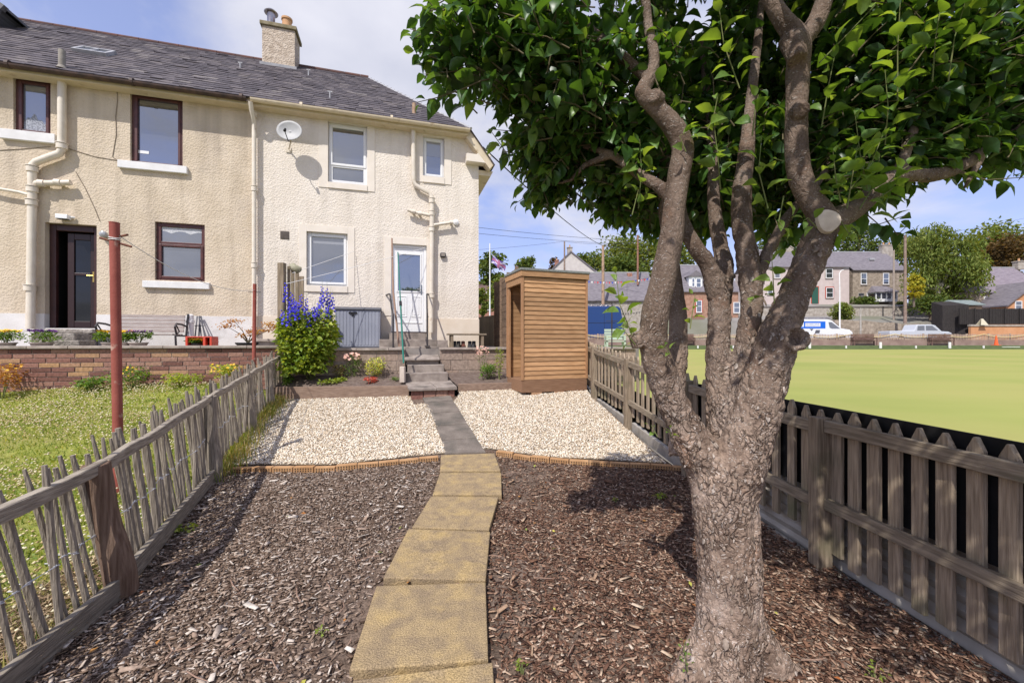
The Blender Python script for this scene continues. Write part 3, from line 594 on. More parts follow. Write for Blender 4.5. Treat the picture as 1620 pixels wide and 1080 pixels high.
# a few larger fallen bits: sticks, fallen leaves
b = MB()
for _ in range(90):
    yy = random.uniform(1.4, 4.3); xx = random.uniform(fl(yy) + .1, fr(yy) - .1); a = random.random() * 6.3; l = random.uniform(.04, .16); z = gz(xx, yy) + .028
    b.tube([(xx, yy, z), (xx + math.cos(a) * l * .5 + .01, yy + math.sin(a) * l * .5, z + .006), (xx + math.cos(a + .2) * l, yy + math.sin(a + .2) * l, z)], [.0025, .003, .0018], 5)
tag(b.build('fallen_twigs', m_broom), 'thin dry twigs lying scattered over the bark chips', 'twigs', kind='stuff')
LF = tri([(0, 0, 0), (.5, .3, .08), (1, 0, .0), (.5, -.3, .12)], [(0, 1, 2, 3)])
n = 70; yy = rng.uniform(1.4, 4.5, n); xx = np.array([rng.uniform(fl(a) + .1, fr(a) - .1) for a in yy])
V, Fc = scat(np.c_[xx, yy, vz(xx, yy, gz) + .03], LF[0], LF[1], eul(rng.normal(0, .4, n), rng.normal(0, .3, n), rng.random(n) * 6.3), rng.uniform(.02, .045, n))
tag(np_mesh('fallen_leaves', V, Fc, 4, RM('dead_leaf', [(0, (.35, .10, .03)), (.35, (.42, .2, .05)), (.6, (.2, .1, .04)), (.8, (.16, .26, .04)), (1, (.5, .42, .08))], .7, .3)), 'small fallen orange and green leaves on the bark chips', 'fallen leaves', kind='stuff')
# ================================================================ PICKET FENCE on the right
def fence_right():
    root = thing('picket_fence', 'weathered pointed picket fence between the garden and the bowling green', 'fence')
    r = random.Random(5)
    posts = [(.75, .93), (2.65, .935), (4.2, .92), (5.7, .91), (7.1, .915), (8.5, .9)]
    def base(y): return EYE + lerp_tab([(0, -1.42), (2.65, -1.405), (4.2, -1.33), (5.7, -1.165), (7.1, -1.03), (8.6, -.9)], y)
    def topr(y): return EYE + lerp_tab([(0, -.52), (2.65, -.52), (4.2, -.43), (5.7, -.27), (7.1, -.13), (8.6, -.05)], y)
    for y, h in posts:
        x = fr(y); b = MB(); z0 = base(y) - .15; z1 = topr(y) + .035
        b.box(x - .055, x + .04, y - .045, y + .045, z0, z1); b.build('post', m_wood_g, root, bevel=.006)
    for (y0, _), (y1, _) in zip(posts, posts[1:]):
        for dz, hh in ((0, .075), (-.49 if y0 < 3 else -.52, .07)):
            b = MB(); a = Vector((fr(y0) - .005, y0 + .046, topr(y0) - (.015 if y0 < 2.6 else .04) + dz)); c = Vector((fr(y1) - .005, y1 - .046, topr(y1) - (.015 if y0 < 2.6 else .04) + dz))
            b.bar(a, c, .035, hh); o = b.build('rail', m_wood_gh, root, bevel=.004)
            # grain runs along the rail: keep mesh data in a frame whose Y is the rail
    y = .8; k = 0
    while y < 8.5:
        step_ = .150 if y > 2.9 else .118
        x = fr(y) + .032; w_ = r.uniform(.034, .04) if y < 2.9 else .036; z0 = base(y) - (-.05 if y < 2.9 else -.12) + r.uniform(-.02, .02); z1 = topr(y) + r.uniform(.075, .095); c = .012
        b = MB(); j = r.uniform(-.003, .003); pk = z1 - .06
        b.prism([(y - w_, z0), (y + w_, z0), (y + w_, pk), (y + .006, z1), (y - .006, z1), (y - w_, pk)], 0, x - c + j, x + c + j)
        b.build('picket', m_wood_g, root, bevel=.003, seg=1); y += step_; k += 1
    # black board and corrugated sheet fixed behind the near bays
    b = MB(); pts = [.4, 1.5, 2.65, 3.6, 4.3]
    for y0, y1 in zip(pts, pts[1:]):
        xa, xb = fr(y0) + .062, fr(y1) + .062; zt0, zt1 = (EYE - .425, EYE - .41); zb = EYE - .99
        b.hexa([(xa, y0, zb), (xa + .012, y0, zb), (xb + .012, y1, zb), (xb, y1, zb)], [(xa, y0, zt0), (xa + .012, y0, zt0), (xb + .012, y1, zt0), (xb, y1, zt0)])
    b.build('backing_board', m_black, root)
    b = MB(); yy_ = .4; n = 0; ring = []
    zs = np.linspace(0, 1, 25)
    for y0 in np.arange(.4, 4.35, .35):
        z0 = base(y0) - .16; z1 = EYE - .985
        ring.append([(fr(y0) + .09 + .014 * math.sin(2 * math.pi * z * (z1 - z0) / .075), y0, z0 + z * (z1 - z0)) for z in zs])
    for q in ring: b.v += q
    for i in range(len(ring) - 1):
        for j in range(24): a = i * 25 + j; b.f.append((a, a + 25, a + 26, a + 1)); b.m.append(0)
    b.build('corrugated_sheet', m_corr, root, smooth=True, fix=False)
    b = MB()
    for y0, y1 in ((4.3, 5.65), (5.78, 7.05), (7.2, 8.4)):
        b.bar((fr(y0) + .045, y0, base(y0) + .0), (fr(y1) + .045, y1, base(y1) + .0), .05, .13)
    b.build('gravel_board', m_conc, root, bevel=.006)
    return root
fence_right()
b = MB(); p = gnd(989, 664); b.prism([(p.x - .035, p.z - .1), (p.x + .035, p.z - .1), (p.x + .04, p.z + .14), (p.x + .01, p.z + .155), (p.x - .03, p.z + .135)], 1, p.y - .04, p.y + .03)
tag(b.build('rotten_stump', m_wood_p, bevel=.006), 'short sawn off grey post stump beside the picket fence', 'stump')
# ================================================================ PALING FENCE on the left
def fence_left():
    root = thing('paling_fence', 'rustic grey paling fence leaning along the neighbour lawn', 'fence'); r = random.Random(9)
    tops = [(.3, -.79), (1.6, -.75), (2.34, -.69), (4.12, -.56), (5.6, -.45), (7.35, -.27)]
    lows = [(.4, -1.40), (1.75, -1.36), (2.34, -1.33), (4.12, -1.28), (5.6, -1.12), (7.35, -.88)]
    posts = [(2.34, .11, m_wood_d, .062), (4.12, .04, m_wood_p, .064), (5.6, .06, m_wood_p, .052), (6.6, .02, m_wood_p, .045)]
    for y, lean, mt, rad in posts:
        x = fl(y); z0 = EYE + lerp_tab(lows, y) - .1; z1 = EYE + lerp_tab(tops, y) + .02; b = MB(); n = 9; pts = []; rr = []
        for i in range(7): u = i / 6; pts.append((x + .02 - lean * .7 * u + .008 * math.sin(u * 7), y - lean * .75 * u, z0 + (z1 - z0) * u)); rr.append(rad * (1.18 - .22 * u + .06 * math.sin(u * 9)))
        b.tube(pts, rr, n); b.build('post', mt, root, bevel=.004, seg=1)
    # half-round top rail in sections, low board along the near bays
    for y0, y1 in ((.3, 2.29), (2.30, 4.08), (4.12, 5.55), (5.6, 7.3)):
        b = MB(); a = Vector((fl(y0) + (.0 if y0 < 1 else -.05 if y0 < 3 else 0), y0, EYE + lerp_tab(tops, y0))); c = Vector((fl(y1) - (.05 if y1 < 3 else .0), y1, EYE + lerp_tab(tops, y1)))
        m = 9; pts = [a.lerp(c, i / (m - 1)) + Vector((0, 0, .008 * math.sin(i * 1.7) + .004)) for i in range(m)]
        for p, q in zip(pts, pts[1:]): pass
        dirn = (c - a).normalized(); sd_ = dirn.cross(Vector((0, 0, 1))).normalized(); V_ = []
        for i, p in enumerate(pts):
            h = .036 + .004 * math.sin(i * 2.3); V_ += [p - sd_ * .016 - Vector((0, 0, h)), p + sd_ * .018 - Vector((0, 0, h)), p + sd_ * .02 + Vector((0, 0, h * .8)), p - sd_ * .014 + Vector((0, 0, h))]
        F_ = [(i * 4 + k, i * 4 + (k + 1) % 4, i * 4 + 4 + (k + 1) % 4, i * 4 + 4 + k) for i in range(m - 1) for k in range(4)] + [(0, 1, 2, 3), (4 * m - 4, 4 * m - 3, 4 * m - 2, 4 * m - 1)]
        b.add(V_, F_); b.build('rail', m_wood_ph, root, bevel=.004, seg=1)
    for y0, y1 in ((.3, 2.30), (2.42, 4.05)):
        b = MB(); b.bar((fl(y0) + .03, y0, EYE + lerp_tab(lows, y0) - .02), (fl(y1) + .03, y1, EYE + lerp_tab(lows, y1) - .04), .035, .12); b.build('bottom_board', m_wood_ph, root, bevel=.004)
    y = 1.1; k = 0; wp = []
    while y < 7.3 and k < 99:
        x = fl(y) - .03; z0 = EYE + lerp_tab(lows, y) - .04 + r.uniform(-.02, .03); z1 = EYE + lerp_tab(tops, y) + r.uniform(.07, .15) - (.02 if y > 5 else 0)
        lean = r.gauss(.10, .03) if y < 3.6 else r.gauss(.06, .05); lx = lean * .45; w_ = r.choice((.013, .016, .019, .024)) if y < 4 else r.uniform(.013, .019); pts = []; rr = []
        ph = r.random() * 6
        for i in range(7): u = i / 6; pts.append((x - lx * u + .006 * math.sin(ph + u * 5), y - lean * u + .006 * math.sin(ph * 2 + u * 4), z0 + (z1 - z0) * u)); rr.append(w_ * (1 + .08 * math.sin(ph + i * 1.9)) * (.62 if i == 6 else 1))
        b = MB(); b.tube(pts, rr, 6); o = b.build('paling', m_wood_p, root, smooth=False); wp.append((pts[2], w_)); wp[-1] = (Vector(pts[3]), w_)
        # flatten the stake: palings are split, not round
        y += r.uniform(.050, .088) if y < 5 else r.uniform(.050, .072); k += 1
    b = MB(); pts = []
    for i, (p, w_) in enumerate(wp):
        s_ = .012 if i % 2 else -.012; pts.append(p + Vector((w_ + .004, 0, -.07 + s_ * .5)))
        b.tube([p + Vector((w_ + .004, -.012, -.07)), p + Vector((w_ + .006, .012, -.075)), p + Vector((-w_ - .004, 0, -.07))], .0025, 5)
    b.tube(pts, .0017, 4); b.tube([q + Vector((.001, 0, .006 * (-1) ** i)) for i, q in enumerate(pts)], .0015, 4)
    b.build('binding_wire', m_wire, root)
    return root
fence_left()
# tall post and slatted screen at the far end of the paling fence
sc = thing('screen_fence', 'tall grey post with narrow boards between the terraces beside the blue flowers', 'fence')
p0 = P(446, 540, 7.35)
for (px, w_, y, top, bot) in ((446, .11, 7.3, 416, 604),): 
    a = P(px, top, y); c = P(px, bot, y); b = MB(); b.box(a.x - w_ / 2, a.x + w_ / 2, y - .05, y + .05, c.z - .1, a.z); b.build('post', m_wood_g, sc, bevel=.006)
for px, y, top, w_ in ((457, 7.42, 421, .05), (463, 7.62, 424, .06), (470, 7.9, 432, .07), (477, 8.2, 437, .09)):
    a = P(px, top, y); b = MB(); b.box(a.x - w_ / 2, a.x + w_ / 2, y - .012, y + .012, EYE - .75, a.z); b.build('board', m_wood_g, sc, bevel=.004)
b = MB(); c = P(467, 424, 7.6); r = random.Random(1)
for i in range(7):
    for k in range(10): a = 2 * math.pi * k / 10; q = math.sin(math.pi * (i + .3) / 6.6); b.v.append((c.x + math.cos(a) * q * .12 * r.uniform(.9, 1.1), c.y + math.sin(a) * q * .07, c.z + .075 * math.cos(math.pi * i / 6) * r.uniform(.8, 1.1) - .2 * math.cos(a) * .12))
b.f = [(i * 10 + k, i * 10 + (k + 1) % 10, (i + 1) * 10 + (k + 1) % 10, (i + 1) * 10 + k) for i in range(6) for k in range(10)] + [tuple(range(10)), tuple(range(60, 70))]; b.m = [0] * len(b.f)
tag(b.build('mossy_stone', M('mossy_stone', (.24, .23, .15), (.36, .34, .25), 12, .95, .6, 40), smooth=True), 'rounded mossy stone resting on top of the narrow boards of the screen', 'stone')
# ================================================================ SHED (open-fronted timber cabin)
def shed():
    A = Vector((.177, 7.2, EYE - .98)); rz = math.atan2(.34, .94); root = thing('garden_shed', 'open sided timber shed clad in warm brown overlapping boards on the gravel', 'shed', A, rz)
    W_, D_, H_ = 1.29, .80, 2.22; r = random.Random(2)
    b = MB()
    for z0, z1, y0, y1, x0, x1 in ((.08, .30, 0, .035, 0, W_), (.08, .30, D_ - .035, D_, 0, W_), (.08, .30, .036, D_ - .036, 0, .035), (.08, .30, .036, D_ - .036, W_ - .035, W_)): b.box(x0, x1, y0, y1, z0, z1)
    b.build('base_frame', m_cedar_d, root, bevel=.004)
    b = MB()
    for x0 in (.18, .62, 1.0): b.box(x0, x0 + .2, .0, D_, .03, .079)
    b.build('bearer', M('pallet_wood', (.36, .2, .11), (.45, .27, .16), 6, .8, .4, stretch=(2, 14, 20)), root, bevel=.004)
    b = MB(); b.box(.037, W_ - .037, .037, D_ - .037, .27, .29); b.build('floor', m_cedar_d, root)
    n = 22; z0 = .305; hh = (H_ - .12 - z0) / n
    def boards(yf, x0, x1, out, nm, flip=1):
        b = MB()
        for k in range(n):
            a = z0 + k * hh + r.uniform(-.002, .002); t0, t1 = .026, .010
            if out == 'y': b.hexa([(x0, yf - t0 * flip, a), (x1, yf - t0 * flip, a), (x1, yf, a), (x0, yf, a)][::1], [(x0, yf - t1 * flip, a + hh + .012), (x1, yf - t1 * flip, a + hh + .012), (x1, yf, a + hh + .012), (x0, yf, a + hh + .012)])
            else: b.hexa([(yf, x0, a), (yf + t0 * flip, x0, a), (yf + t0 * flip, x1, a), (yf, x1, a)], [(yf, x0, a + hh + .012), (yf + t1 * flip, x0, a + hh + .012), (yf + t1 * flip, x1, a + hh + .012), (yf, x1, a + hh + .012)])
        return b.build(nm, m_cedar, root)
    boards(.03, .028, W_ - .028, 'y', 'front_boards'); boards(D_ - .03, .028, W_ - .028, 'y', 'back_boards', -1); boards(W_ - .03, .028, D_ - .028, 'x', 'side_boards')
    for x0, y0 in ((-.012, -.012), (W_ - .028, -.012), (-.012, D_ - .04), (W_ - .028, D_ - .04)):
        b = MB(); b.box(x0, x0 + .04, y0, y0 + .052, .30, H_ - .10); b.build('corner_post', m_cedar_v, root, bevel=.003)
    b = MB(); b.box(0.0, .04, D_ - .11, D_ - .041, .30, H_ - .22); b.build('door_jamb', m_cedar_v, root, bevel=.003)
    b = MB(); b.box(-.014, .03, .041, D_ - .041, H_ - .22, H_ - .10); b.build('lintel', m_cedar, root, bevel=.003)
    b = MB(); b.box(-.02, W_ + .02, -.03, -.0125, H_ - .10, H_); b.box(-.03, -.0125, -.03, D_ + .03, H_ - .10, H_ + .0); b.box(-.012, W_ + .01, D_ + .012, D_ + .03, H_ - .1, H_); b.box(W_ + .012, W_ + .03, -.03, D_ + .03, H_ - .1, H_)
    b.build('fascia', m_cedar, root, bevel=.003)
    b = MB(); b.box(-.045, W_ + .045, -.045, D_ + .045, H_ + .001, H_ + .045); b.build('felt_roof', m_felt, root, bevel=.008)
    b = MB(); b.box(.4, .46, D_ - .1, D_ - .04, .3, H_ - .1); b.box(.85, .91, .035, .09, .3, H_ - .1); b.build('inner_stud', m_cedar_v, root)
shed()
# ================================================================ THE TERRACE OF TWO HOUSES
TP = T(403); TE = 1.61; TL = -9.6; WT = 4.86; SLP = .803; ES, EZ = -.30, 4.92; RS = 3.62; RZ = EZ + SLP * (RS - ES)
def wall_mesh(b, t0, t1, z0, z1, holes, s0=0.0, depth=.13, top=True):
    xs_ = sorted(set([t0, t1] + [h[0] for h in holes] + [h[1] for h in holes])); zs_ = sorted(set([z0, z1] + [h[2] for h in holes] + [h[3] for h in holes]))
    xs_ = [x for x in xs_ if t0 <= x <= t1]; zs_ = [z for z in zs_ if z0 <= z <= z1]
    for a, c in zip(xs_, xs_[1:]):
        for d, e in zip(zs_, zs_[1:]):
            if any(h[0] < (a + c) / 2 < h[1] and h[2] < (d + e) / 2 < h[3] for h in holes): continue
            b.add([(a, s0, d), (c, s0, d), (c, s0, e), (a, s0, e)], [(0, 1, 2, 3)])
    for h in holes:
        a, c, d, e = h[:4]
        b.add([(a, s0, d), (a, s0 + depth, d), (a, s0 + depth, e), (a, s0, e)], [(0, 1, 2, 3)]); b.add([(c, s0, d), (c, s0, e), (c, s0 + depth, e), (c, s0 + depth, d)], [(0, 1, 2, 3)])
        if top: b.add([(a, s0, e), (a, s0 + depth, e), (c, s0 + depth, e), (c, s0, e)], [(0, 1, 2, 3)])
        b.add([(a, s0, d), (c, s0, d), (c, s0 + depth, d), (a, s0 + depth, d)], [(0, 1, 2, 3)])
def rect(px0, px1, pyt, pyb, s=0.0):
    t0, t1 = T(px0, s), T(px1, s); m = (px0 + px1) / 2; return (t0, t1, hl(m, pyb, s)[1], hl(m, pyt, s)[1])
def window(par, r_, fw, mat, gl, splits=(), depth=.10, name='window', sashes=(), handle=None):
    t0, t1, z0, z1 = r_; b = MB(); s0, s1 = depth - .045, depth + .02
    b.box(t0, t0 + fw, s0, s1, z0, z1); b.box(t1 - fw, t1, s0, s1, z0, z1); b.box(t0 + fw, t1 - fw, s0, s1, z1 - fw, z1); b.box(t0 + fw, t1 - fw, s0, s1, z0, z0 + fw)
    for z in splits: b.box(t0 + fw, t1 - fw, s0 + .002, s1, z - fw * .45, z + fw * .45)
    for (a, c, d, e) in sashes:
        g = fw * .62; q = s0 - .014
        b.box(a, a + g, q, s0 + .03, d, e); b.box(c - g, c, q, s0 + .03, d, e); b.box(a + g, c - g, q, s0 + .03, e - g, e); b.box(a + g, c - g, q, s0 + .03, d, d + g)
    f = b.build(name, mat, par, bevel=.006)
    b = MB(); b.add([(t0 + fw * .5, s0 + .03, z0 + fw * .5), (t1 - fw * .5, s0 + .03, z0 + fw * .5), (t1 - fw * .5, s0 + .03, z1 - fw * .5), (t0 + fw * .5, s0 + .03, z1 - fw * .5)], [(0, 1, 2, 3)])
    b.build('pane', gl, f, fix=False); return f
def sill(par, px0, px1, pyt, pyb, proud=.07):
    r_ = rect(px0, px1, pyt, pyb); b = MB(); b.box(r_[0], r_[1], -proud, .06, r_[2], r_[3]); return b.build('sill', m_sill, par, bevel=.008)
def roof(par, t0, t1f, rows, seed):
    r = random.Random(seed); nrm = Vector((0, -SLP, 1)).normalized(); up = Vector((0, 1, SLP)).normalized(); base = Vector((0, ES, EZ)); Ls = (RS - ES) * math.sqrt(1 + SLP * SLP); ex = Ls / rows; b = MB()
    for k in range(rows):
        v0 = k * ex; t1 = t1f(v0 / Ls * (RS - ES)); x = t0 - (.13 if k % 2 else 0)
        while x < t1 - .03:
            w_ = r.uniform(.19, .27); a = max(x, t0) + .002; c = min(x + w_, t1) - .002; x += w_
            if c - a < .03: continue
            l = ex * 1.55; lift = r.uniform(.008, .016) + (r.random() < .03) * .012; dv = r.uniform(-.012, .008); tw = r.uniform(-.004, .004)
            q0 = base + up * (v0 + dv); q1 = base + up * (v0 + l)
            lo = [Vector((a, 0, 0)) + q0 + nrm * .004, Vector((c, 0, 0)) + q0 + nrm * .004, Vector((c, 0, 0)) + q1 - nrm * .006, Vector((a, 0, 0)) + q1 - nrm * .006]
            hi = [lo[0] + nrm * (lift + tw), lo[1] + nrm * (lift - tw) + up * r.uniform(-.006, .006), lo[2] + nrm * .006, lo[3] + nrm * .006]
            b.hexa(lo, hi)
    return b.build('slates', m_slate, par)
def hip_t(s): return 1.36 - (1.36 + 1.1) * max(0, s + .0) / (RS - ES)      # hip line as a function of distance up from the eave
# ---- left house
hL = thing('terraced_house', 'beige harled terraced house with brown framed windows and open dark back door', 'house', HO, HRZ)
w1 = rect(21, 80, 124, 213); w2 = rect(206, 289, 150, 264); w3 = rect(245, 324, 353, 444); dL = rect(71, 153, 354, 519)
PLZ = hl(200, 498)[1]
b = MB(); wall_mesh(b, TL, TP - .003, PLZ, WT, [w1, w2, w3, dL], depth=.16); b.build('wall', m_harl_l, hL, fix=False)
b = MB(); wall_mesh(b, TL, TP - .003, -1.0, PLZ - .0, [(dL[0], dL[1], dL[2], PLZ)], s0=-.012, depth=.17, top=False)
b.add([(TL, -.012, PLZ), (dL[0], -.012, PLZ), (dL[0], .0, PLZ), (TL, .0, PLZ)], [(0, 1, 2, 3)]); b.add([(dL[1], -.012, PLZ), (TP - .003, -.012, PLZ), (TP - .003, .0, PLZ), (dL[1], .0, PLZ)], [(0, 1, 2, 3)]); b.build('plinth', m_plinth_l, hL, fix=False)
def brown_win(r_, splits, sashes, gl=m_glass):
    g = .028; rr = (r_[0] + .002, r_[1] - .002, r_[2] + .002, r_[3] - .002); return window(hL, rr, .075, m_brownframe, gl, splits, depth=.095, sashes=sashes)
f1 = brown_win(w1, (), [(w1[0] + .05, w1[1] - .05, w1[2] + .05, w1[3] - .05)], m_glass_c); f2 = brown_win(w2, (), [(w2[0] + .05, w2[1] - .05, w2[2] + .05, w2[3] - .05)])
zt = hl(284, 385)[1]; f3 = brown_win(w3, (zt,), [(w3[0] + .045, w3[1] - .045, w3[2] + .045, zt - .02)])
# scalloped lace behind the top light, small white card and net curtain
b = MB(); n = 36
m_lace = M('lace', (.62, .63, .66), (.42, .43, .46), 60, .9)
for i in range(n):
    a, c = w3[0] + .08 + (w3[1] - w3[0] - .16) * i / n, w3[0] + .08 + (w3[1] - w3[0] - .16) * (i + 1) / n; f = lambda u: zt + .20 + .05 * abs(math.sin(u * 9.5))
    b.add([(a, .0765, f(a)), (c, .0765, f(c)), (c, .0765, w3[3] - .07), (a, .0765, w3[3] - .07)], [(0, 1, 2, 3)])
b.build('lace_curtain', m_lace, f3, fix=False)
b = MB(); n = 30
for i in range(n):
    a, c = w1[0] + .1 + (w1[1] - w1[0] - .2) * i / n, w1[0] + .1 + (w1[1] - w1[0] - .2) * (i + 1) / n; zt1 = lambda u: w1[2] + .33 + .06 * math.sin(u * 22) + .03 * math.sin(u * 61)
    b.add([(a, .0765, w1[2] + .1), (c, .0765, w1[2] + .1), (c, .0765, zt1(c)), (a, .0765, zt1(a))], [(0, 1, 2, 3)])
b.build('net_curtain', M('net', (.40, .42, .47), (.22, .23, .27), 38, .9, lo=.45, hi=.55), f1, fix=False)
q = hl(229, 243, .12); b = MB(); b.box(q[0] - .09, q[0] + .09, .072, .076, q[1] - .02, q[1] + .035); b.build('window_sticker', m_white, f2)
sill(f1, 4, 91, 210, 225); sill(f2, 189, 298, 260, 271.5); sill(f3, 228, 333, 446, 456.5)
# open door: dark passage behind, frame, half-open leaf
b = MB(); t0, t1, z0, z1 = dL
b.box(t0 + .003, t0 + .10, .10, .17, z0, z1 - .003); b.box(t1 - .10, t1 - .003, .10, .17, z0, z1 - .003); b.box(t0 + .101, t1 - .101, .10, .17, z1 - .12, z1 - .003); b.build('door_frame', m_doorframe, hL, bevel=.008)
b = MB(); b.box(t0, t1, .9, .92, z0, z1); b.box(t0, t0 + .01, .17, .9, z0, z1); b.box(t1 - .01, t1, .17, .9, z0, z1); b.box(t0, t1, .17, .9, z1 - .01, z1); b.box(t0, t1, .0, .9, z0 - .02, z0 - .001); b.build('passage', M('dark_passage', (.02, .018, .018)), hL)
a, c = t0 + .22, t1 - .105; b = MB(); s0 = .19
b.box(a, a + .10, s0, s0 + .05, z0 + .01, z1 - .14); b.box(c - .10, c, s0, s0 + .05, z0 + .01, z1 - .14)
for zz0, zz1 in ((z0 + .01, z0 + .14), (z0 + 1.02, z0 + 1.07), (z1 - .26, z1 - .14)): b.box(a + .101, c - .101, s0, s0 + .05, zz0, zz1)
dd = b.build('door', m_darkframe, hL, bevel=.006)
b = MB(); b.add([(a + .09, s0 + .025, z0 + .1), (c - .09, s0 + .025, z0 + .1), (c - .09, s0 + .025, z1 - .2), (a + .09, s0 + .025, z1 - .2)], [(0, 1, 2, 3)]); b.build('pane', m_glass_d, dd, fix=False)
b = MB(); b.box(c - .06, c - .02, s0 - .012, s0, z0 + .9, z0 + 1.1); b.tube([(c - .04, s0 - .03, z0 + 1.02), (c - .14, s0 - .035, z0 + 1.02)], .009, 8); b.build('handle', M('brass', (.55, .38, .12), None, rough=.3, metal=.9), dd)
roof(hL, TL, lambda s: TP, 25, 1)
m_under = M('roof_under', (.06, .05, .05))
b = MB(); b.add([(TL, ES + .02, EZ - .02), (TP - .002, ES + .02, EZ - .02), (TP - .002, RS, RZ - .02), (TL, RS, RZ - .02)], [(0, 1, 2, 3)]); b.add([(TL, RS, RZ - .02), (TP - .002, RS, RZ - .02), (TP - .002, 8, RZ - 3.6), (TL, 8, RZ - 3.6)], [(0, 1, 2, 3)]); b.build('roof_deck', m_under, hL, fix=False)
b = MB(); x = TL
while x < TP - .45: b.tube([(x + .005, RS, RZ - .0), (x + .445, RS, RZ - .0)], .055, 10); x += .45
b.build('ridge_tiles', m_ridge, hL, smooth=True)
b = MB(); b.box(TL, TP - .003, ES + .08, .0, 4.80, 4.845); b.box(TL, TP - .003, ES + .055, ES + .08, 4.79, 4.94); b.build('soffit', m_gutter_c, hL, bevel=.004)
def gutter(par, t0, t1, mat, z=4.88):
    b = MB(); n = 7; ro, ri = .062, .054; pts = []
    V_ = []; F_ = []
    for t in (t0, t1):
        for k in range(n + 1): a = math.pi + math.pi * k / n; V_.append((t, ES - .015 + ro * math.cos(a), z + ro * math.sin(a)))
        for k in range(n + 1): a = 2 * math.pi - math.pi * k / n; V_.append((t, ES - .015 + ri * math.cos(a), z + ri * math.sin(a)))
    m = 2 * (n + 1); F_ = [(k, (k + 1) % m, m + (k + 1) % m, m + k) for k in range(m)] + [tuple(range(m))[::-1], tuple(range(m, 2 * m))]
    b.add(V_, F_); x = t0 + .9
    while x < t1: b.tube([(x, ES - .015, z - .001), (x + .05, ES - .015, z - .001)], .069, 12); x += 1.8
    return b.build('gutter', mat, par)
gutter(hL, TL, TP - .05, m_gutter_b)
def pipe(par, pts, r_, name='downpipe', mat=m_pipe, joints=(), s=-.10, br=True):
    b = MB(); q = [(t, s_, z) for (t, s_, z) in pts]; b.tube(q, r_, 12)
    for (t, z, ax) in joints:
        if ax == 'z': b.tube([(t, s, z - .045), (t, s, z + .045)], r_ * 1.3, 12); b.tube([(t, s, z + .052), (t, s, z + .066)], r_ * 1.45, 12)
        else: b.tube([(t - .045, s, z), (t + .045, s, z)], r_ * 1.3, 12)
        if br: b.box(t - .02, t + .02, s, -.004, z - .02, z + .02)
    return b.build(name, mat, par, smooth=True)
SP = -.10
def hp(px, py, s=SP): return hl(px, py, s)
def ppath(pix, s=SP): return [(lambda q: (q[0], s, q[1]))(hp(x, y, s)) for x, y in pix]
# left soil stack with its jog and branches
pipe(hL, ppath([(98, 116), (98, 236), (94, 243), (58, 256), (51, 262), (51, 300), (48, 520)]), .062, 'downpipe', joints=[(*hp(98, 232), 'z'), (*hp(51, 268), 'z'), (*hp(51, 300), 'z'), (*hp(50, 321), 'z'), (*hp(47, 456), 'z')])
pipe(hL, ppath([(50, 296), (57, 290), (112, 289)]), .05, 'waste_pipe', joints=[(*hp(66, 290), 'x'), (*hp(92, 289), 'x')])
pipe(hL, ppath([(-30, 292), (0, 299), (30, 304), (44, 308)]), .028, 'waste_pipe')
pipe(hL, [(hp(402, 160)[0], ES - .015, 4.82), (hp(402, 160)[0], ES + .03, 4.70), (hp(402, 170)[0], SP, 4.50), (hp(402, 200)[0], SP, 4.3), (hp(402, 540)[0], SP, DECK)], .043, 'downpipe', joints=[(*hp(402, 182), 'z'), (*hp(402, 299), 'z'), (*hp(402, 420), 'z')])
q = hit(98, 105, HO + Vector((0, ES, EZ)) + HI * 0, (HI * -SLP + Vector((0, 0, 1))).normalized())
def on_roof(px, py):
    n = (HI * -SLP + Vector((0, 0, 1))).normalized(); p = hit(px, py, HW(0, ES, EZ), n) - HO; return p.dot(HU), p.dot(HI), p.z
t_, s_, z_ = on_roof(98, 108); b = MB(); zt_ = z_ + .33; b.tube([(t_, s_, z_ - .05), (t_, s_, zt_)], .05, 12); b.lathe([(.085, 0), (.06, .05), (.055, .06)], (t_, s_, z_ - .02), 12); b.build('vent_pipe', m_conc, hL, smooth=True)
# rooflight, flashings
def skylight(px, py, w_, h_):
    t_, s_, z_ = on_roof(px, py); up = Vector((0, 1, SLP)).normalized(); nn = Vector((0, -SLP, 1)).normalized(); c = Vector((t_, s_, z_)) + nn * .035
    def q(a, v, o): return c + Vector((a, 0, 0)) + up * v + nn * o
    b = MB(); e = .05
    for a0, a1, v0, v1 in ((-w_, w_, -h_, -h_ + e), (-w_, w_, h_ - e, h_), (-w_, -w_ + e, -h_ + e, h_ - e), (w_ - e, w_, -h_ + e, h_ - e), (-.015, .015, -h_ + e, h_ - e)):
        b.hexa([q(a0, v0, -.03), q(a1, v0, -.03), q(a1, v1, -.03), q(a0, v1, -.03)], [q(a0, v0, .045), q(a1, v0, .045), q(a1, v1, .045), q(a0, v1, .045)])
    f = b.build('rooflight', m_lead, hL, bevel=.004); b = MB(); b.add([q(-w_ + e, -h_ + e, .02), q(w_ - e, -h_ + e, .02), q(w_ - e, h_ - e, .02), q(-w_ + e, h_ - e, .02)], [(0, 1, 2, 3)]); b.build('pane', glass('rooflight_glass', (.1, .11, .13), .5), f, fix=False)
skylight(151, 85, .30, .22)
b = MB()
for px, py, dw, dh in ((380, 108, .02, .2),): t_, s_, z_ = on_roof(px, py); b.tube([(t_, s_, z_ - .02), (t_, s_, z_ + .14)], .018, 8); b.box(t_ - .05, t_ + .05, s_ - .01, s_ + .01, z_ + .12, z_ + .15)
b.build('roof_vent', m_lead, hL)
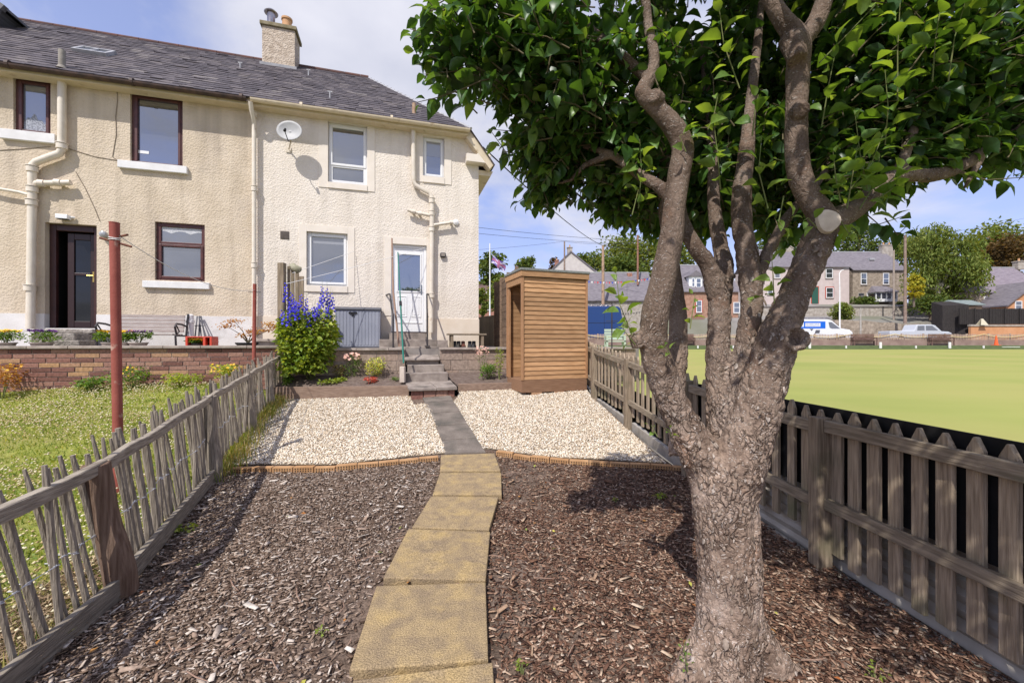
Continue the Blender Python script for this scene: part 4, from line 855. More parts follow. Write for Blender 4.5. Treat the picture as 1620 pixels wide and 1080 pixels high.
# slated dormer cheek at the far left
t_, s_, z_ = on_roof(38, 44); b = MB(); o_ = Vector((t_, s_, z_ - .1))
pz = [(t_ - .0, z_ - .02), (t_ - 1.25, z_ + .82), (t_ - 2.6, z_ + .82), (t_ - 2.6, z_ - 1.2), (t_ - .6, z_ - 1.2)]
b.prism(pz, 1, s_ - .55, s_ + 2.2); dm = b.build('dormer', M('dormer_cheek', (.05, .05, .055), (.10, .10, .11), 2, .8, .6, 8, .02, stretch=(1, 1, 9)), hL)
b = MB(); b.bar((t_ + .08, s_ - .62, z_ - .02), (t_ - 1.28, s_ - .62, z_ + .90), .12, .12); b.hexa([(t_ + .1, s_ - .6, z_ - .03), (t_ + .1, s_ + 2.2, z_ - .03), (t_ - 1.28, s_ + 2.2, z_ + .86), (t_ - 1.28, s_ - .6, z_ + .86)], [(t_ + .1, s_ - .6, z_ + .03), (t_ + .1, s_ + 2.2, z_ + .03), (t_ - 1.28, s_ + 2.2, z_ + .92), (t_ - 1.28, s_ - .6, z_ + .92)]); b.build('dormer_roof', M('dormer_lead', (.10, .10, .11), (.15, .15, .16), 5, .6), hL)
# floodlight above the door, cable runs
t_, z_ = hl(105, 346); b = MB(); b.box(t_ - .09, t_ + .09, -.13, -.02, z_ - .03, z_ + .05); b.tube([(t_ + .1, -.06, z_ + .02), (t_ + .14, -.02, z_ + .02)], .02, 8); fl1 = b.build('floodlight', m_white, hL, bevel=.01)
b = MB(); b.box(t_ - .075, t_ + .075, -.12, -.035, z_ - .036, z_ - .0301); b.build('lens', m_black_pl, fl1)
b = MB()
for pix in ([(185, 137), (186, 158), (183, 185), (184, 212), (178, 248), (186, 254)], [(-5, 238), (30, 236), (80, 232)], [(104, 234), (150, 248), (186, 254)], [(120, 272), (135, 298), (150, 330), (158, 350)]): b.tube([(*[hl(x, y, -.006)[0]], -.006, hl(x, y, -.006)[1]) for x, y in pix], .006, 5)
b.build('wall_cable', M('dusty_cable', (.25, .20, .15)), hL)
t_, z_ = hl(167, 372); b = MB(); b.lathe([(.02, .0), (.055, .02), (.065, .06), (.05, .10), (.01, .12)], (0, 0, 0), 14); b.v = [(t_ + x_, -.005 - z2, z_ + y_) for x_, y_, z2 in b.v]; b.build('round_lamp', M('lamp_glass', (.35, .36, .38), None, rough=.15, spec=.6), hL, smooth=True)
# ---- right house
hR = thing('terraced_house', 'cream harled end terrace house with white windows, satellite dish wall and half glazed white door', 'house', HO, HRZ)
o4 = rect(519, 581, 196, 291); o5 = rect(669, 703, 217, 280); o6 = rect(485, 550, 368, 452); dR = rect(619, 675, 387, 526)
PR = hl(700, 504)[1]
b = MB(); ZC = 4.36; wall_mesh(b, TP, TE, PR, ZC, [o4[:3] + (ZC,), o5[:2] + (o5[2], min(o5[3], ZC)), o6, dR], depth=.12)
tops_ = [(TP, o4[0]), (o4[1], o5[0]), (o5[1], 1.28)]
holes_top = [(o4[0], o4[1], ZC, o4[3])] if o4[3] > ZC else []
if o5[3] > ZC: holes_top.append((o5[0], o5[1], ZC, o5[3]))
b = MB(); allh = [o4, o5, o6, dR]; wall_mesh(b, TP, TE, PR, ZC, allh, depth=.12)
b2 = MB(); wall_mesh(b2, TP, 1.30, ZC, WT, [(h[0], h[1], h[2], h[3]) for h in (o4, o5)], depth=0)
b.add(b2.v, b2.f); b.add([(1.30, 0, ZC), (TE, 0, ZC), (TE, 0, 4.42), (1.30, 0, WT)], [(0, 1, 2, 3)])
b.add([(TE, 0, -.9), (TE, 8, -.9), (TE, 8, 4.42), (TE, 0, 4.42)], [(0, 1, 2, 3)])
b.build('wall', m_harl_r, hR, fix=False)
b = MB(); wall_mesh(b, TP, TE + .012, -1.0, PR, [(dR[0], dR[1], dR[2], PR)], s0=-.012, depth=.13, top=False)
for a, c in ((TP, dR[0]), (dR[1], TE + .012)): b.add([(a, -.012, PR), (c, -.012, PR), (c, 0, PR), (a, 0, PR)], [(0, 1, 2, 3)])
b.add([(TE + .012, -.012, -1), (TE + .012, 8, -1), (TE + .012, 8, PR), (TE + .012, -.012, PR)], [(0, 1, 2, 3)]); b.build('plinth', m_plinth_r, hR, fix=False)
def surround(r_in, px0, px1, pyt, pyb, bottom=True):
    r_ = rect(px0, px1, pyt, pyb); b = MB(); t0, t1, z0, z1 = r_; a, c, d, e = r_in; p, q = -.014, .0
    b.box(t0, a, p, q, z0, z1); b.box(c, t1, p, q, z0, z1); b.box(a, c, p, q, e, z1)
    if bottom: b.box(a, c, -.03, .1, z0 + .0, d); 
    return b.build('window_surround', m_band, hR, bevel=.003)
surround(o4, 504, 593, 182, 300); surround(o5, 657, 714, 206, 290); surround(o6, 473, 561, 357, 462); surround(dR, 608, 684, 376, 500, False)
def white_win(r_, splits=(), sashes=(), gl=m_glass): return window(hR, (r_[0] + .002, r_[1] - .002, r_[2] + .002, r_[3] - .002), .082, m_white, gl, splits, depth=.11, sashes=sashes)
z4 = hl(550, 262)[1]; f4 = white_win(o4, (z4,), [(o4[0] + .03, o4[1] - .03, z4, o4[3] - .04)])
f5 = white_win(o5, (), [(o5[0] + .03, o5[1] - .03, o5[2] + .03, o5[3] - .03)])
f6 = white_win(o6, (), [(o6[0] + .035, o6[1] - .035, o6[2] + .035, o6[3] - .035)])
for r_, f_, zlo in ((o5, f5, .55), (o6, f6, .80)):
    zz = r_[2] + (r_[3] - r_[2]) * zlo; b = MB(); b.add([(r_[0] + .075, .0915, zz), (r_[1] - .075, .0915, zz), (r_[1] - .075, .0915, r_[3] - .08), (r_[0] + .075, .0915, r_[3] - .08)], [(0, 1, 2, 3)]); b.build('blind', glass('blind', (.27, .28, .31), .16), f_, fix=False)
# door
t0, t1, z0, z1 = dR; b = MB(); fw = .065
b.box(t0 + .002, t0 + fw, .05, .12, z0, z1 - .002); b.box(t1 - fw, t1 - .002, .05, .12, z0, z1 - .002); b.box(t0 + fw, t1 - fw, .05, .12, z1 - fw, z1 - .002); b.build('door_frame', m_white, hR, bevel=.006)
a, c = t0 + fw + .004, t1 - fw - .004; zg0, zg1 = hl(646, 461)[1], hl(646, 401)[1]; b = MB(); g0, g1 = a + .06, c - .06; s0 = .065
b.box(a, g0, s0, .11, z0 + .02, z1 - fw - .004); b.box(g1, c, s0, .11, z0 + .02, z1 - fw - .004); b.box(g0, g1, s0, .11, zg1, z1 - fw - .004); b.box(g0, g1, s0, .11, z0 + .02, zg0)
door = b.build('door', m_white, hR, bevel=.004)
b = MB(); b.add([(g0, .08, zg0), (g1, .08, zg0), (g1, .08, zg1), (g0, .08, zg1)], [(0, 1, 2, 3)]); b.build('pane', m_glass, door, fix=False)
b = MB(); e = .018
for (q0, q1, y0, y1) in ((g0, g1, zg0, zg1),): b.box(q0 - e, q0 + e, s0 - .012, s0 + .001, y0 - e, y1 + e); b.box(q1 - e, q1 + e, s0 - .012, s0 + .001, y0 - e, y1 + e); b.box(q0 + e, q1 - e, s0 - .012, s0 + .001, y1 - e, y1 + e); b.box(q0 + e, q1 - e, s0 - .012, s0 + .001, y0 - e, y0 + e)
b.build('glazing_bead', m_white, door, bevel=.005)
mid = (a + c) / 2; zp1, zp0 = zg0 - .10, z0 + .36
for q0, q1 in ((mid - .27, mid - .05), (mid + .05, mid + .27)):
    b = MB()
    for (x0, x1, y0, y1) in ((q0, q0 + .02, zp0, zp1), (q1 - .02, q1, zp0, zp1), (q0 + .02, q1 - .02, zp0, zp0 + .02), (q0 + .02, q1 - .02, zp1 - .02, zp1)): b.box(x0, x1, s0 - .010, s0 + .001, y0, y1)
    b.box(q0 + .045, q1 - .045, s0 - .008, s0 + .001, zp0 + .045, zp1 - .045); b.build('panel', m_white, door, bevel=.004)
b = MB(); b.box(a + .03, c - .03, s0 - .012, s0 + .001, z0 + .22, z0 + .24); b.build('weather_bar', m_white, door)
b = MB(); b.box(c - .065, c - .035, s0 - .014, s0, zg0 - .05, zg0 + .17); b.tube([(c - .05, s0 - .012, zg0 + .06), (c - .05, s0 - .045, zg0 + .06), (c - .15, s0 - .05, zg0 + .065)], .009, 8); b.build('handle', M('chrome', (.55, .55, .55), None, rough=.25, metal=1), door)
b = MB(); b.box(t0 + .01, t1 - .01, -.02, .12, z0 - .012, z0 + .018); b.build('threshold', m_darkframe, hR)
# roof
roof(hR, TP, hip_t, 25, 2)
def hs(s): return hip_t(s - ES)
b = MB(); b.add([(TP, ES + .02, EZ - .02), (1.36, ES + .02, EZ - .02), (-1.1, RS, RZ - .02), (TP, RS, RZ - .02)], [(0, 1, 2, 3)]); b.add([(TP, RS, RZ - .02), (-1.1, RS, RZ - .02), (1.36, 7.6, EZ - .02), (TP, 7.6, EZ - .02)], [(0, 1, 2, 3)])
b.build('roof_deck', m_under, hR, fix=False)
b = MB(); b.add([(1.38, ES + .02, EZ - .01), (1.95, ES + .02, 4.16), (1.95, 7.6, 4.16), (1.38, 7.6, EZ - .01)], [(0, 1, 2, 3)]); b.add([(1.38, ES + .02, EZ - .01), (1.38, 7.6, EZ - .01), (-1.1, RS, RZ)], [(0, 1, 2)]); b.build('hip_roof', M('hip_slates', (.10, .085, .10), (.16, .135, .15), 8, .8, .6, 12, stretch=(1, 1, 6)), hR, fix=False)
b = MB(); x = TP
while x < -1.1 - .2: b.tube([(x + .005, RS, RZ + .005), (min(x + .445, -1.1), RS, RZ + .005)], .06, 10); x += .45
b.build('ridge_tiles', m_ridge, hR, smooth=True)
b = MB(); b.tube([(-1.1, RS, RZ - .01), (1.37, ES, EZ + .0)], .035, 8); b.build('hip_capping', m_lead, hR)
b = MB(); b.box(TP, 1.33, ES + .08, .0, 4.80, 4.845); b.box(TP, 1.33, ES + .055, ES + .08, 4.79, 4.94); b.build('soffit', m_gutter_c, hR, bevel=.004)
gutter(hR, TP + .02, 1.34, m_gutter_c, 4.885)
# raked verge board at the right-hand corner with its boxed end
b = MB()
b.hexa([(1.28, -.20, 4.76), (1.28, .05, 4.76), (1.84, .05, 4.08), (1.84, -.20, 4.08)], [(1.34, -.22, 4.94), (1.34, .05, 4.94), (1.95, .05, 4.20), (1.95, -.22, 4.20)])
b.build('verge_board', m_gutter_c, hR, bevel=.006)
ra = rect(736, 772, 250, 262); b = MB(); b.box(ra[0], ra[1] - .10, -.20, .02, ra[2], ra[3]); b.prism([(ra[1] - .10, ra[2]), (ra[1] + .04, ra[3]), (ra[1] - .06, ra[3] + .1), (ra[0] + .25, ra[3] + .02), (ra[0] + .25, ra[3]), (ra[1] - .10, ra[3])][::1], 1, -.20, .02); b.build('corbel', m_band, hR, bevel=.006)
b = MB(); b.hexa([(TE, .02, 4.0), (TE + .30, .02, 4.0), (TE + .30, 7.6, 4.0), (TE, 7.6, 4.0)], [(TE, .02, 4.12), (TE + .36, .02, 4.12), (TE + .36, 7.6, 4.12), (TE, 7.6, 4.12)]); b.build('side_soffit', m_gutter_c, hR)
# chimney
cs = 3.1; ta, tb = T(414.5, cs), T(466.5, cs); zt_ = hl(440, 44, cs)[1]; zt2 = hl(440, 37, cs - .03)[1]; b = MB(); b.box(ta, tb, cs, cs + .62, 6.2, zt_); ch = b.build('chimney', m_chim, hR, bevel=.01)
b = MB(); b.box(ta - .05, tb + .05, cs - .05, cs + .67, zt_ + .001, zt_ + .10); b.build('chimney_coping', M('mossy_coping', (.19, .16, .09), (.27, .23, .15), 9, .9), ch, bevel=.008)
b = MB(); t_ = T(429, cs + .25); b.lathe([(.10, 0), (.10, .42), (.105, .43)], (t_, cs + .25, zt_ + .1), 16); b.lathe([(.17, .42), (.18, .44), (.12, .50), (.01, .51)], (t_, cs + .25, zt_ + .1), 18); b.build('cowl', m_steel, ch, smooth=True)
b = MB(); t_ = T(454, cs + .25); b.lathe([(.13, 0), (.12, .30), (.145, .31), (.145, .36), (.11, .38), (.10, .20)], (t_, cs + .25, zt_ + .1), 18); b.build('chimney_pot', m_terracotta, ch, smooth=True)
b = MB(); t_ = T(446, cs + .45); b.lathe([(.06, 0), (.055, .2), (.03, .21)], (t_, cs + .45, zt_ + .1), 12); b.build('chimney_pot', m_steel, ch, smooth=True)
b = MB(); t_ = T(462, cs + .48); b.lathe([(.09, 0), (.085, .14), (.10, .15), (.10, .19), (.05, .2)], (t_, cs + .48, zt_ + .1), 14); b.build('chimney_pot', m_terracotta, ch, smooth=True)
b = MB(); b.hexa([(ta - .05, cs - .04, EZ + SLP * (cs - .04 - ES) + .0), (tb + .05, cs - .04, EZ + SLP * (cs - .04 - ES)), (tb + .05, cs, EZ + SLP * (cs - ES)), (ta - .05, cs, EZ + SLP * (cs - ES))], [(ta - .05, cs - .05, EZ + SLP * (cs - ES) + .05), (tb + .05, cs - .05, EZ + SLP * (cs - ES) + .05), (tb + .05, cs, EZ + SLP * (cs - ES) + .06), (ta - .05, cs, EZ + SLP * (cs - ES) + .06)]); b.build('flashing', m_lead, ch)
b = MB()
for px, py in ((488, 112), (522, 148)): t_, s_, z_ = on_roof(px, py + 8); b.tube([(t_, s_, z_ - .02), (t_, s_, z_ + .16)], .016, 8); b.box(t_ - .05, t_ + .05, s_ - .01, s_ + .01, z_ + .14, z_ + .17)
b.build('roof_vent', m_lead, hR)
t_, s_, z_ = on_roof(655, 180); b = MB(); b.tube([(t_, s_, z_ - .05), (t_, s_, z_ + .24)], .045, 12); b.build('vent_pipe', M('rusty_pipe', (.28, .15, .10), (.42, .3, .2), 8, .8), hR, smooth=True)
# soil stack on the right house
pipe(hR, ppath([(654, 196), (654, 286), (657, 293), (679, 305), (683, 312), (683, 400), (682, 526)]), .052, 'downpipe', joints=[(*hp(683, 318), 'z'), (*hp(683, 338), 'z'), (*hp(683, 363), 'z'), (*hp(683, 468), 'z')])
pipe(hR, ppath([(645, 332), (652, 335), (681, 341)]), .036, 'waste_pipe', joints=[(*hp(654, 335), 'x'), (*hp(664, 338), 'x')])
pipe(hR, ppath([(686, 356), (708, 353), (716, 352)]), .033, 'waste_pipe', joints=[(*hp(714, 352), 'x')])
t_, z_ = hl(721, 352); b = MB(); b.lathe([(.06, 0), (.07, .01), (.02, .03)], (0, 0, 0), 14); b.v = [(t_ + x_, -.02 - z2, z_ + y_) for x_, y_, z2 in b.v]; b.build('pipe_flange', m_sill, hR)
t_, z_ = hl(450.5, 372); b = MB(); e = .085; b.box(t_ - e, t_ + e, -.008, .003, z_ - e, z_ + e)
for k in range(7): b.box(t_ - e + .01, t_ + e - .01, -.016, -.008, z_ - e + .012 + k * .022, z_ - e + .022 + k * .022)
b.build('air_vent', M('vent_grey', (.14, .12, .105), (.2, .17, .15), 20, .8), hR)
t_, z_ = hl(700.5, 404); b = MB(); b.box(t_ - .065, t_ + .065, -.07, -.002, z_ - .055, z_ + .055); wl = b.build('wall_light', m_iron, hR, bevel=.02); b = MB(); b.box(t_ - .042, t_ + .042, -.076, -.0701, z_ - .032, z_ + .035); b.build('lens', M('lens', (.28, .24, .2), None, rough=.3), wl, bevel=.002)
# satellite dish
t_, z_ = hl(452, 226); dt, dz = hl(458, 207, -.34)
sdh = thing('satellite_dish', 'pale grey satellite dish on the cream wall left of the upper window', 'satellite dish', HW(dt, -.34, dz), HRZ)
b = MB(); n = 28; rings = 6; rad = .225; c0 = Vector((-.12, -1, .12)).normalized(); Q = c0.to_track_quat('Z', 'Y')
V_ = []; 
for k in range(rings + 1):
    rr = rad * k / rings
    for i in range(n): a = 2 * math.pi * i / n; V_.append(Q @ Vector((rr * math.cos(a) * 1.1, rr * math.sin(a) * .95, rr * rr * 1.0 - .04)))
F_ = [(k * n + i, k * n + (i + 1) % n, (k + 1) * n + (i + 1) % n, (k + 1) * n + i) for k in range(rings) for i in range(n)]
b.add(V_, F_); o = b.build('reflector', m_dish, sdh, smooth=True, fix=False); md = o.modifiers.new('s', 'SOLIDIFY'); md.thickness = .008
b = MB(); e = Q @ Vector((0, -.16, .24)); b.tube([Q @ Vector((0, -.22, -.02)), Q @ Vector((0, -.25, .04)), e], .009, 6); b.build('arm', m_black_pl, sdh)
b = MB(); b.tube([e, e + (Q @ Vector((0, .06, -.03)))], [.028, .02], 10); b.build('receiver', m_black_pl, sdh)
b = MB(); b.tube([(0, .05, -.05), (.0, .1, -.2), (-.08, .30, -.25)], .016, 8); b.box(-.14, -.04, .32, .335, -.31, -.2); b.build('bracket', m_pipe, sdh)
# ---------------------------------------------------------------- things on the right-hand terrace
t0, t1 = T(528, -.62), T(603, -.62); zt_ = hl(565, 486, -.62)[1]; bx_ = thing('storage_box', 'grey plastic garden storage box with vertical ribs beside the back door', 'storage box', HW(0, 0, 0), HRZ)
b = MB(); b.box(t0 + .02, t1 - .02, -.60, -.06, DECK + .001, zt_ - .05); b.build('body', m_grey_pl, bx_, bevel=.01)
tm = T(560, -.62)
for a, c in ((t0 + .03, tm - .004), (tm + .004, t1 - .03)):
    b = MB(); b.box(a, c, -.625, -.601, DECK + .03, zt_ - .06); x = a + .04
    while x < c - .05: b.box(x, x + .045, -.632, -.626, DECK + .06, zt_ - .09); x += .065
    b.build('door', m_grey_pl, bx_, bevel=.003)
b = MB(); b.hexa([(t0, -.66, zt_ - .05), (t1, -.66, zt_ - .05), (t1, -.04, zt_ - .05), (t0, -.04, zt_ - .05)], [(t0 + .01, -.64, zt_ + .0), (t1 - .01, -.64, zt_ + .0), (t1 - .01, -.04, zt_ + .05), (t0 + .01, -.04, zt_ + .05)]); b.build('lid', m_grey_dk, bx_, bevel=.01)
b = MB(); b.box(tm - .1, tm + .06, -.65, -.633, zt_ - .13, zt_ - .10); b.box(tm - .05, tm + .0, -.65, -.633, zt_ - .18, zt_ - .131); b.build('latch', m_black_pl, bx_)
# handrails
for px_top, px_bot, s_t, s_b, hook, lab, zb in ((617, 622, -.35, -1.18, -1, 'slim black handrail left of the back steps', DECK), (675, 676, -.3, -1.2, 1, 'slim black handrail right of the back steps', -.10)):
    ht = hl(px_top, 464.5, s_t); tt = ht[0]; tb_ = T(px_bot, s_b); rl = thing('handrail', lab, 'handrail', HW(0, 0, 0), HRZ)
    b = MB(); x2 = T(611 if hook < 0 else 679, -.05); b.tube([(x2, -.02, ht[1]), (tt - .02 * hook * -1, s_t + .05, ht[1]), (tt, s_t - .05, ht[1] - .02), (tt + (tb_ - tt) * .55, -.8, ht[1] - .36), (tb_, s_b + .02, ht[1] - .50), (tb_, s_b, zb)], .018, 10); b.build('rail', m_iron, rl, smooth=True)
    b = MB(); b.box(tb_ - .05, tb_ + .05, s_b - .05, s_b + .05, zb + .001, zb + .02); b.build('base_plate', m_iron, rl, bevel=.004)
# props leaning by the door
q0 = hl(620, 377, -.35); q1 = hl(632, 555, -1.1); b = MB(); b.tube([(q1[0], -1.1, q1[1]), (q0[0] + .03, -.7, (q0[1] + q1[1]) / 2), (q0[0], -.35, q0[1])], [.022, .02, .017], 8); o = b.build('clothes_prop', m_broom); o.location = HO; o.rotation_euler.z = HRZ; tag(o, 'long brown wooden clothes prop leaning by the white back door', 'clothes prop')
q0 = P(629.5, 399, 8.3); q1 = P(638.5, 574, 7.45); gp = thing('clothes_prop', 'green metal clothes prop standing in the pale block beside the steps', 'clothes prop', q1)
b = MB(); d = q0 - q1; b.tube([(0, 0, 0), d * .5], .0165, 10); b.build('lower_tube', m_greenmetal, gp, smooth=True); b = MB(); b.tube([d * .5, d], .012, 10); b.build('upper_tube', m_greenmetal, gp, smooth=True); b = MB(); b.tube([d * .49, d * .53], .026, 10); b.build('clamp', m_black_pl, gp)
# low shelf with boots
t0, t1 = T(708, -.5), T(760, -.5); zs_ = hl(735, 530, -.5)[1]; sh = thing('bench_shelf', 'low wooden boot bench against the cream house wall', 'bench', HW(0, 0, 0), HRZ)
b = MB(); b.box(t0, t1 + .12, -.62, -.30, zs_, zs_ + .035); b.build('seat', m_wood_gh, sh, bevel=.005)
for x in (t0 + .06, t1 + .0):
    for s_ in (-.60, -.36): b = MB(); b.box(x, x + .06, s_, s_ + .04, DECK + .001, zs_ - .001); b.build('leg', m_wood_g, sh, bevel=.004)
bn = ['black', 'dull black', 'brown', 'dark grey', 'black']
for k, (px, c_) in enumerate(((719, (.02, .02, .02)), (725, (.04, .035, .03)), (733, (.13, .05, .035)), (743, (.025, .025, .03)), (749, (.02, .02, .025)))):
    t_ = T(px, -.48); b = MB(); b.prism([(-.13, 0), (.07, 0), (.08, .05), (.02, .08), (.0, .15), (-.08, .15), (-.09, .07), (-.13, .05)][::1], 0, -.04, .04)
    b.v = [(x_ * (1 if z2 > .06 else 1.15), -y_, z2) for x_, y_, z2 in b.v]; bt = thing('boot', ['black boot at the left end under the boot bench', 'dull black boot second from the left under the boot bench', 'brown boot in the middle under the boot bench', 'dark boot second from the right under the boot bench', 'black boot at the right end under the boot bench'][k], 'boot', HW(t_, -.48, DECK + .001), HRZ + random.uniform(-.5, .5), 'boots under the bench')
    b.build('upper', M('boot_%d' % k, c_, None, rough=.5), bt, bevel=.02, seg=3); b = MB(); b.box(-.047, .047, -.08, .138, .0, .018); b.build('sole', m_black_pl, bt, bevel=.005)
# ---------------------------------------------------------------- the neighbour's terrace
def hthing(name, lab, cat, px, s, z=-.10, grp=None): return thing(name, lab, cat, HW(T(px, s), s, z), HRZ, grp)
# stone door step
b = MB(); t0, t1 = T(76, -.3), T(152, -.3); ss = thing('door_steps', 'rough stone slabs stacked as steps below the dark open door', 'steps', HW(0, 0, 0), HRZ)
b.box(t0, t1, -.40, .02, dL[2] - .10, dL[2] - .025); b.build('top_step', M('rough_stone', (.24, .21, .18), (.42, .38, .33), 12, .95, 1, 25, .03), ss, bevel=.02)
b = MB(); b.box(t0 + .05, t1 - .05, -.75, -.3, -.10, dL[2] - .105); b.box(t0 + .2, t1 + .05, -.82, -.4, -.10, .02); b.build('lower_step', M('rough_stone_b', (.20, .18, .155), (.36, .32, .28), 12, .95, 1, 25, .03), ss, bevel=.02)
# bench
t0, t1 = T(170, -.55), T(290, -.55); bz = hl(240, 497, -.5)[1]; bn_ = thing('garden_bench', 'weathered slatted garden bench with black iron ends on the neighbour terrace', 'bench', HW(0, 0, 0), HRZ)
zb0 = hl(240, 526, -.5)[1]; k = 5; hh = (bz - zb0) / k
for i in range(k): b = MB(); b.box(t0 + .04, t1 - .04, -.40 - .012 * i * -1 - .04, -.40 + .012 * i - .02, zb0 + i * hh + .006, zb0 + (i + 1) * hh - .004); b.build('back_slat', M('bench_wood', (.34, .28, .25), (.46, .40, .37), 3, .9, .5, 6, stretch=(2, 20, 30)) if i == 0 else bpy.data.materials['bench_wood'], bn_, bevel=.004)
for i in range(4): b = MB(); b.box(t0 + .04, t1 - .04, -.85 + i * .1, -.77 + i * .1, zb0 - .05, zb0 - .025); b.build('seat_slat', bpy.data.materials['bench_wood'], bn_, bevel=.004)
for x in (t0, t1):
    b = MB(); b.tube([(x, -.82, -.10), (x, -.84, .10), (x, -.80, zb0 - .04), (x, -.86, zb0 + .10), (x, -.80, zb0 + .16), (x, -.6, zb0 + .15), (x, -.42, zb0 + .12)], .018, 8); b.tube([(x, -.40, -.10), (x, -.44, zb0 - .05), (x, -.36, bz + .02)], .018, 8); b.tube([(x, -.82, zb0 - .06), (x, -.42, zb0 - .06)], .015, 8); b.tube([(x, -.84, .1), (x, -.7, zb0 + .02), (x, -.8, zb0 + .12)], .012, 8)
    b.build('end_frame', m_iron, bn_, smooth=True)
# red crate with flowers, grey drain stub and bundled frames
t0, t1 = T(293, -1.0), T(335, -1.0); cr_ = thing('plastic_crate', 'red plastic crate lying on its side with yellow flowers', 'crate', HW(0, 0, -.10), HRZ); ztc = hl(314, 532, -1.0)[1] + .10
b = MB(); b.box(t0, t1, -1.0, -.7, ztc - .02, ztc); b.box(t0, t0 + .035, -1.0, -.7, .001, ztc - .021); b.box(t1 - .035, t1, -1.0, -.7, .001, ztc - .021); b.box(t0 + .036, t1 - .036, -.72, -.7, .001, ztc - .021); b.box(t1 - .14, t1 - .10, -1.0, -.9, .001, ztc - .021); b.box(t0 + .036, t1 - .036, -1.0, -.72, .001, .02); b.build('shell', m_orange_pl, cr_, bevel=.006)
t_ = T(301, -.3); b = MB(); zt_ = hl(301, 497, -.3)[1]; b.lathe([(.06, -.10), (.06, zt_ - .02), (.03, zt_)], (0, 0, 0), 14); b.lathe([(.075, zt_ - .17), (.075, zt_ - .12)], (0, 0, 0), 14); o = b.build('drain_stub', m_sill, smooth=True); o.location = HW(t_, -.3, 0); tag(o, 'short pale drain pipe stub between the bench and the red crate', 'pipe')
ft = thing('folded_trestle', 'grey folded metal trestle leaning on the white plinth', 'trestle', HW(0, 0, 0), HRZ)
for px0, px1 in ((307, 312), (314, 316), (320, 315), (327, 318)):
    a = hl(px0, 530, -.35); c = hl(px1, 500, -.06); b = MB(); b.tube([(a[0], -.35, -.10), (c[0], -.06, c[1])], .012, 6); b.build('leg', m_grey_dk, ft)
b = MB(); a = hl(308, 515, -.2); c = hl(324, 515, -.2); b.tube([(a[0], -.2, a[1]), (c[0], -.2, c[1])], .01, 6); b.build('crossbar', m_grey_dk, ft)
# dark pedestal under the potted maple's table at the boundary
t0, t1 = T(404, -.9), T(440, -.9); zt_ = hl(420, 536, -.9)[1]; b = MB(); b.box(t0, t1, -1.1, -.7, zt_ - .05, zt_); b.box(t0 + .05, t1 - .03, -1.05, -.75, -.10, zt_ - .051); o = b.build('stone_plinth', m_cope, bevel=.008); o.location = HO; o.rotation_euler.z = HRZ; tag(o, 'low stone plinth in the corner of the neighbour terrace', 'plinth')
# ---------------------------------------------------------------- clothes poles and lines
cp = P(188, 775, 3.6); cp.z = lz(cp.x, cp.y) - .05; ctop = P(181, 353, 3.6); p1 = thing('clothes_pole', 'tall rusty red clothes pole standing in the clover lawn', 'clothes pole', cp); d = ctop - cp
b = MB(); b.tube([(0, 0, 0), d], .036, 16); b.build('pole', m_rust, p1, smooth=True)
def up(f): return d * f
b = MB()
for (x0, z0, x1, z1) in ((.0, .055, .11, .05), (-.10, .085, .07, .05)): pass
e = Vector((0, -.02, 0)); b.tube([up(.935) + Vector((-.10, -.03, .02)), up(.925) + Vector((.12, .03, -.02))], .010, 8); b.tube([up(.955) + Vector((-.02, .05, 0)), up(.955) + Vector((.13, -.02, .0))], .010, 8); b.build('peg', M('rusty_peg', (.15, .06, .045), (.2, .08, .05), 8, .8), p1)
b = MB(); r_ = .04; b.tube([up(.945) + Vector((r_ * math.cos(a), r_ * math.sin(a), .005 * math.sin(a * 2))) for a in np.linspace(0, 6.2, 14)], .004, 5); b.tube([up(.935) + Vector((r_ * math.cos(a), r_ * math.sin(a), .008)) for a in np.linspace(0, 6.2, 14)], .004, 5); b.build('rope_loop', m_rope, p1)
b = MB(); b.tube([up(1.0) + Vector((0, 0, -.002)), up(1.0) + Vector((0, 0, .006))], .038, 16); b.build('cap', m_rust, p1)
c2 = P(401, 640, 6.75); c2.z = EYE - 1.0; t2 = P(403, 449, 6.75); p2 = thing('clothes_pole', 'thin red clothes pole in front of the white plinth by the paling fence', 'clothes pole', c2); d2 = t2 - c2
b = MB(); b.tube([(0, 0, 0), d2], .028, 12); b.build('pole', m_rust, p2, smooth=True); b = MB(); b.tube([d2 * .93 + Vector((-.1, 0, 0)), d2 * .93 + Vector((.1, 0, 0))], .007, 6); b.build('peg', m_iron, p2)
def line(name, a, c, sag, r_, mat, lab, cat='clothes line'):
    a = Vector(a); c = Vector(c); b = MB(); n = 16; b.tube([a.lerp(c, i / n) - Vector((0, 0, sag * 4 * (i / n) * (1 - i / n))) for i in range(n + 1)], r_, 5, cap=False); return tag(b.build(name, mat), lab, cat)
line('clothes_line', ctop - Vector((-.04, 0, .11)), t2 - Vector((0, 0, .10)), .16, .004, m_wire, 'thin clothes line sagging between the two red poles')
tp_ = P(452, 449, 7.3); line('clothes_line', tp_, HW(T(672, -.06), -.06, hl(672, 392, -.06)[1]), .02, .005, m_rope, 'upper white rope from the tall grey post across the white window')
line('clothes_line', P(462, 432, 7.5), HW(T(560, -.04), -.04, hl(560, 398, -.04)[1]), .0, .005, m_rope, 'short white rope crossing the top of the ground floor white window')
line('wall_cable', HW(T(764, -.1), -.1, hl(764, 233, -.1)[1]), P(985, 388, 60), 1.2, .018, m_cable, 'black service cable from the house corner to the far pole', 'cable')
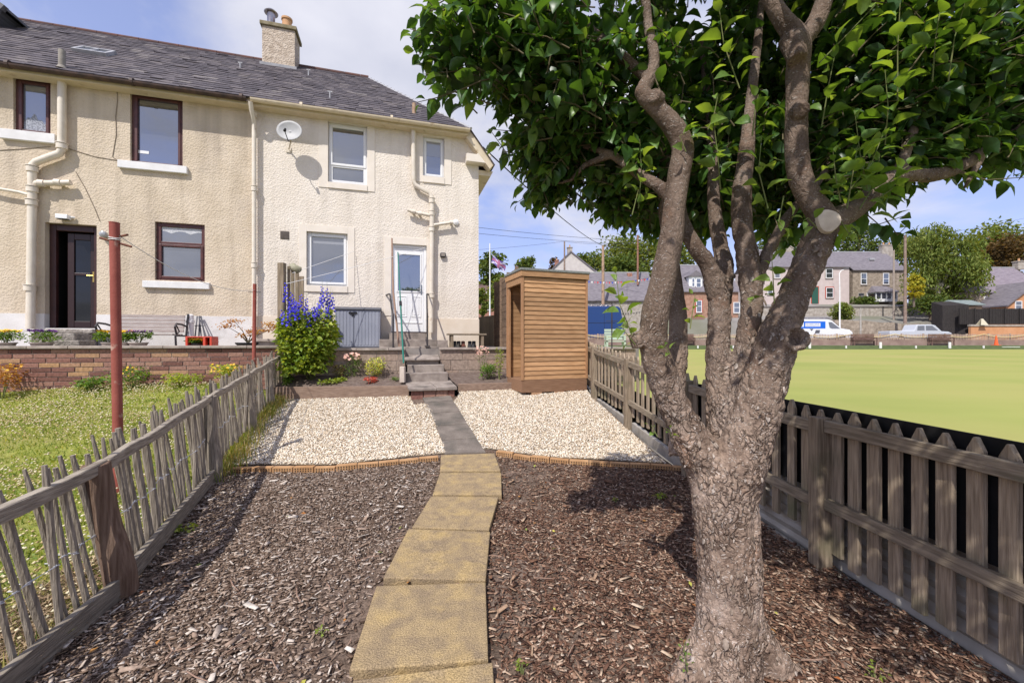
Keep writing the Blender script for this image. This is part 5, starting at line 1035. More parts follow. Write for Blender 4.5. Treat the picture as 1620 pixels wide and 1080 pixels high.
# steel garden stake behind the fence
pk = P(968, 590, 7.0); kk = thing('garden_stake', 'thin black metal garden stake rising behind the picket fence', 'stake', (1.52, 7.0, EYE - .6)); 
xk = (968 - 810) / F * 7.0; kk.location.x = xk; b = MB(); ztop = 62 / F * 7.0; b.tube([(0, 0, -.4), (0, 0, .6 + ztop)], .011, 8); b.build('rod', m_iron, kk); b = MB(); zc_ = .6 - 0 + (540 - 508) / F * 7; b.tube([(-.10, 0, zc_), (.10, 0, zc_)], .006, 6); b.build('crossbar', m_iron, kk)
# ================================================================ APPLE TREE
tree = thing('apple_tree', 'old multi stemmed apple tree with flaking bark standing in the bark chips', 'tree')
G0 = 1.0
def wl(*q): return [(810 + x / y * F, 540 - z / y * F, y, r_) for x, y, z, r_ in q]
LIMBS = [
 wl((1.12, 1.80, 1.60, .035), (1.08, 1.4, 1.75, .032), (1.1, 1.0, 1.82, .028), (1.15, .55, 1.85, .022), (1.2, .2, 1.85, .014)), wl((1.10, 1.0, 1.82, .02), (1.5, .7, 1.8, .015), (1.8, .5, 1.8, .01)),
 # trunk
 [(1160, 1120, 1.86, .185), (1157, 1060, 1.86, .172), (1154, 1000, 1.86, .158), (1153, 930, 1.86, .150), (1152, 860, 1.87, .146), (1146, 800, 1.88, .155), (1142, 750, 1.9, .172)],
 [(1145, 980, 1.84, .10), (1112, 1045, 1.80, .095), (1082, 1078, 1.76, .075), (1050, 1110, 1.72, .04)], [(1170, 970, 1.86, .10), (1215, 1040, 1.82, .095), (1262, 1080, 1.80, .07), (1330, 1110, 1.78, .04)], [(1160, 1020, 1.95, .1), (1180, 1020, 2.15, .07), (1200, 1010, 2.3, .04)], [(1150, 1040, 1.8, .1), (1160, 1120, 1.72, .09), (1165, 1170, 1.66, .05)],
 # A left stem
 [(1142, 770, 1.9, .13), (1108, 715, 1.9, .108), (1076, 660, 1.9, .090), (1052, 605, 1.9, .084), (1034, 550, 1.88, .080), (1036, 500, 1.86, .073), (1047, 450, 1.85, .068), (1060, 390, 1.84, .064), (1067, 330, 1.84, .056), (1074, 275, 1.84, .058), (1080, 232, 1.84, .056), (1062, 196, 1.84, .054), (1032, 165, 1.84, .046), (1016, 146, 1.84, .042), (1030, 120, 1.86, .034), (1035, 90, 1.86, .030), (1026, 44, 1.9, .027), (1021, 0, 1.9, .025), (1005, -70, 1.9, .02)],
 [(1012, 548, 1.86, .045), (1003, 528, 1.85, .034)],
 [(1064, 318, 1.88, .040), (1044, 296, 1.9, .034), (1005, 272, 1.95, .028), (966, 244, 2.0, .022), (925, 232, 2.05, .017), (880, 215, 2.1, .012), (830, 180, 2.1, .008)],
 [(966, 246, 2.0, .02), (925, 262, 2.05, .018), (905, 284, 2.1, .012), (880, 290, 2.1, .008)],
 [(1030, 130, 1.88, .03), (985, 90, 1.9, .028), (947, 60, 1.95, .027), (914, 30, 1.95, .026), (862, 0, 1.95, .024), (800, -40, 1.9, .018)],
 # B behind A
 [(1078, 720, 1.98, .07), (1070, 640, 2.04, .054), (1072, 560, 2.07, .052), (1073, 505, 2.1, .054), (1068, 450, 2.12, .042), (1062, 400, 2.15, .038), (1052, 350, 2.2, .034), (1045, 270, 2.25, .03), (1030, 190, 2.3, .024), (1010, 100, 2.3, .018)],
 # C
 [(1146, 760, 1.98, .10), (1142, 690, 2.0, .082), (1138, 620, 2.0, .070), (1136, 560, 2.0, .062), (1138, 510, 2.0, .064), (1136, 465, 2.0, .060), (1121, 420, 2.0, .050), (1098, 388, 2.0, .044), (1080, 350, 2.05, .038), (1068, 290, 2.15, .032), (1040, 210, 2.3, .026)],
 [(1140, 480, 2.05, .058), (1147, 430, 2.08, .05), (1138, 380, 2.12, .046), (1130, 330, 2.15, .04), (1128, 260, 2.2, .034), (1120, 170, 2.3, .026), (1110, 60, 2.4, .02)],
 # D
 [(1160, 720, 1.93, .10), (1163, 650, 1.93, .080), (1172, 590, 1.93, .062), (1182, 530, 1.93, .056), (1190, 480, 1.93, .058), (1184, 420, 1.94, .056), (1174, 360, 1.95, .054), (1174, 300, 1.97, .052), (1180, 250, 2.0, .045), (1186, 180, 2.05, .034), (1196, 90, 2.1, .026), (1205, 0, 2.2, .02)],
 [(1192, 455, 1.95, .04), (1210, 410, 1.97, .034), (1232, 368, 2.0, .030), (1256, 330, 2.05, .028), (1300, 280, 2.1, .022), (1340, 210, 2.2, .018)],
 # E right stem
 [(1158, 770, 1.86, .13), (1178, 710, 1.84, .12), (1196, 650, 1.82, .112), (1214, 585, 1.8, .108), (1232, 530, 1.79, .100), (1257, 465, 1.78, .074), (1278, 418, 1.78, .076), (1298, 375, 1.78, .080), (1302, 345, 1.79, .066), (1284, 318, 1.8, .058), (1268, 285, 1.8, .056), (1260, 235, 1.8, .054), (1260, 170, 1.8, .052), (1262, 110, 1.8, .056), (1262, 66, 1.8, .058), (1242, 36, 1.8, .046), (1222, 5, 1.8, .040), (1205, -45, 1.8, .034), (1190, -150, 1.8, .02)],
 [(1264, 70, 1.8, .05), (1288, 40, 1.8, .044), (1303, 5, 1.8, .042), (1315, -50, 1.8, .034), (1350, -180, 1.8, .02)],
 [(1262, 176, 1.78, .05), (1268, 174, 1.73, .036)], [(1250, 60, 1.78, .06), (1262, 95, 1.745, .045)], [(1290, 395, 1.76, .06), (1308, 392, 1.71, .045)], [(1040, 160, 1.83, .05), (1034, 150, 1.79, .035)], [(1238, 540, 1.76, .06), (1258, 536, 1.715, .055), (1262, 534, 1.70, .045)],
 # F right branch
 [(1300, 360, 1.8, .07), (1326, 345, 1.82, .062), (1360, 325, 1.85, .05), (1395, 292, 1.88, .043), (1428, 276, 1.9, .040), (1470, 278, 1.92, .038), (1510, 268, 1.94, .034), (1555, 240, 1.96, .028), (1600, 212, 2.0, .024), (1680, 150, 2.0, .016)],
 [(1420, 280, 1.9, .03), (1440, 220, 1.95, .024), (1470, 130, 2.0, .018), (1490, 20, 2.0, .012)], [(1555, 245, 1.95, .018), (1530, 290, 1.95, .012), (1525, 300, 1.95, .006)],
 [(1300, 362, 1.79, .056), (1308, 352, 1.745, .055), (1311, 350, 1.72, .053)],
]
b = MB()
for L_ in LIMBS:
    pts = [P(a, c, z) for a, c, z, r_ in L_]; rr = [r_ * (.90 if c > 735 else .90 - .06 * min(1, (735 - c) / 90)) for a, c, z, r_ in L_]; P2 = []; R2 = []
    for i in range(len(pts) - 1):
        p0, p1, p2, p3 = pts[max(i - 1, 0)], pts[i], pts[i + 1], pts[min(i + 2, len(pts) - 1)]; n = max(2, int((p2 - p1).length / .03))
        for k in range(n): t = k / n; P2.append(.5 * (2 * p1 + (p2 - p0) * t + (2 * p0 - 5 * p1 + 4 * p2 - p3) * t * t + (3 * p1 - p0 - 3 * p2 + p3) * t ** 3)); R2.append(rr[i] + (rr[i + 1] - rr[i]) * t)
    P2.append(pts[-1]); R2.append(rr[-1]); b.tube(P2, R2, 16)
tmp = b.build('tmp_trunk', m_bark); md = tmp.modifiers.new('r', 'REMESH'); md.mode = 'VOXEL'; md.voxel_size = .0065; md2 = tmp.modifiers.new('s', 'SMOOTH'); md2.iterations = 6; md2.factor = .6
dg = bpy.context.evaluated_depsgraph_get(); me = bpy.data.meshes.new_from_object(tmp.evaluated_get(dg)); bpy.data.objects.remove(tmp)
nv = len(me.vertices); co = np.empty(nv * 3, np.float32); me.vertices.foreach_get('co', co); co = co.reshape(-1, 3); no = np.empty(nv * 3, np.float32)
me.vertex_normals.foreach_get('vector', no); no = no.reshape(-1, 3)
pc, pe = P(1102, 762, 1.76), P(1260, 535, 1.70)       # hollow scars
out = co.copy(); nz = mnoise.noise; vor = mnoise.voronoi
for i in range(nv):
    x, y, z = map(float, co[i]); h = z - (EYE - 1.45)
    rough_ = 1.0 if h < 1.15 else max(.12, 1.0 - (h - 1.15) / .5)
    if x > .95 and h < 1.95 and h >= 1.0: rough_ = max(rough_, .85)       # the right stem stays shaggy
    wx = nz((x * 9, y * 9, z * 4)) * .35; d, _ = vor((x * 17 + wx, y * 17 + wx, z * 9.5 + wx * 2)); e = min(1, (d[1] - d[0]) * 3.2)
    d2, _ = vor((x * 42 + wx * 4, y * 42, z * 26)); e2 = min(1, (d2[1] - d2[0]) * 3)
    q = .0065 * (e - .8) + .0035 * (e2 - .7) + .009 * nz((x * 7, y * 7, z * 4)) + .006 * nz((x * 26, y * 26, z * 9)) + .003 * nz((x * 80, y * 80, z * 40))
    q = q * rough_ + (1 - rough_) * (.0035 * nz((x * 12, y * 12, z * 9)) + .0012 * nz((x * 60, y * 60, z * 110)))
    v = Vector((x, y, z))
    for c, r_, dep in ((pc, .048, .055), (pe, .042, .05)):
        dd = (v - c).length
        if dd < r_ * 1.9: q += -dep * math.exp(-(dd / (r_ * .62)) ** 2) + .016 * math.exp(-((dd - r_ * 1.05) / (r_ * .28)) ** 2)
    out[i] = co[i] + no[i] * q
me.vertices.foreach_set('co', out.ravel()); me.update(); me.name = 'trunk'; me.polygons.foreach_set('use_smooth', np.ones(len(me.polygons), bool))
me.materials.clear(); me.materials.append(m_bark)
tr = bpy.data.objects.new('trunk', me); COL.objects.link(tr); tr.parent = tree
# loose bark flakes
idx = np.array([i for i in range(0, nv) if (out[i, 2] < 1.15 or (out[i, 0] > .98 and out[i, 2] < 1.9)) and no[i, 1] < .5])
NF = 2000; sel = rng.choice(idx, NF, replace=False); d = np.c_[rng.normal(0, .4, NF), rng.normal(0, .4, NF), -np.ones(NF) * 1.2]
nn_ = no[sel]; d = d - nn_ * (d * nn_).sum(1)[:, None] + nn_ * rng.uniform(-.05, .30, NF)[:, None]; d /= np.linalg.norm(d, axis=1)[:, None]
yv = np.cross(nn_, d); yv /= np.linalg.norm(yv, axis=1)[:, None]; zv = np.cross(d, yv); Rm = np.stack([d, yv, zv], axis=2)
FV, FF = tri([(0, -.5, 0), (.4, -.66, .06), (1, -.15, .18), (0, .35, 0), (.55, .6, .07), (.8, .2, .2), (0, -.5, -.08), (.5, -.62, -.02), (1, -.35, .14), (0, .5, -.08), (.5, .55, -.01), (.9, .4, .16)], [(0, 1, 4, 3), (1, 2, 5, 4), (6, 9, 10, 7), (7, 10, 11, 8), (0, 6, 7, 1), (1, 7, 8, 2), (2, 8, 11, 5), (5, 11, 10, 4), (4, 10, 9, 3), (3, 9, 6, 0)])
s_ = rng.gamma(2.2, .0040, NF) + .003; V, Fc = scat(out[sel] - nn_ * .0012, FV, FF, Rm, np.c_[s_ * 1.3, s_ * rng.uniform(.35, .8, NF), s_ * .45])
np_mesh('bark_flakes', V, Fc, 4, m_flake, tree)['kind'] = 'stuff'
# sawn limb scar
b = MB(); n = 24; c = P(1311, 349, 1.712); q = Vector((-.15, -1, .12)).normalized().to_track_quat('Z', 'Y')
for rr, zz_ in ((.0001, .006), (.018, .0065), (.034, .006), (.043, .004), (.047, -.012)):
    for k in range(n): a = 2 * math.pi * k / n; rj = rr * (1 + .07 * math.sin(3 * a + 1)); b.v.append(c + q @ Vector((rj * math.cos(a), rj * 1.1 * math.sin(a), zz_)))
b.f = [(i * n + k, i * n + (k + 1) % n, (i + 1) * n + (k + 1) % n, (i + 1) * n + k) for i in range(4) for k in range(n)]; b.m = [0] * len(b.f); b.build('pruning_scar', m_cut, tree, smooth=True)
# ---------------------------------------------------------------- foliage
def leaf_template(wid, fold, droop, curl):
    xs_ = [0, .12, .34, .6, .82, 1.0]; ws = [.02, .55, 1.0, .86, .42, .01]; V_ = []
    for x_, w_ in zip(xs_, ws):
        zc = .10 * math.sin(x_ * 3.1) - droop * x_ * x_
        V_ += [(x_, -wid * w_, zc + fold * w_ + curl * x_ * w_), (x_, 0, zc), (x_, wid * w_, zc + fold * w_ - curl * x_ * w_ * .6)]
    F_ = []
    for i in range(5): a = i * 3; F_ += [(a, a + 3, a + 4, a + 1), (a + 1, a + 4, a + 5, a + 2)]
    return tri(V_, F_)
TPL = [leaf_template(.31, .10, .15, .05), leaf_template(.29, .16, .32, -.06), leaf_template(.34, .05, .22, .12), leaf_template(.30, .20, .05, .03)]
class Leaves:
    def __init__(s): s.p = []; s.d = []; s.s = []; s.tw = MB()
    def shoot(s, pts, n, size, up=.0, hang=.35, twig=.0035, fwd=.5, start=.1):
        pts = [Vector(p) for p in pts]; L = [0]
        for a, c in zip(pts, pts[1:]): L.append(L[-1] + (c - a).length)
        s.tw.tube(pts, [twig * (1 - .6 * i / max(1, len(pts) - 1)) for i in range(len(pts))], 5, cap=False); a0 = random.random() * 6
        for i in range(n):
            u = start + (1 - start) * (i + random.random() * .5) / n; dd = u * L[-1]
            k = max(j for j in range(len(L)) if L[j] <= dd + 1e-9); k = min(k, len(pts) - 2); p = pts[k].lerp(pts[k + 1], (dd - L[k]) / max(1e-6, L[k + 1] - L[k])); t = (pts[k + 1] - pts[k]).normalized()
            ref = t.orthogonal().normalized(); bi = t.cross(ref); a = a0 + i * 2.4; rad = ref * math.cos(a) + bi * math.sin(a)
            dr = t * (fwd + (.6 if i >= n - 2 else 0)) + rad * .8 + Vector((0, 0, up - hang * random.uniform(.4, 1.6))); dr.normalize(); pl_ = random.uniform(.008, .022)
            s.p.append(p + dr * pl_); s.d.append(dr); s.s.append(size * random.uniform(.65, 1.12) * (1 if i < n - 2 else .65))
    def build(s, name, mat, parent, twigmat=None, tname='twigs', smooth=True):
        p = np.array([tuple(v) for v in s.p]); d = np.array([tuple(v) for v in s.d]); sz = np.array(s.s); n = len(p); Vs = []; Fs = []; off = 0; which = rng.integers(0, 4, n)
        for k in range(4):
            m_ = which == k
            if not m_.any(): continue
            V_, F_ = scat(p[m_], *TPL[k], frames(d[m_], rng.normal(0, .55, m_.sum())), np.c_[sz[m_], sz[m_] * rng.uniform(.85, 1.15, m_.sum()), sz[m_]]); Vs.append(V_); Fs.append(F_ + off); off += len(V_)
        o = np_mesh(name, np.vstack(Vs), np.vstack(Fs), 4, mat, parent, smooth=smooth)
        if twigmat: s.tw.build(tname, twigmat, parent, fix=False)
        return o
random.seed(21)
BL = [(745, 70, 1.75, .20, .22, .2, 40), (840, 60, 1.85, .26, .26, .3, 70), (880, 160, 2.0, .30, .28, .3, 90), (880, 250, 2.2, .16, .15, .25, 34), (900, 255, 2.25, .25, .12, .25, 44), (975, 150, 2.15, .32, .33, .35, 120),
      (1000, 290, 2.4, .24, .15, .3, 50), (1080, 140, 2.45, .35, .40, .35, 130), (1130, 280, 2.7, .35, .18, .3, 50), (1190, 90, 2.5, .35, .40, .3, 100), (1260, 190, 2.7, .50, .42, .3, 130),
      (1350, 60, 2.15, .30, .35, .3, 90), (1380, 190, 2.15, .28, .26, .3, 90), (1345, 300, 2.1, .13, .10, .2, 14), (1470, 100, 2.05, .35, .38, .4, 130), (1455, 210, 2.1, .26, .13, .25, 46), (1570, 110, 2.1, .35, .33, .4, 120), (1600, 195, 2.1, .20, .12, .25, 34),
      (1700, 120, 2.1, .35, .35, .5, 80), (850, -120, 1.95, .4, .3, .5, 90), (1050, -120, 2.1, .45, .35, .6, 120), (1280, -120, 2.15, .5, .35, .6, 130), (1500, -120, 2.1, .45, .35, .6, 110), (1200, -260, 2.1, .8, .3, .6, 120),
      (1050, 350, 2.6, .2, .10, .15, 34), (990, 320, 2.35, .16, .12, .15, 26), (872, 300, 2.3, .12, .08, .12, 14), (1110, 345, 2.5, .15, .1, .15, 24), (1240, 350, 2.5, .15, .12, .2, 26), (1400, 270, 2.1, .2, .12, .2, 36), (1340, 320, 2.0, .08, .08, .1, 12), (1480, 235, 2.05, .25, .10, .2, 36), (1590, 245, 2.05, .2, .07, .2, 22), (1240, 300, 2.5, .25, .14, .2, 40), (1130, 300, 2.4, .3, .14, .2, 40), (1090, 230, 2.3, .3, .2, .2, 40), (1200, 230, 2.35, .25, .2, .2, 40), (1330, 250, 2.2, .2, .18, .2, 30), (985, 245, 2.1, .25, .2, .2, 30), (1560, 230, 2.15, .3, .1, .2, 20)]
ctr = P(1150, 200, 2.1); LV = Leaves()
for px, py, z, rx, rh, rz, n in BL:
    c = P(px, py, z)
    for _ in range(int(n * 1.35)):
        while True:
            q = Vector((random.uniform(-1, 1), random.uniform(-1, 1), random.uniform(-1, 1)))
            if q.length < 1: break
        p = c + Vector((q.x * rx, q.y * rz, q.z * rh)); o_ = (p - ctr); o_.z *= .6
        if o_.length > 0: o_.normalize()
        dr = (o_ * .8 + Vector((random.gauss(0, .45), random.gauss(0, .45), random.gauss(.25, .45)))).normalized(); l = random.uniform(.12, .26)
        p = p - dr * l * .5; m1 = p + dr * l * .5 + Vector((random.gauss(0, .01), random.gauss(0, .01), .01)); LV.shoot([p, m1, p + dr * l + Vector((0, 0, -.01))], random.randint(6, 9), .088)
for pix, n in (([(800, 120, 1.72), (761, 128, 1.7), (725, 144, 1.7), (690, 155, 1.7), (660, 162, 1.7)], 13), ([(735, 110, 1.72), (701, 96, 1.7), (676, 88, 1.7), (655, 79, 1.7)], 10), ([(740, 55, 1.7), (715, 30, 1.7), (690, 4, 1.7), (680, -15, 1.7)], 10),
               ([(1510, 268, 1.95), (1560, 285, 1.9), (1600, 282, 1.9), (1630, 280, 1.9)], 7), ([(1400, 345, 1.85), (1420, 372, 1.85), (1440, 352, 1.85)], 4), ([(850, 250, 2.1), (800, 240, 2.1), (775, 205, 2.1)], 12), ([(860, 280, 2.2), (835, 310, 2.2), (815, 322, 2.2)], 8), ([(1360, 330, 1.85), (1390, 355, 1.82), (1435, 340, 1.8)], 8), ([(1500, 270, 1.95), (1560, 282, 1.95)], 5), ([(950, 300, 2.3), (985, 345, 2.3), (1000, 362, 2.3)], 9), ([(880, 270, 2.2), (905, 300, 2.2), (935, 322, 2.2)], 9)):
    LV.shoot([P(*q) for q in pix], n, .088, hang=.55)
for X_, Y_, Z_, rr_, n in ((1.15, -.1, 1.65, .42, 60), (1.55, .05, 1.65, .42, 60), (1.05, .45, 1.70, .38, 60), (1.6, .6, 1.7, .45, 70), (.75, .75, 1.75, .32, 40), (1.2, 1.0, 1.8, .45, 60), (1.9, 1.0, 1.75, .5, 60), (1.0, -.4, 1.7, .3, 30)):
    for _ in range(n):
        q = Vector((random.gauss(0, 1), random.gauss(0, 1), random.gauss(0, 1))).normalized() * (random.random() ** .4) * rr_; p = Vector((X_, Y_, EYE + Z_)) + q * 1.0; p.z = max(p.z, EYE + 1.12 * max(.0, p.y) + .5, EYE + 1.25)
        dr = (q.normalized() + Vector((0, 0, .3))).normalized(); LV.shoot([p, p + dr * .1, p + dr * .2], 7, .088)
LV.build('foliage', m_leaf, tree, m_stem_b)
LY = Leaves()
for pix, n, s_ in (([(1372, 300, 1.72), (1360, 240, 1.72), (1352, 175, 1.72)], 10, .075), ([(1345, 300, 1.74), (1380, 255, 1.72), (1402, 200, 1.72)], 9, .07), ([(1395, 300, 1.75), (1425, 270, 1.74), (1438, 262, 1.74)], 7, .06), ([(1340, 330, 1.7), (1350, 270, 1.7), (1357, 230, 1.7)], 9, .075), ([(1360, 330, 1.74), (1385, 290, 1.73), (1392, 245, 1.73)], 9, .07), ([(1330, 320, 1.72), (1322, 280, 1.7), (1318, 240, 1.7)], 8, .06), ([(1380, 320, 1.76), (1410, 300, 1.74), (1430, 270, 1.73)], 7, .06), ([(1300, 200, 1.75), (1310, 140, 1.73), (1320, 90, 1.73)], 8, .075), ([(1010, 330, 1.95), (1015, 270, 1.9), (1012, 220, 1.9)], 8, .07), ([(1140, 300, 1.85), (1135, 240, 1.8), (1130, 200, 1.8)], 8, .075), ([(1400, 230, 1.85), (1405, 170, 1.8), (1400, 110, 1.8)], 8, .08), ([(1560, 200, 1.9), (1570, 130, 1.85), (1575, 70, 1.85)], 8, .08), ([(1296, 100, 1.72), (1340, 55, 1.7), (1385, 8, 1.7)], 9, .075),
               ([(1240, 255, 1.74), (1222, 250, 1.74)], 2, .05), ([(1500, 130, 1.75), (1510, 60, 1.75), (1530, -5, 1.75)], 9, .075), ([(1420, 160, 1.8), (1420, 80, 1.8), (1424, 5, 1.8)], 9, .075), ([(1475, 130, 1.76), (1480, 60, 1.76), (1492, -10, 1.76)], 9, .075), ([(1170, 140, 1.75), (1145, 70, 1.75), (1138, 15, 1.75)], 9, .075), ([(1190, 215, 1.75), (1195, 170, 1.73), (1200, 150, 1.73)], 5, .08), ([(1215, 330, 1.76), (1200, 270, 1.75), (1205, 215, 1.75)], 8, .072),
               ([(1120, 205, 1.78), (1130, 180, 1.76), (1136, 150, 1.75)], 5, .065), ([(1225, 480, 1.72), (1223, 440, 1.72), (1221, 408, 1.72)], 8, .058), ([(1000, 530, 1.8), (980, 480, 1.8), (975, 432, 1.8)], 10, .065), ([(1005, 545, 1.8), (985, 520, 1.78), (1000, 500, 1.78)], 6, .055), ([(1092, 520, 1.8), (1096, 490, 1.8), (1100, 465, 1.8)], 6, .045), ([(1062, 690, 1.78), (1058, 678, 1.76)], 4, .035), ([(1040, 690, 1.78), (1030, 672, 1.78)], 4, .03), ([(1088, 1062, 1.66), (1082, 1030, 1.65), (1084, 1012, 1.65)], 12, .018),
               ([(1060, 560, 1.8), (1052, 548, 1.79)], 4, .05), ([(1292, 360, 1.72), (1278, 345, 1.7), (1270, 350, 1.7)], 4, .055), ([(1330, 350, 1.72), (1345, 372, 1.7)], 5, .06), ([(1240, 310, 1.74), (1232, 350, 1.74), (1240, 362, 1.74)], 4, .07), ([(1085, 240, 1.77), (1075, 215, 1.76), (1100, 205, 1.76)], 4, .06), ([(1000, 340, 1.9), (1010, 300, 1.9)], 4, .06), ([(1185, 480, 1.84), (1196, 470, 1.82)], 3, .05)):
    LY.shoot([P(*q) for q in pix], n, s_ * (1.22 if s_ > .05 else 1), hang=.25, twig=.0028)
o_ = LY.build('young_foliage', m_leaf_y, tree, m_stem, 'young_shoots')
for k_ in kids(tree):
    if k_.name.startswith(('young', 'foliage', 'twigs')): k_['kind'] = 'stuff'
# ================================================================ LAWN AND PLANTS
b = MB()
N = 60000; y = 1.2 + rng.random(N) ** .9 * 6.4; x = np.array([fl(v) for v in y]) - .03 - rng.random(N) ** 1.3 * (2.5 + y * .95)
wall_y = 8.05 + (x + 1.97) * .285
keep = y < wall_y - .02; x, y = x[keep], y[keep]; n = len(x)
near = np.clip(1 - (np.array([fl(v) for v in y]) - x) / .25, 0, 1)
h = rng.uniform(.02, .05, n) * (1 + near * 1.6); lx, ly = rng.normal(0, .45, n) * h, rng.normal(0, .45, n) * h; z = vz(x, y, lz) - .004; w_ = rng.uniform(.002, .0045, n) * (1 + y * .12); a = rng.random(n) * 3.14
V = np.empty((n, 3, 3)); V[:, 0] = np.c_[x - w_ * np.cos(a), y - w_ * np.sin(a), z]; V[:, 1] = np.c_[x + w_ * np.cos(a), y + w_ * np.sin(a), z]; V[:, 2] = np.c_[x + lx, y + ly, z + h]
tag(np_mesh('grass', V.reshape(-1, 3), np.arange(3 * n).reshape(-1, 3), 3, m_blade), 'short uneven grass of the neighbour lawn', 'grass', kind='stuff')
n = 5200; y = rng.uniform(1.2, 3.2, n); x = np.array([fl(v) for v in y]) - .02 - rng.random(n) ** 1.4 * .42 * np.clip((3.4 - y), .1, 1); V_, F_ = scat(np.c_[x, y, vz(x, y, lz) + rng.uniform(.0, .05, n)], [(0, -.03, 0), (0, .03, 0), (1, .02, .12), (1, -.02, .12)], [(0, 1, 2, 3)], eul(rng.normal(0, .3, n), rng.normal(0, .3, n), rng.random(n) * 6.3), rng.uniform(.04, .12, n))
tag(np_mesh('dry_grass', V_, F_, 4, RM('straw', [(0, (.12, .075, .045)), (.5, (.24, .165, .10)), (1, (.42, .32, .2))], .9, .1)), 'dead brown straw matted behind the nearest palings', 'dry grass', kind='stuff')
# clover leaves (flat, round) and heads
N = 26000; y = 1.3 + rng.random(N) * 6; x = np.array([fl(v) for v in y]) - .05 - rng.random(N) * (2.5 + y * .95); keep = (y < 8.05 + (x + 1.97) * .285 - .03)
keep &= np.array([mnoise.noise((a * .9, c * .9, 2)) + .35 > rng.random() * .8 for a, c in zip(x, y)]); x, y = x[keep], y[keep]; n = len(x)
V, Fc = scat(np.c_[x, y, vz(x, y, lz) + rng.uniform(.012, .035, n)], [(0, 0, 0), (.6, -.5, .1), (1, 0, .05), (.6, .5, .1)], [(0, 1, 2, 3)], eul(rng.normal(0, .35, n), rng.normal(0, .35, n), rng.random(n) * 6.3), rng.uniform(.010, .019, n))
tag(np_mesh('clover_leaves', V, Fc, 4, RM('clover_leaf', [(0, (.07, .15, .02)), (.6, (.13, .23, .035)), (1, (.22, .30, .07))], .6, .3, .25)), 'low clover leaves carpeting the lawn', 'clover', kind='stuff')
N = 26000; y = 1.3 + rng.random(N) ** .8 * 6; x = np.array([fl(v) for v in y]) - .05 - rng.random(N) * (2.5 + y * .95); keep = (y < 8.05 + (x + 1.97) * .285 - .12)
keep &= np.array([mnoise.noise((a * .55, c * .8, 7)) + .30 + .15 * (c > 4.6) > rng.random() * .85 for a, c in zip(x, y)]); x, y = x[keep], y[keep]; n = len(x)
V, Fc = scat(np.c_[x, y, vz(x, y, lz) + rng.uniform(.035, .075, n)], OV, OF, eul(rng.normal(0, .3, n), rng.normal(0, .3, n), rng.random(n) * 6), np.c_[np.full((n, 2), 1) * rng.uniform(.009, .014, n)[:, None], rng.uniform(.008, .012, n)])
tag(np_mesh('clover_flowers', V, Fc, 3, m_clover), 'white and browned clover heads all over the lawn', 'clover flowers', kind='stuff')
# long grass along the paling fence
N = 3600; y = 4.0 + rng.random(N) ** .8 * 3.3; x = np.array([fl(v) for v in y]) + rng.normal(.06, .09, N); dens = (np.sin(y * 3.1) * .5 + .5) * .7 + .3; keep = (rng.random(N) < dens) & ~((x > fl(4.4)) & (y < 4.5) & (rng.random(N) < .3)); x, y = x[keep], y[keep]; n = len(x)
z = vz(x, y, gz); h = rng.uniform(.05, .19, n); a = rng.random(n) * 6.3; ln = h * rng.uniform(.1, .6, n); w_ = rng.uniform(.0025, .0045, n)
V = np.empty((n, 5, 3)); ca, sa = np.cos(a), np.sin(a)
V[:, 0] = np.c_[x - w_ * sa, y + w_ * ca, z]; V[:, 1] = np.c_[x + w_ * sa, y - w_ * ca, z]; V[:, 2] = np.c_[x + ln * .35 * ca + w_ * sa * .8, y + ln * .35 * sa - w_ * ca * .8, z + h * .6]; V[:, 3] = np.c_[x + ln * .35 * ca - w_ * sa * .8, y + ln * .35 * sa + w_ * ca * .8, z + h * .6]; V[:, 4] = np.c_[x + ln * ca, y + ln * sa, z + h * .95]
Fq = np.arange(n)[:, None] * 5; F3 = np.vstack([Fq + [0, 1, 2], Fq + [0, 2, 3], Fq + [3, 2, 4]])
tag(np_mesh('tall_grass', V.reshape(-1, 3), F3, 3, RM('tall_grass_m', [(0, (.10, .15, .03)), (.5, (.22, .26, .07)), (.8, (.40, .34, .15)), (1, (.5, .40, .22))], .7, .2, .3)), 'tufts of long seeding grass at the foot of the paling fence', 'grass', kind='stuff')
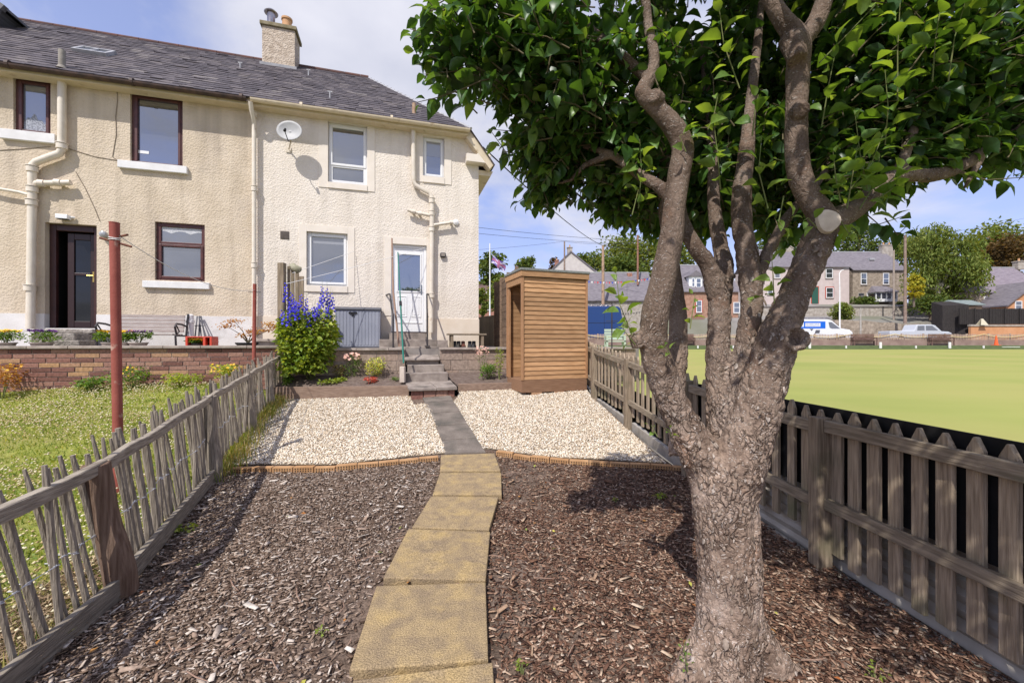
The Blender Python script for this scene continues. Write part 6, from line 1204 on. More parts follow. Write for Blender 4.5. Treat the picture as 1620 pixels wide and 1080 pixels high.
def leafy(name, lab, cat, c, rx, ry, h, n, size, mat, stem=m_stem, z0f=.15, flowers=None, ff=(0, 0), fs=.02, group=None, nst=8, tail=None, droop=.2, shape=1.0, top=.6, lowz=.4):
    """a bushy plant: stems from one root, leaves through an irregular dome, optional flowers on top"""
    root = thing(name, lab, cat, c, random.random() * 6, group); b = MB(); L = Leaves(); r = random
    lob = [(r.uniform(-.55, .55) * rx, r.uniform(-.55, .55) * ry, r.uniform(lowz, .8) * h, r.uniform(.38, .6)) for _ in range(9)]
    ends = []
    for i in range(nst):
        l = lob[i % 9]; e = Vector((l[0], l[1], l[2])); b.tube([(e.x * .1, e.y * .1, -.03), (e.x * .5, e.y * .5, e.z * .5), e], [size * .10 + .002, size * .07 + .0015, .0015], 5, cap=False)
    for i in range(n):
        l = r.choice(lob)
        q = Vector((r.gauss(0, 1), r.gauss(0, 1), r.gauss(0, 1))).normalized() * (r.random() ** .4); p = Vector((l[0] + q.x * rx * l[3] * 1.1, l[1] + q.y * ry * l[3] * 1.1, l[2] + q.z * h * l[3] * .8))
        if p.z < z0f * h: p.z = z0f * h * r.uniform(.7, 1.5)
        if p.z > h: p.z = h * r.uniform(.9, 1)
        dr = Vector((p.x, p.y, 0)).normalized() * .8 + Vector((r.gauss(0, .5), r.gauss(0, .5), r.uniform(-.3, .6) - droop)); dr.normalize(); L.p.append(p); L.d.append(dr); L.s.append(size * r.uniform(.6, 1.2))
    L.build('leaves', mat, root, smooth=True); b.build('stems', stem, root, fix=False)
    if flowers:
        nf, fm = ff; pts = []
        for i in range(nf):
            a = r.random() * 6.3; q = r.random() ** .5; pts.append((math.cos(a) * q * rx * .85, math.sin(a) * q * ry * .85, h * r.uniform(top, 1.05)))
        pts = np.array(pts); FVv = []; FFf = []
        for k in range(5):
            a = k * 1.2566; ca, sa = math.cos(a), math.sin(a); b0 = len(FVv); FVv += [(0, 0, 0), (.6 * ca - .38 * sa, .6 * sa + .38 * ca, .18), (1.0 * ca, 1.0 * sa, .1), (.6 * ca + .38 * sa, .6 * sa - .38 * ca, .18)]; FFf.append((b0, b0 + 1, b0 + 2, b0 + 3))
        m_ = len(pts); tilt = rng.normal(0, .45, m_) + .7
        V_, F_ = scat(pts, FVv, FFf, eul(tilt * np.cos(root.rotation_euler.z), tilt * np.sin(root.rotation_euler.z) * -1, rng.random(m_) * 1), rng.uniform(.8, 1.2, m_) * fs); np_mesh('flowers', V_, F_, 4, fm, root)
    return root
BEDZ = lambda p: EYE - .72
# the tall blue monkshood
c = P(492, 600, 7.45); c.z = EYE - .72; mk = leafy('monkshood', 'tall bushy plant with deep blue flower spikes by the grey post', 'flowering plant', c, .56, .40, 1.28, 4200, .090, RM('monkshood_leaf', [(0, (.09, .16, .02)), (.5, (.19, .28, .04)), (1, (.36, .42, .07))], .5, .35, .3), nst=26, z0f=.16, droop=.15, lowz=.18)
b = MB(); fv = []; r = random.Random(8); hd = []
for i in range(42):
    a = r.random() * 6.3; q = r.random() ** .5; x0, y0 = math.cos(a) * q * .54, math.sin(a) * q * .34; l = r.uniform(.18, .44); z0 = 1.20 + r.uniform(-.16, .16) - q * .12 + (.16 if r.random() < .3 else 0); lean = r.gauss(0, .10)
    b.tube([(x0 * .7, y0 * .7, z0 - .35), (x0, y0, z0), (x0 + lean * l, y0, z0 + l + .05)], [.005, .004, .0015], 5, cap=False); k = int(l * 34)
    for j in range(k):
        u = j / k; aa = j * 2.4; rr = .034 * (1 - .5 * u); hd.append((x0 + lean * l * u + rr * math.cos(aa), y0 + rr * math.sin(aa), z0 + l * u * .8, .024 * (1.15 - .5 * u)))
b.build('flower_stems', m_stem, mk, fix=False); hd = np.array(hd); n = len(hd)
HV, HF = tri([(1, 0, -.4), (.3, .8, -.3), (-.7, .5, -.3), (-.7, -.5, -.3), (.3, -.8, -.3), (.5, 0, .9), (-.4, .3, .8), (-.4, -.3, .8)], [(0, 1, 5), (1, 6, 5), (1, 2, 6), (2, 3, 7), (2, 7, 6), (3, 4, 7), (4, 5, 7), (4, 0, 5), (5, 6, 7)])
V_, F_ = scat(hd[:, :3], HV, HF, eul(rng.normal(0, .5, n), rng.normal(0, .5, n), rng.random(n) * 6), hd[:, 3]); np_mesh('flower_spikes', V_, F_, 3, m_fl_b, mk)
def at(px, py, Y, z=None):
    p = P(px, py, Y)
    if z is not None: p.z = z
    return p
leafy('euonymus_bush', 'round yellow green variegated bush in front of the block wall', 'bush', at(594, 590, 7.75, EYE - .70), .21, .18, .40, 620, .035, RM('variegated', [(0, (.10, .20, .03)), (.4, (.30, .36, .04)), (.7, (.55, .55, .08)), (1, (.66, .62, .18))], .5, .4, .2), m_stem_b)
leafy('hosta', 'low pale green plant near the timber sleeper', 'plant', at(525, 606, 7.35, EYE - .76), .26, .13, .10, 170, .055, m_plb, droop=.1)
leafy('heuchera', 'small coral red leaved plant between the bushes and the sleeper', 'plant', at(585, 604, 7.4, EYE - .77), .17, .11, .13, 190, .035, m_plr, m_stem_b)
leafy('shrub', 'wiry grey green plant with coral flowers against the block wall', 'plant', at(558, 598, 7.7, EYE - .72), .24, .16, .48, 420, .028, m_pl, flowers=1, ff=(42, m_fl_w), fs=.03, top=.8)
leafy('plant', 'sprawling dull green plant with brown stems right of the blue flowers', 'plant', at(535, 600, 7.6, EYE - .73), .20, .15, .30, 260, .035, RM('dull_leaf', [(0, (.10, .10, .03)), (.6, (.20, .20, .06)), (1, (.32, .16, .07))], .6, .3, .2))
leafy('plant', 'bright green leafy clump right of the steps by the block wall', 'plant', at(772, 590, 8.05, EYE - .72), .22, .15, .28, 420, .04, m_pl)
leafy('fennel', 'tall thin pale green stalks in the corner beside the shed', 'plant', at(790, 600, 8.05, EYE - .74), .08, .07, .62, 210, .035, m_plb, nst=10, z0f=.05)
leafy('dry_flowers', 'spindly plant with faded pink flower heads above the green clump', 'plant', at(762, 585, 8.15, EYE - .72), .16, .10, .60, 70, .03, m_pl, flowers=1, ff=(60, m_fl_w), fs=.02, top=.75, nst=12)
leafy('weed', 'small green weeds beside the concrete steps', 'plant', at(628, 596, 7.6, EYE - .72), .12, .08, .07, 70, .03, m_pl)
leafy('weed', 'green weeds at the end of the paling fence in the shade', 'plant', at(452, 606, 7.2, EYE - .80), .2, .12, .22, 160, .04, m_pl)
for i, (px, py, rr, hh, lab) in enumerate(((262, 850, .10, .10, 'light green weed in the chips behind the leaning post'), (292, 842, .07, .05, 'tiny green weed in the chips near the second bay of palings'), (1405, 935, .07, .06, 'green seedling in the dark chips at the picket fence'), (1385, 1075, .05, .04, 'tiny pale seedling in the chips near the bottom edge'), (508, 1008, .03, .03, 'very small sprout left of the nearest yellow slabs'), (826, 1068, .03, .05, 'small bright sprout right of the nearest yellow slabs'), (1045, 790, .06, .04, 'small green weed in the shaded chips left of the trunk'), (975, 795, .04, .03, 'tiny weed in the chips, mid bed right of the slabs'))):
    p = gnd(px, py); leafy('weed', lab, 'weed', p + Vector((0, 0, .01)), rr, rr, hh, 40 if rr > .05 else 16, .03 if rr > .05 else .018, m_plb, nst=4, group='weeds in the bark chips')
# neighbour's border and pots
for px, rr, hh, mt, ff_, lab in ((210, .55, .34, m_pl, (12, m_fl_y), 'green border clump with yellow flowers under the brick wall'), (290, .30, .22, m_plb, None, 'small yellow green clump right of the tall red pole'), (150, .25, .20, m_pl, None, 'low dark green clump left of the tall red pole'), (357, .30, .34, m_plb, (30, m_fl_y), 'yellow flowering plant by the paling fence'), (5, .34, .5, m_plo, (22, m_fl_y), 'rust leaved plant with yellow flowers at the left edge')):
    p = HW(T(px, -1.7), -1.72, 0); p.z = lz(p.x, p.y); leafy('border_plant', lab, 'plant', p, rr, .22, hh, 420, .045, mt, flowers=1 if ff_ else None, ff=ff_ or (0, 0), fs=.020, group='plants under the brick wall')
PT = [(8, 36, 40, m_fl_y, 'yellow pansies in a pot at the left edge of the terrace wall', .17), (66, 50, 36, m_fl_p, 'purple and white pansies in a pot before the stone steps', .18), (172, 28, 26, m_fl_y, 'yellow and dark red pansies in a pot behind the tall pole', .13), (196, 22, 26, m_fl_y, 'yellow pansies just right of the tall pole', .11), (219, 40, 44, m_fl_p, 'purple pansies in a pot in front of the bench', .17), (312, 28, 20, m_fl_y, 'yellow flowers growing inside the red crate', .12)]
for px, wpx, nf, fm, lab, rad in PT:
    s_ = -1.12 if px != 312 else -.9; root = hthing('potted_pansies', lab, 'potted plant', px, s_); b = MB()
    hgt = .07 if px != 312 else .05
    b.lathe([(rad * .6, .001), (rad * .75, hgt), (rad * .82, hgt), (rad * .82, hgt + .015), (rad * .7, hgt + .015)], (0, 0, 0), 16); b.build('pot', m_cope if px not in (312,) else m_black_pl, root, smooth=True)
    sub = leafy('tmp', 'x', 'x', (0, 0, hgt), rad * 1.35, rad, .20 if px != 312 else .09, 420, .038, m_pl, flowers=1, ff=(int(nf * 1.4), fm), fs=.030, top=.95)
    for ch in kids(sub): ch.parent = root; ch.data.transform(Matrix.Translation((0, 0, hgt)))
    bpy.data.objects.remove(sub)
root = hthing('potted_maple', 'small orange leaved maple in a dark dish on the terrace by the thin red pole', 'potted plant', 392, -1.0); b = MB(); b.lathe([(.14, .001), (.20, .06), (.20, .08), (.17, .08)], (0, 0, 0), 18); b.build('pot', m_black_pl, root, smooth=True)
b = MB(); L = Leaves()
for ex, ez in ((-.34, .38), (-.22, .48), (.10, .30), (.35, .42), (.26, .30), (-.05, .22), (.45, .36)):
    b.tube([(0, 0, .07), (ex * .4, .02, ez * .5 + .05), (ex, 0, ez)], [.012, .007, .003], 6)
    for _ in range(70): L.p.append(Vector((ex + random.gauss(0, .075), random.gauss(0, .07), ez + random.gauss(.0, .022)))); L.d.append(Vector((random.gauss(0, 1), random.gauss(0, 1), random.gauss(-.2, .3))).normalized()); L.s.append(random.uniform(.03, .05))
L.build('leaves', m_plo, root); b.build('trunk', m_stem_b, root, smooth=True)
# ================================================================ BACKDROP BEYOND THE GREEN
m_stone = M('rubble_stone', (.24, .195, .15), (.40, .33, .26), 2.2, .95, .8, 12, .05, .1, vor=3)
m_stone_p = M('pale_stone', (.30, .26, .22), (.44, .40, .35), 2.5, .95, .6, 12, .04, .1, vor=3)
m_redstone = M('red_sandstone', (.30, .165, .115), (.42, .26, .19), 2.5, .95, .6, 10, .04, .1, vor=3)
m_pinkh = M('pink_harling', (.52, .435, .41), (.58, .49, .46), 1.5, .95, .4, 10, .03)
m_whiteh = M('white_harling', (.50, .46, .43), (.58, .54, .50), 1.5, .95, .4, 10, .03)
m_orange = M('orange_render', (.52, .25, .12), (.60, .31, .16), 1.5, .9, .2, 10, .03)
m_bgslate = M('far_slate', (.14, .125, .14), (.21, .19, .205), 1.8, .8, .5, 6, .04, stretch=(1, 1, 5))
m_bgglass = glass('far_glass', (.05, .055, .065), .25)
m_trimred = M('red_trim', (.42, .09, .06), None)
m_pole = M('pole_wood', (.20, .14, .11), (.30, .22, .18), 3, .9, .3, 10)
m_darkf = M('black_stained_timber', (.022, .018, .018), (.04, .034, .032), 3, .8, .4, 8, stretch=(6, 6, 1))
m_picket = M('far_picket_wood', (.36, .26, .20), (.48, .37, .29), 3, .9)
m_brickred = M('far_brick', (.28, .13, .09), (.38, .2, .15), 6, .9)
def bgp(px, py, Y): return P(px, py, Y)
def block(root, name, px0, px1, pyt, pyb, Y, depth, mat, ext=0, bevel=0):
    a, c = bgp(px0, pyb, Y), bgp(px1, pyt, Y); b = MB(); b.box(a.x, c.x, Y, Y + depth, a.z - ext, c.z); return b.build(name, mat, root, bevel=bevel)
def groof(root, px0, px1, pye, pyr, Y, depth, mat, over=.3, gable=None, thick=.15, cap=None):
    """pitched roof, eaves at pye in front, ridge at pyr seen from the camera"""
    a = bgp(px0, pye, Y); c = bgp(px1, pye, Y); yr = Y + depth / 2; zr = EYE + (540 - pyr) / F * yr; ze = a.z; b = MB(); x0, x1 = a.x - over * .5, c.x + over * .5
    for (y0, z0, y1, z1) in ((Y - over, ze - over * .5, yr, zr), (Y + depth + over, ze - over * .5, yr, zr)): b.hexa([(x0, y0, z0), (x1, y0, z0), (x1, y1, z1), (x0, y1, z1)], [(x0, y0, z0 + thick), (x1, y0, z0 + thick), (x1, y1, z1 + thick), (x0, y1, z1 + thick)])
    o = b.build('roof', mat, root)
    if gable: b = MB(); b.prism([(Y, ze), (Y + depth, ze), (yr, zr)], 0, a.x, c.x); b.build('gable', gable, root)
    if cap: b = MB(); b.tube([(x0, yr, zr + thick), (x1, yr, zr + thick)], .12, 6); b.build('ridge', cap, root)
    return o
def win(root, px0, px1, pyt, pyb, Y, frame=m_white, sill_=True, bars=(.5,), fw=.1, surr=None):
    a, c = bgp(px0, pyb, Y), bgp(px1, pyt, Y); b = MB(); y0, y1 = Y - .07, Y - .002
    if surr: s = MB(); s.box(a.x - .14, c.x + .14, Y - .05, Y - .003, a.z - .14, c.z + .16); s.build('window_surround', surr, root)
    y0 -= .03; b.box(a.x, a.x + fw, y0, y1, a.z, c.z); b.box(c.x - fw, c.x, y0, y1, a.z, c.z); b.box(a.x + fw, c.x - fw, y0, y1, c.z - fw, c.z); b.box(a.x + fw, c.x - fw, y0, y1, a.z, a.z + fw)
    for q in bars: z = a.z + (c.z - a.z) * q; b.box(a.x + fw, c.x - fw, y0, y1, z - fw * .4, z + fw * .4)
    f = b.build('window', frame, root); b = MB(); b.box(a.x + fw * .6, c.x - fw * .6, Y - .065, Y - .055, a.z + fw * .6, c.z - fw * .6); b.build('pane', m_bgglass, f)
    if sill_: b = MB(); b.box(a.x - .08, c.x + .08, Y - .14, Y - .001, a.z - .12, a.z - .001); b.build('sill', m_stone_p, f)
    return f
def chim(root, px0, px1, pyt, pyb, Y, mat, pots=2):
    a, c = bgp(px0, pyb, Y), bgp(px1, pyt, Y); b = MB(); b.box(a.x, c.x, Y, Y + .8, a.z, c.z); b.box(a.x - .08, c.x + .08, Y - .08, Y + .88, c.z + .001, c.z + .15); ch = b.build('chimney', mat, root)
    for i in range(pots): x = a.x + (c.x - a.x) * (i + .5) / pots; b = MB(); b.lathe([(.14, c.z + .15), (.12, c.z + .6), (.15, c.z + .62)], (x, Y + .4, 0), 8); b.build('chimney_pot', m_terracotta, ch)
# stone house with porch
h = thing('stone_house', 'two storey rubble stone house with grey roof and white bay porch above the green', 'house'); Y = 75
block(h, 'wall', 1349, 1433, 427, 484, Y, 9, m_stone, 3); groof(h, 1349, 1433, 427, 400, Y, 9, m_bgslate, cap=m_lead); chim(h, 1396, 1414, 388, 410, Y + 4, m_stone_p)
for a in ((1361.5, 1371, 432, 450), (1396.5, 1406, 432, 450)): win(h, *a, Y)
win(h, 1357, 1367, 463, 474, Y, m_stone_p); win(h, 1371, 1373, 463, 470, Y)
a, c = bgp(1386, 477, Y - 1.6), bgp(1420, 462, Y - 1.6); b = MB(); b.box(a.x, c.x, Y - 1.6, Y - .005, a.z, a.z + .5); b.box(a.x, c.x, Y - 1.6, Y - .005, c.z - .15, c.z); [b.box(x, x + .12, Y - 1.6, Y - 1.4, a.z + .501, c.z - .151) for x in np.linspace(a.x, c.x - .12, 5)]; po = b.build('porch', m_white, h); b = MB(); b.box(a.x + .05, c.x - .05, Y - 1.5, Y - 1.45, a.z + .5, c.z - .15); b.build('pane', m_bgglass, po)
b = MB(); b.hexa([(a.x - .3, Y - 1.9, c.z + .001), (c.x + .3, Y - 1.9, c.z + .001), (c.x + .3, Y, c.z + .001), (a.x - .3, Y, c.z + .001)], [(a.x - .2, Y - 1.8, c.z + .1), (c.x + .2, Y - 1.8, c.z + .1), (c.x - .6, Y, c.z + 1.3), (a.x + .6, Y, c.z + 1.3)]); b.build('porch_roof', m_bgslate, h)
a = bgp(1376, 410, Y + 2.5); b = MB(); b.box(a.x - .45, a.x + .45, Y + 1.9, Y + 2.9, a.z - .25, a.z + .12); b.build('rooflight', m_lead, h)
# pink house
h = thing('pink_house', 'pink harled house with red trimmed windows left of the stone house', 'house'); Y = 74
block(h, 'wall', 1206, 1343.5, 422, 484, Y, 9, m_pinkh, 3); groof(h, 1206, 1343.5, 422, 397, Y, 9, m_bgslate, cap=m_lead)
for a in ((1306, 1317, 425, 440), (1225, 1234, 425, 440), (1214, 1222, 452, 466)): win(h, *a, Y, surr=m_stone_p)
win(h, 1306.5, 1318, 455, 471, Y, surr=m_trimred)
a, c = bgp(1284, 480, Y), bgp(1294, 454, Y); b = MB(); b.box(a.x - .15, c.x + .15, Y - .05, Y - .003, a.z, c.z + .15); b.build('door_surround', m_trimred, h); b = MB(); b.box(a.x, c.x, Y - .09, Y - .051, a.z, c.z); b.build('door', M('green_door', (.03, .10, .075), None), h); chim(h, 1240, 1256, 388, 402, Y + 4, m_stone_p)
# red stone house seen between the stems
h = thing('red_stone_house', 'red sandstone cottage with white dormer seen between the tree stems', 'house'); Y = 66
block(h, 'wall', 1076, 1168, 461, 516, Y, 8, m_redstone, 3); groof(h, 1076, 1168, 461, 421, Y, 8, m_bgslate, cap=m_lead); win(h, 1101, 1110, 475, 494, Y, surr=m_trimred); win(h, 1160, 1170, 478, 495, Y); win(h, 1130, 1140, 475, 494, Y)
a, c = bgp(1091, 457, Y + .3), bgp(1112, 437, Y + .3); b = MB(); b.box(a.x, c.x, Y + .5, Y + 3, a.z, c.z); d_ = b.build('dormer', m_white, h); win(h, 1094, 1099, 440, 454, Y + .42, sill_=False); win(h, 1101, 1109, 440, 455, Y + .42, sill_=False)
b = MB(); mx = (a.x + c.x) / 2; b.prism([(a.x - .3, c.z), (c.x + .3, c.z), (mx, c.z + .95)], 1, Y + .2, Y + 3.4); b.build('dormer_roof', m_bgslate, h)
a, c = bgp(1094, 510, Y - 2), bgp(1114, 500, Y - 2); b = MB(); 
for i in range(14): x = a.x + (c.x - a.x) * i / 13; b.box(x, x + .06, Y - 2, Y - 1.95, a.z, c.z)
b.box(a.x, c.x, Y - 1.94, Y - 1.9, c.z - .2, c.z - .1); tag(b.build('garden_gate', M('rusty_gate', (.25, .10, .07), None)), 'low rust coloured barred gate before the red stone cottage', 'gate')
# long low hall with slate roof
h = thing('low_hall', 'long low building with plain slate roof and bunting behind the blue van', 'building'); Y = 60
block(h, 'wall', 925, 1040, 474, 520, Y, 9, m_stone_p, 3); groof(h, 922, 1040, 475, 433, Y, 9, m_bgslate, cap=m_lead)
a = bgp(996, 437, Y + 4); b = MB(); b.box(a.x - .35, a.x + .35, Y + 3.8, Y + 4.6, a.z - .6, a.z + .5); b.build('chimney', m_brickred, h)
# white gable house
h = thing('white_house', 'pale gabled house rising behind the shed roof', 'house'); Y = 78
a, c = bgp(868, 452, Y), bgp(956, 452, Y); b = MB(); ap = bgp(903, 399, Y); b.prism([(a.x, a.z - 6), (c.x, a.z - 6), (c.x, bgp(952, 438, Y).z), (ap.x, ap.z), (a.x, bgp(868, 432, Y).z)], 1, Y, Y + 12); b.build('wall', m_whiteh, h)
b = MB(); e1, e2 = bgp(952, 438, Y), bgp(866, 434, Y)
for e in (e1, e2): b.hexa([(e.x, Y - .2, e.z), (e.x, Y + 12.2, e.z), (ap.x, Y + 12.2, ap.z), (ap.x, Y - .2, ap.z)], [(e.x, Y - .2, e.z + .25), (e.x, Y + 12.2, e.z + .25), (ap.x, Y + 12.2, ap.z + .25), (ap.x, Y - .2, ap.z + .25)])
b.build('roof', m_bgslate, h); chim(h, 898, 905.5, 392, 412, Y + .3, m_stone_p, 1); chim(h, 878, 884, 413, 425, Y + 6, m_brickred, 1)
# brick terrace far left, through the gap by the house
h = thing('brick_terrace', 'small brick terrace with white windows seen beside the house corner', 'house'); Y = 58
block(h, 'wall', 740, 792, 465, 520, Y, 8, m_brickred, 3); groof(h, 740, 792, 465, 446, Y, 8, M('brown_roof', (.12, .075, .07), (.17, .11, .1), 2), cap=None); win(h, 769, 776, 462, 468, Y, bars=()); win(h, 769, 776, 478, 490, Y)
# house with skylight on the right, orange gable
h = thing('cottage', 'low stone cottage with long purple slate roof and large rooflight on the right', 'house'); Y = 62
block(h, 'wall', 1528, 1660, 462, 505, Y, 9, m_stone, 3); groof(h, 1528, 1660, 462, 425, Y, 9, M('purple_slate', (.18, .15, .175), (.245, .21, .235), 1.6, .8, .5, 6, .04, stretch=(1, 1, 5)), cap=m_lead); win(h, 1556, 1569, 469, 478, Y)
ze_ = bgp(0, 462, Y).z - .15; zr_ = EYE + (540 - 425) / F * (Y + 4.5); rp = lambda px, v: (bgp(px, 0, Y).x, Y - .3 + 4.8 * v, ze_ + (zr_ - ze_) * v + .16)
b = MB(); q4 = [rp(1556, .50), rp(1586, .50), rp(1584, .82), rp(1556, .82)]; b.hexa(q4, [(x, y - .03, z + .12) for x, y, z in q4]); b.build('rooflight', glass('skylight_glass', (.25, .28, .30), .3), h)
chim(h, 1611, 1622, 414, 426, Y + 4, m_stone_p, 1)
h = thing('orange_house', 'orange rendered gable with a white window at the right edge of the photo', 'house'); Y = 58
a, c = bgp(1592, 506, Y), bgp(1680, 506, Y); b = MB(); b.prism([(a.x, a.z - 2), (c.x, a.z - 2), (c.x, bgp(0, 452, Y).z), (bgp(1640, 0, Y).x, bgp(0, 447, Y).z), (a.x, bgp(0, 484, Y).z)], 1, Y, Y + 6); b.build('wall', m_orange, h)
b = MB(); e1, e2 = bgp(1590, 485, Y), bgp(1640, 446, Y); b.hexa([(e1.x, Y - .3, e1.z), (e1.x, Y + 6, e1.z), (e2.x, Y + 6, e2.z), (e2.x, Y - .3, e2.z)], [(e1.x, Y - .3, e1.z + .2), (e1.x, Y + 6, e1.z + .2), (e2.x, Y + 6, e2.z + .2), (e2.x, Y - .3, e2.z + .2)]); b.build('roof', m_bgslate, h); win(h, 1605, 1616, 476, 490, Y)
# outbuildings: black stained shed, green roofed shed, black boundary fence, orange wall
h = thing('green_roof_shed', 'small timber shed with a pale green roof behind the black fence', 'shed'); Y = 57.5
block(h, 'wall', 1516, 1554, 484, 494, Y, 3, M('tan_boards', (.42, .28, .17), None), 1); a, c = bgp(1511, 483, Y), bgp(1556, 474, Y); b = MB(); b.hexa([(a.x, Y - .3, a.z), (c.x, Y - .3, a.z), (c.x, Y + 3, a.z), (a.x, Y + 3, a.z)], [(a.x, Y - .3, a.z + .12), (c.x, Y - .3, a.z + .12), (c.x - .1, Y + 1.5, c.z + .1), (a.x + .5, Y + 1.5, c.z + .1)]); b.build('roof', M('green_roof', (.17, .21, .20), (.23, .26, .25), 3), h)
a = bgp(1491, 512, 56.5); c = bgp(1516, 482, 56.5); b = MB(); b.hexa([(a.x, 56.5, EYE - .3), (c.x, 55.2, EYE - .3), (c.x, 57, EYE - .3), (a.x, 58, EYE - .3)], [(a.x, 56.5, c.z - .1), (c.x, 55.2, c.z - .1), (c.x - .5, 57, c.z + .5), (a.x, 58, c.z + .5)]); tag(b.build('black_shed', m_darkf), 'black stained shed at the left end of the black fence', 'shed')
bf = thing('black_fence', 'tall black stained board fence above the orange wall', 'fence'); a, c = bgp(1517, 513, 55), bgp(1680, 488, 55); b = MB(); x = a.x
while x < c.x: b.box(x, x + .145, 55 + (.02 if int(x * 7) % 2 else 0), 55.04, a.z, c.z + random.uniform(-.02, .02)); x += .15
b.build('boards', m_darkf, bf); 
for x in np.arange(a.x, c.x, 2.0): b = MB(); b.box(x, x + .1, 54.88, 54.98, a.z, c.z + .05); b.build('post', m_darkf, bf)
ow = thing('orange_wall', 'long orange rendered wall with pale coping beside the parked pickup', 'wall'); a, c = bgp(1536, 545, 54.5), bgp(1690, 516, 54.5); b = MB(); b.box(a.x, c.x, 54.5, 54.8, a.z, c.z); b.build('masonry', m_orange, ow); b = MB(); b.box(a.x - .05, c.x, 54.4, 54.9, c.z + .001, c.z + .2); b.build('coping', m_stone_p, ow)
# retaining walls
rw = thing('stone_retaining_wall', 'rubble stone retaining wall behind the van and pickup', 'wall'); b = MB(); x0, x1 = bgp(1205, 0, 60).x, bgp(1640, 0, 60).x; n = 30
for i in range(n):
    xa, xb = x0 + (x1 - x0) * i / n, x0 + (x1 - x0) * (i + 1) / n; f = lambda x: EYE + lerp_tab([(1205, 3.1), (1345, 3.1), (1420, 2.6), (1500, 2.4), (1545, 2.0)], 810 + x / 60 * F) + .08 * math.sin(x * 3); b.hexa([(xa, 59.6, EYE - .5), (xb, 59.6, EYE - .5), (xb, 60.6, EYE - .5), (xa, 60.6, EYE - .5)], [(xa, 59.7, f(xa)), (xb, 59.7, f(xb)), (xb, 60.6, f(xb)), (xa, 60.6, f(xa))])
b.build('masonry', m_stone, rw)
rw = thing('stone_garden_wall', 'grey stone wall with a coping in front of the pink and stone houses', 'wall'); b = MB(); a, c = bgp(1180, 500, 68), bgp(1442, 486, 68); b.box(a.x, c.x, 68, 68.5, a.z - 1, c.z); b.build('masonry', m_stone_p, rw); b = MB(); b.box(a.x, c.x, 67.9, 68.6, c.z + .001, c.z + .15); b.build('coping', M('dark_coping', (.16, .14, .13), None), rw)
# far picket fence on its low wall, garlands, posts
lw = thing('low_wall', 'low brown wall under the far picket fence along the green', 'wall'); b = MB(); b.box(-4, 72, 51.05, 51.3, EYE - .6, EYE + .22); b.build('masonry', M('brown_wall', (.22, .15, .125), (.30, .22, .18), 1.2, .95, .3, 8), lw)
pf = thing('far_picket_fence', 'long pale brown picket fence along the far side of the green', 'fence'); b = MB(); x = 2.0
while x < 66: b.box(x, x + .085, 51.12, 51.15, EYE + .23, EYE + .90 + .03 * math.sin(x * 3)); x += .19
o = b.build('pickets', m_picket, pf); o['kind'] = 'stuff'
b = MB(); b.box(2, 66, 51.151, 51.2, EYE + .34, EYE + .42); b.box(2, 66, 51.151, 51.2, EYE + .70, EYE + .78); b.build('rail', m_picket, pf)
for x in np.arange(2.5, 66, 2.7): b = MB(); b.box(x, x + .13, 51.2, 51.33, EYE + .22, EYE + .98); b.build('post', m_picket, pf)
b = MB(); gx = [3.4 + 5.5 * i for i in range(12)]
for a, c in zip(gx, gx[1:]): b.tube([(a + (c - a) * u, 51.0, EYE + .92 - .38 * 4 * u * (1 - u)) for u in np.linspace(0, 1, 9)], .035, 6)
tag(b.build('rope_garland', M('yellow_rope', (.62, .48, .20), (.72, .62, .35), 3)), 'yellow rope garland looped along the far picket fence', 'rope')
px_posts = [(1281, 2), (1338.5, 1), (1393, 2), (1449, 1), (1502.5, 2), (1556, 1), (1104, 1), (1046, 1), (1160, 1), (1222, 2)]
words = {1281: 'first white bank post right of the big trunk', 1338.5: 'short white bank post in front of the van and bench', 1393: 'thick white bank post just right of the left bench', 1449: 'short white bank post between the two benches', 1502.5: 'thick white bank post in front of the right bench', 1556: 'short white bank post left of the traffic cone', 1104: 'short white bank post between the left stems', 1046: 'short white bank post behind the left stem', 1160: 'short white bank post behind the middle stems', 1222: 'thick white bank post behind the right stem'}
for px, k in px_posts:
    p = bgp(px, 0, 48.8); b = MB(); w2_ = .07 * k * .8 + .02; b.box(p.x - w2_, p.x + w2_, 48.75, 48.85, EYE - .95, EYE - .50 + .42 * (k == 2)); tag(b.build('bank_post', m_sill, bevel=.01), words[px], 'post', 'white posts on the bank of the green')
def bgbench(px0, px1, lab, Y=50.4, mat=None, pyt=527.5, pyb=545):
    a, c = bgp(px0, pyb, Y), bgp(px1, pyt, Y); a.z = EYE - .47; mat = mat or m_bb; root = thing('park_bench', lab, 'bench', (a.x, Y, a.z), 0, 'benches by the green'); W_ = c.x - a.x; H_ = c.z - a.z
    b = MB(); [b.box(0, W_, .42, .47, H_ * .48 + i * H_ * .13, H_ * .48 + i * H_ * .13 + H_ * .1) for i in range(4)]; b.build('backrest', mat, root)
    b = MB(); b.box(0, W_, -.05, .41, H_ * .38, H_ * .43); b.build('seat', mat, root)
    for x in (0, W_ - .1): b = MB(); b.box(x, x + .1, -.05, .05, 0, H_ * .62); b.box(x, x + .1, .36, .46, 0, H_ * .377); b.box(x, x + .1, -.05, .4, H_ * .621, H_ * .67); b.build('end_frame', mat, root)
m_bb = M('bench_brown', (.13, .075, .06), (.19, .12, .10), 3, .8)
bgbench(1351, 1388, 'brown park bench by the green in front of the stone wall'); bgbench(1474, 1510, 'brown park bench by the green in front of the pickup'); bgbench(1072, 1100, 'reddish park bench by the green seen between the left stems')
bgbench(959, 990, 'pale green bench by the green right of the shed', Y=22, mat=M('pale_green_paint', (.42, .50, .40), None), pyt=519, pyb=545)
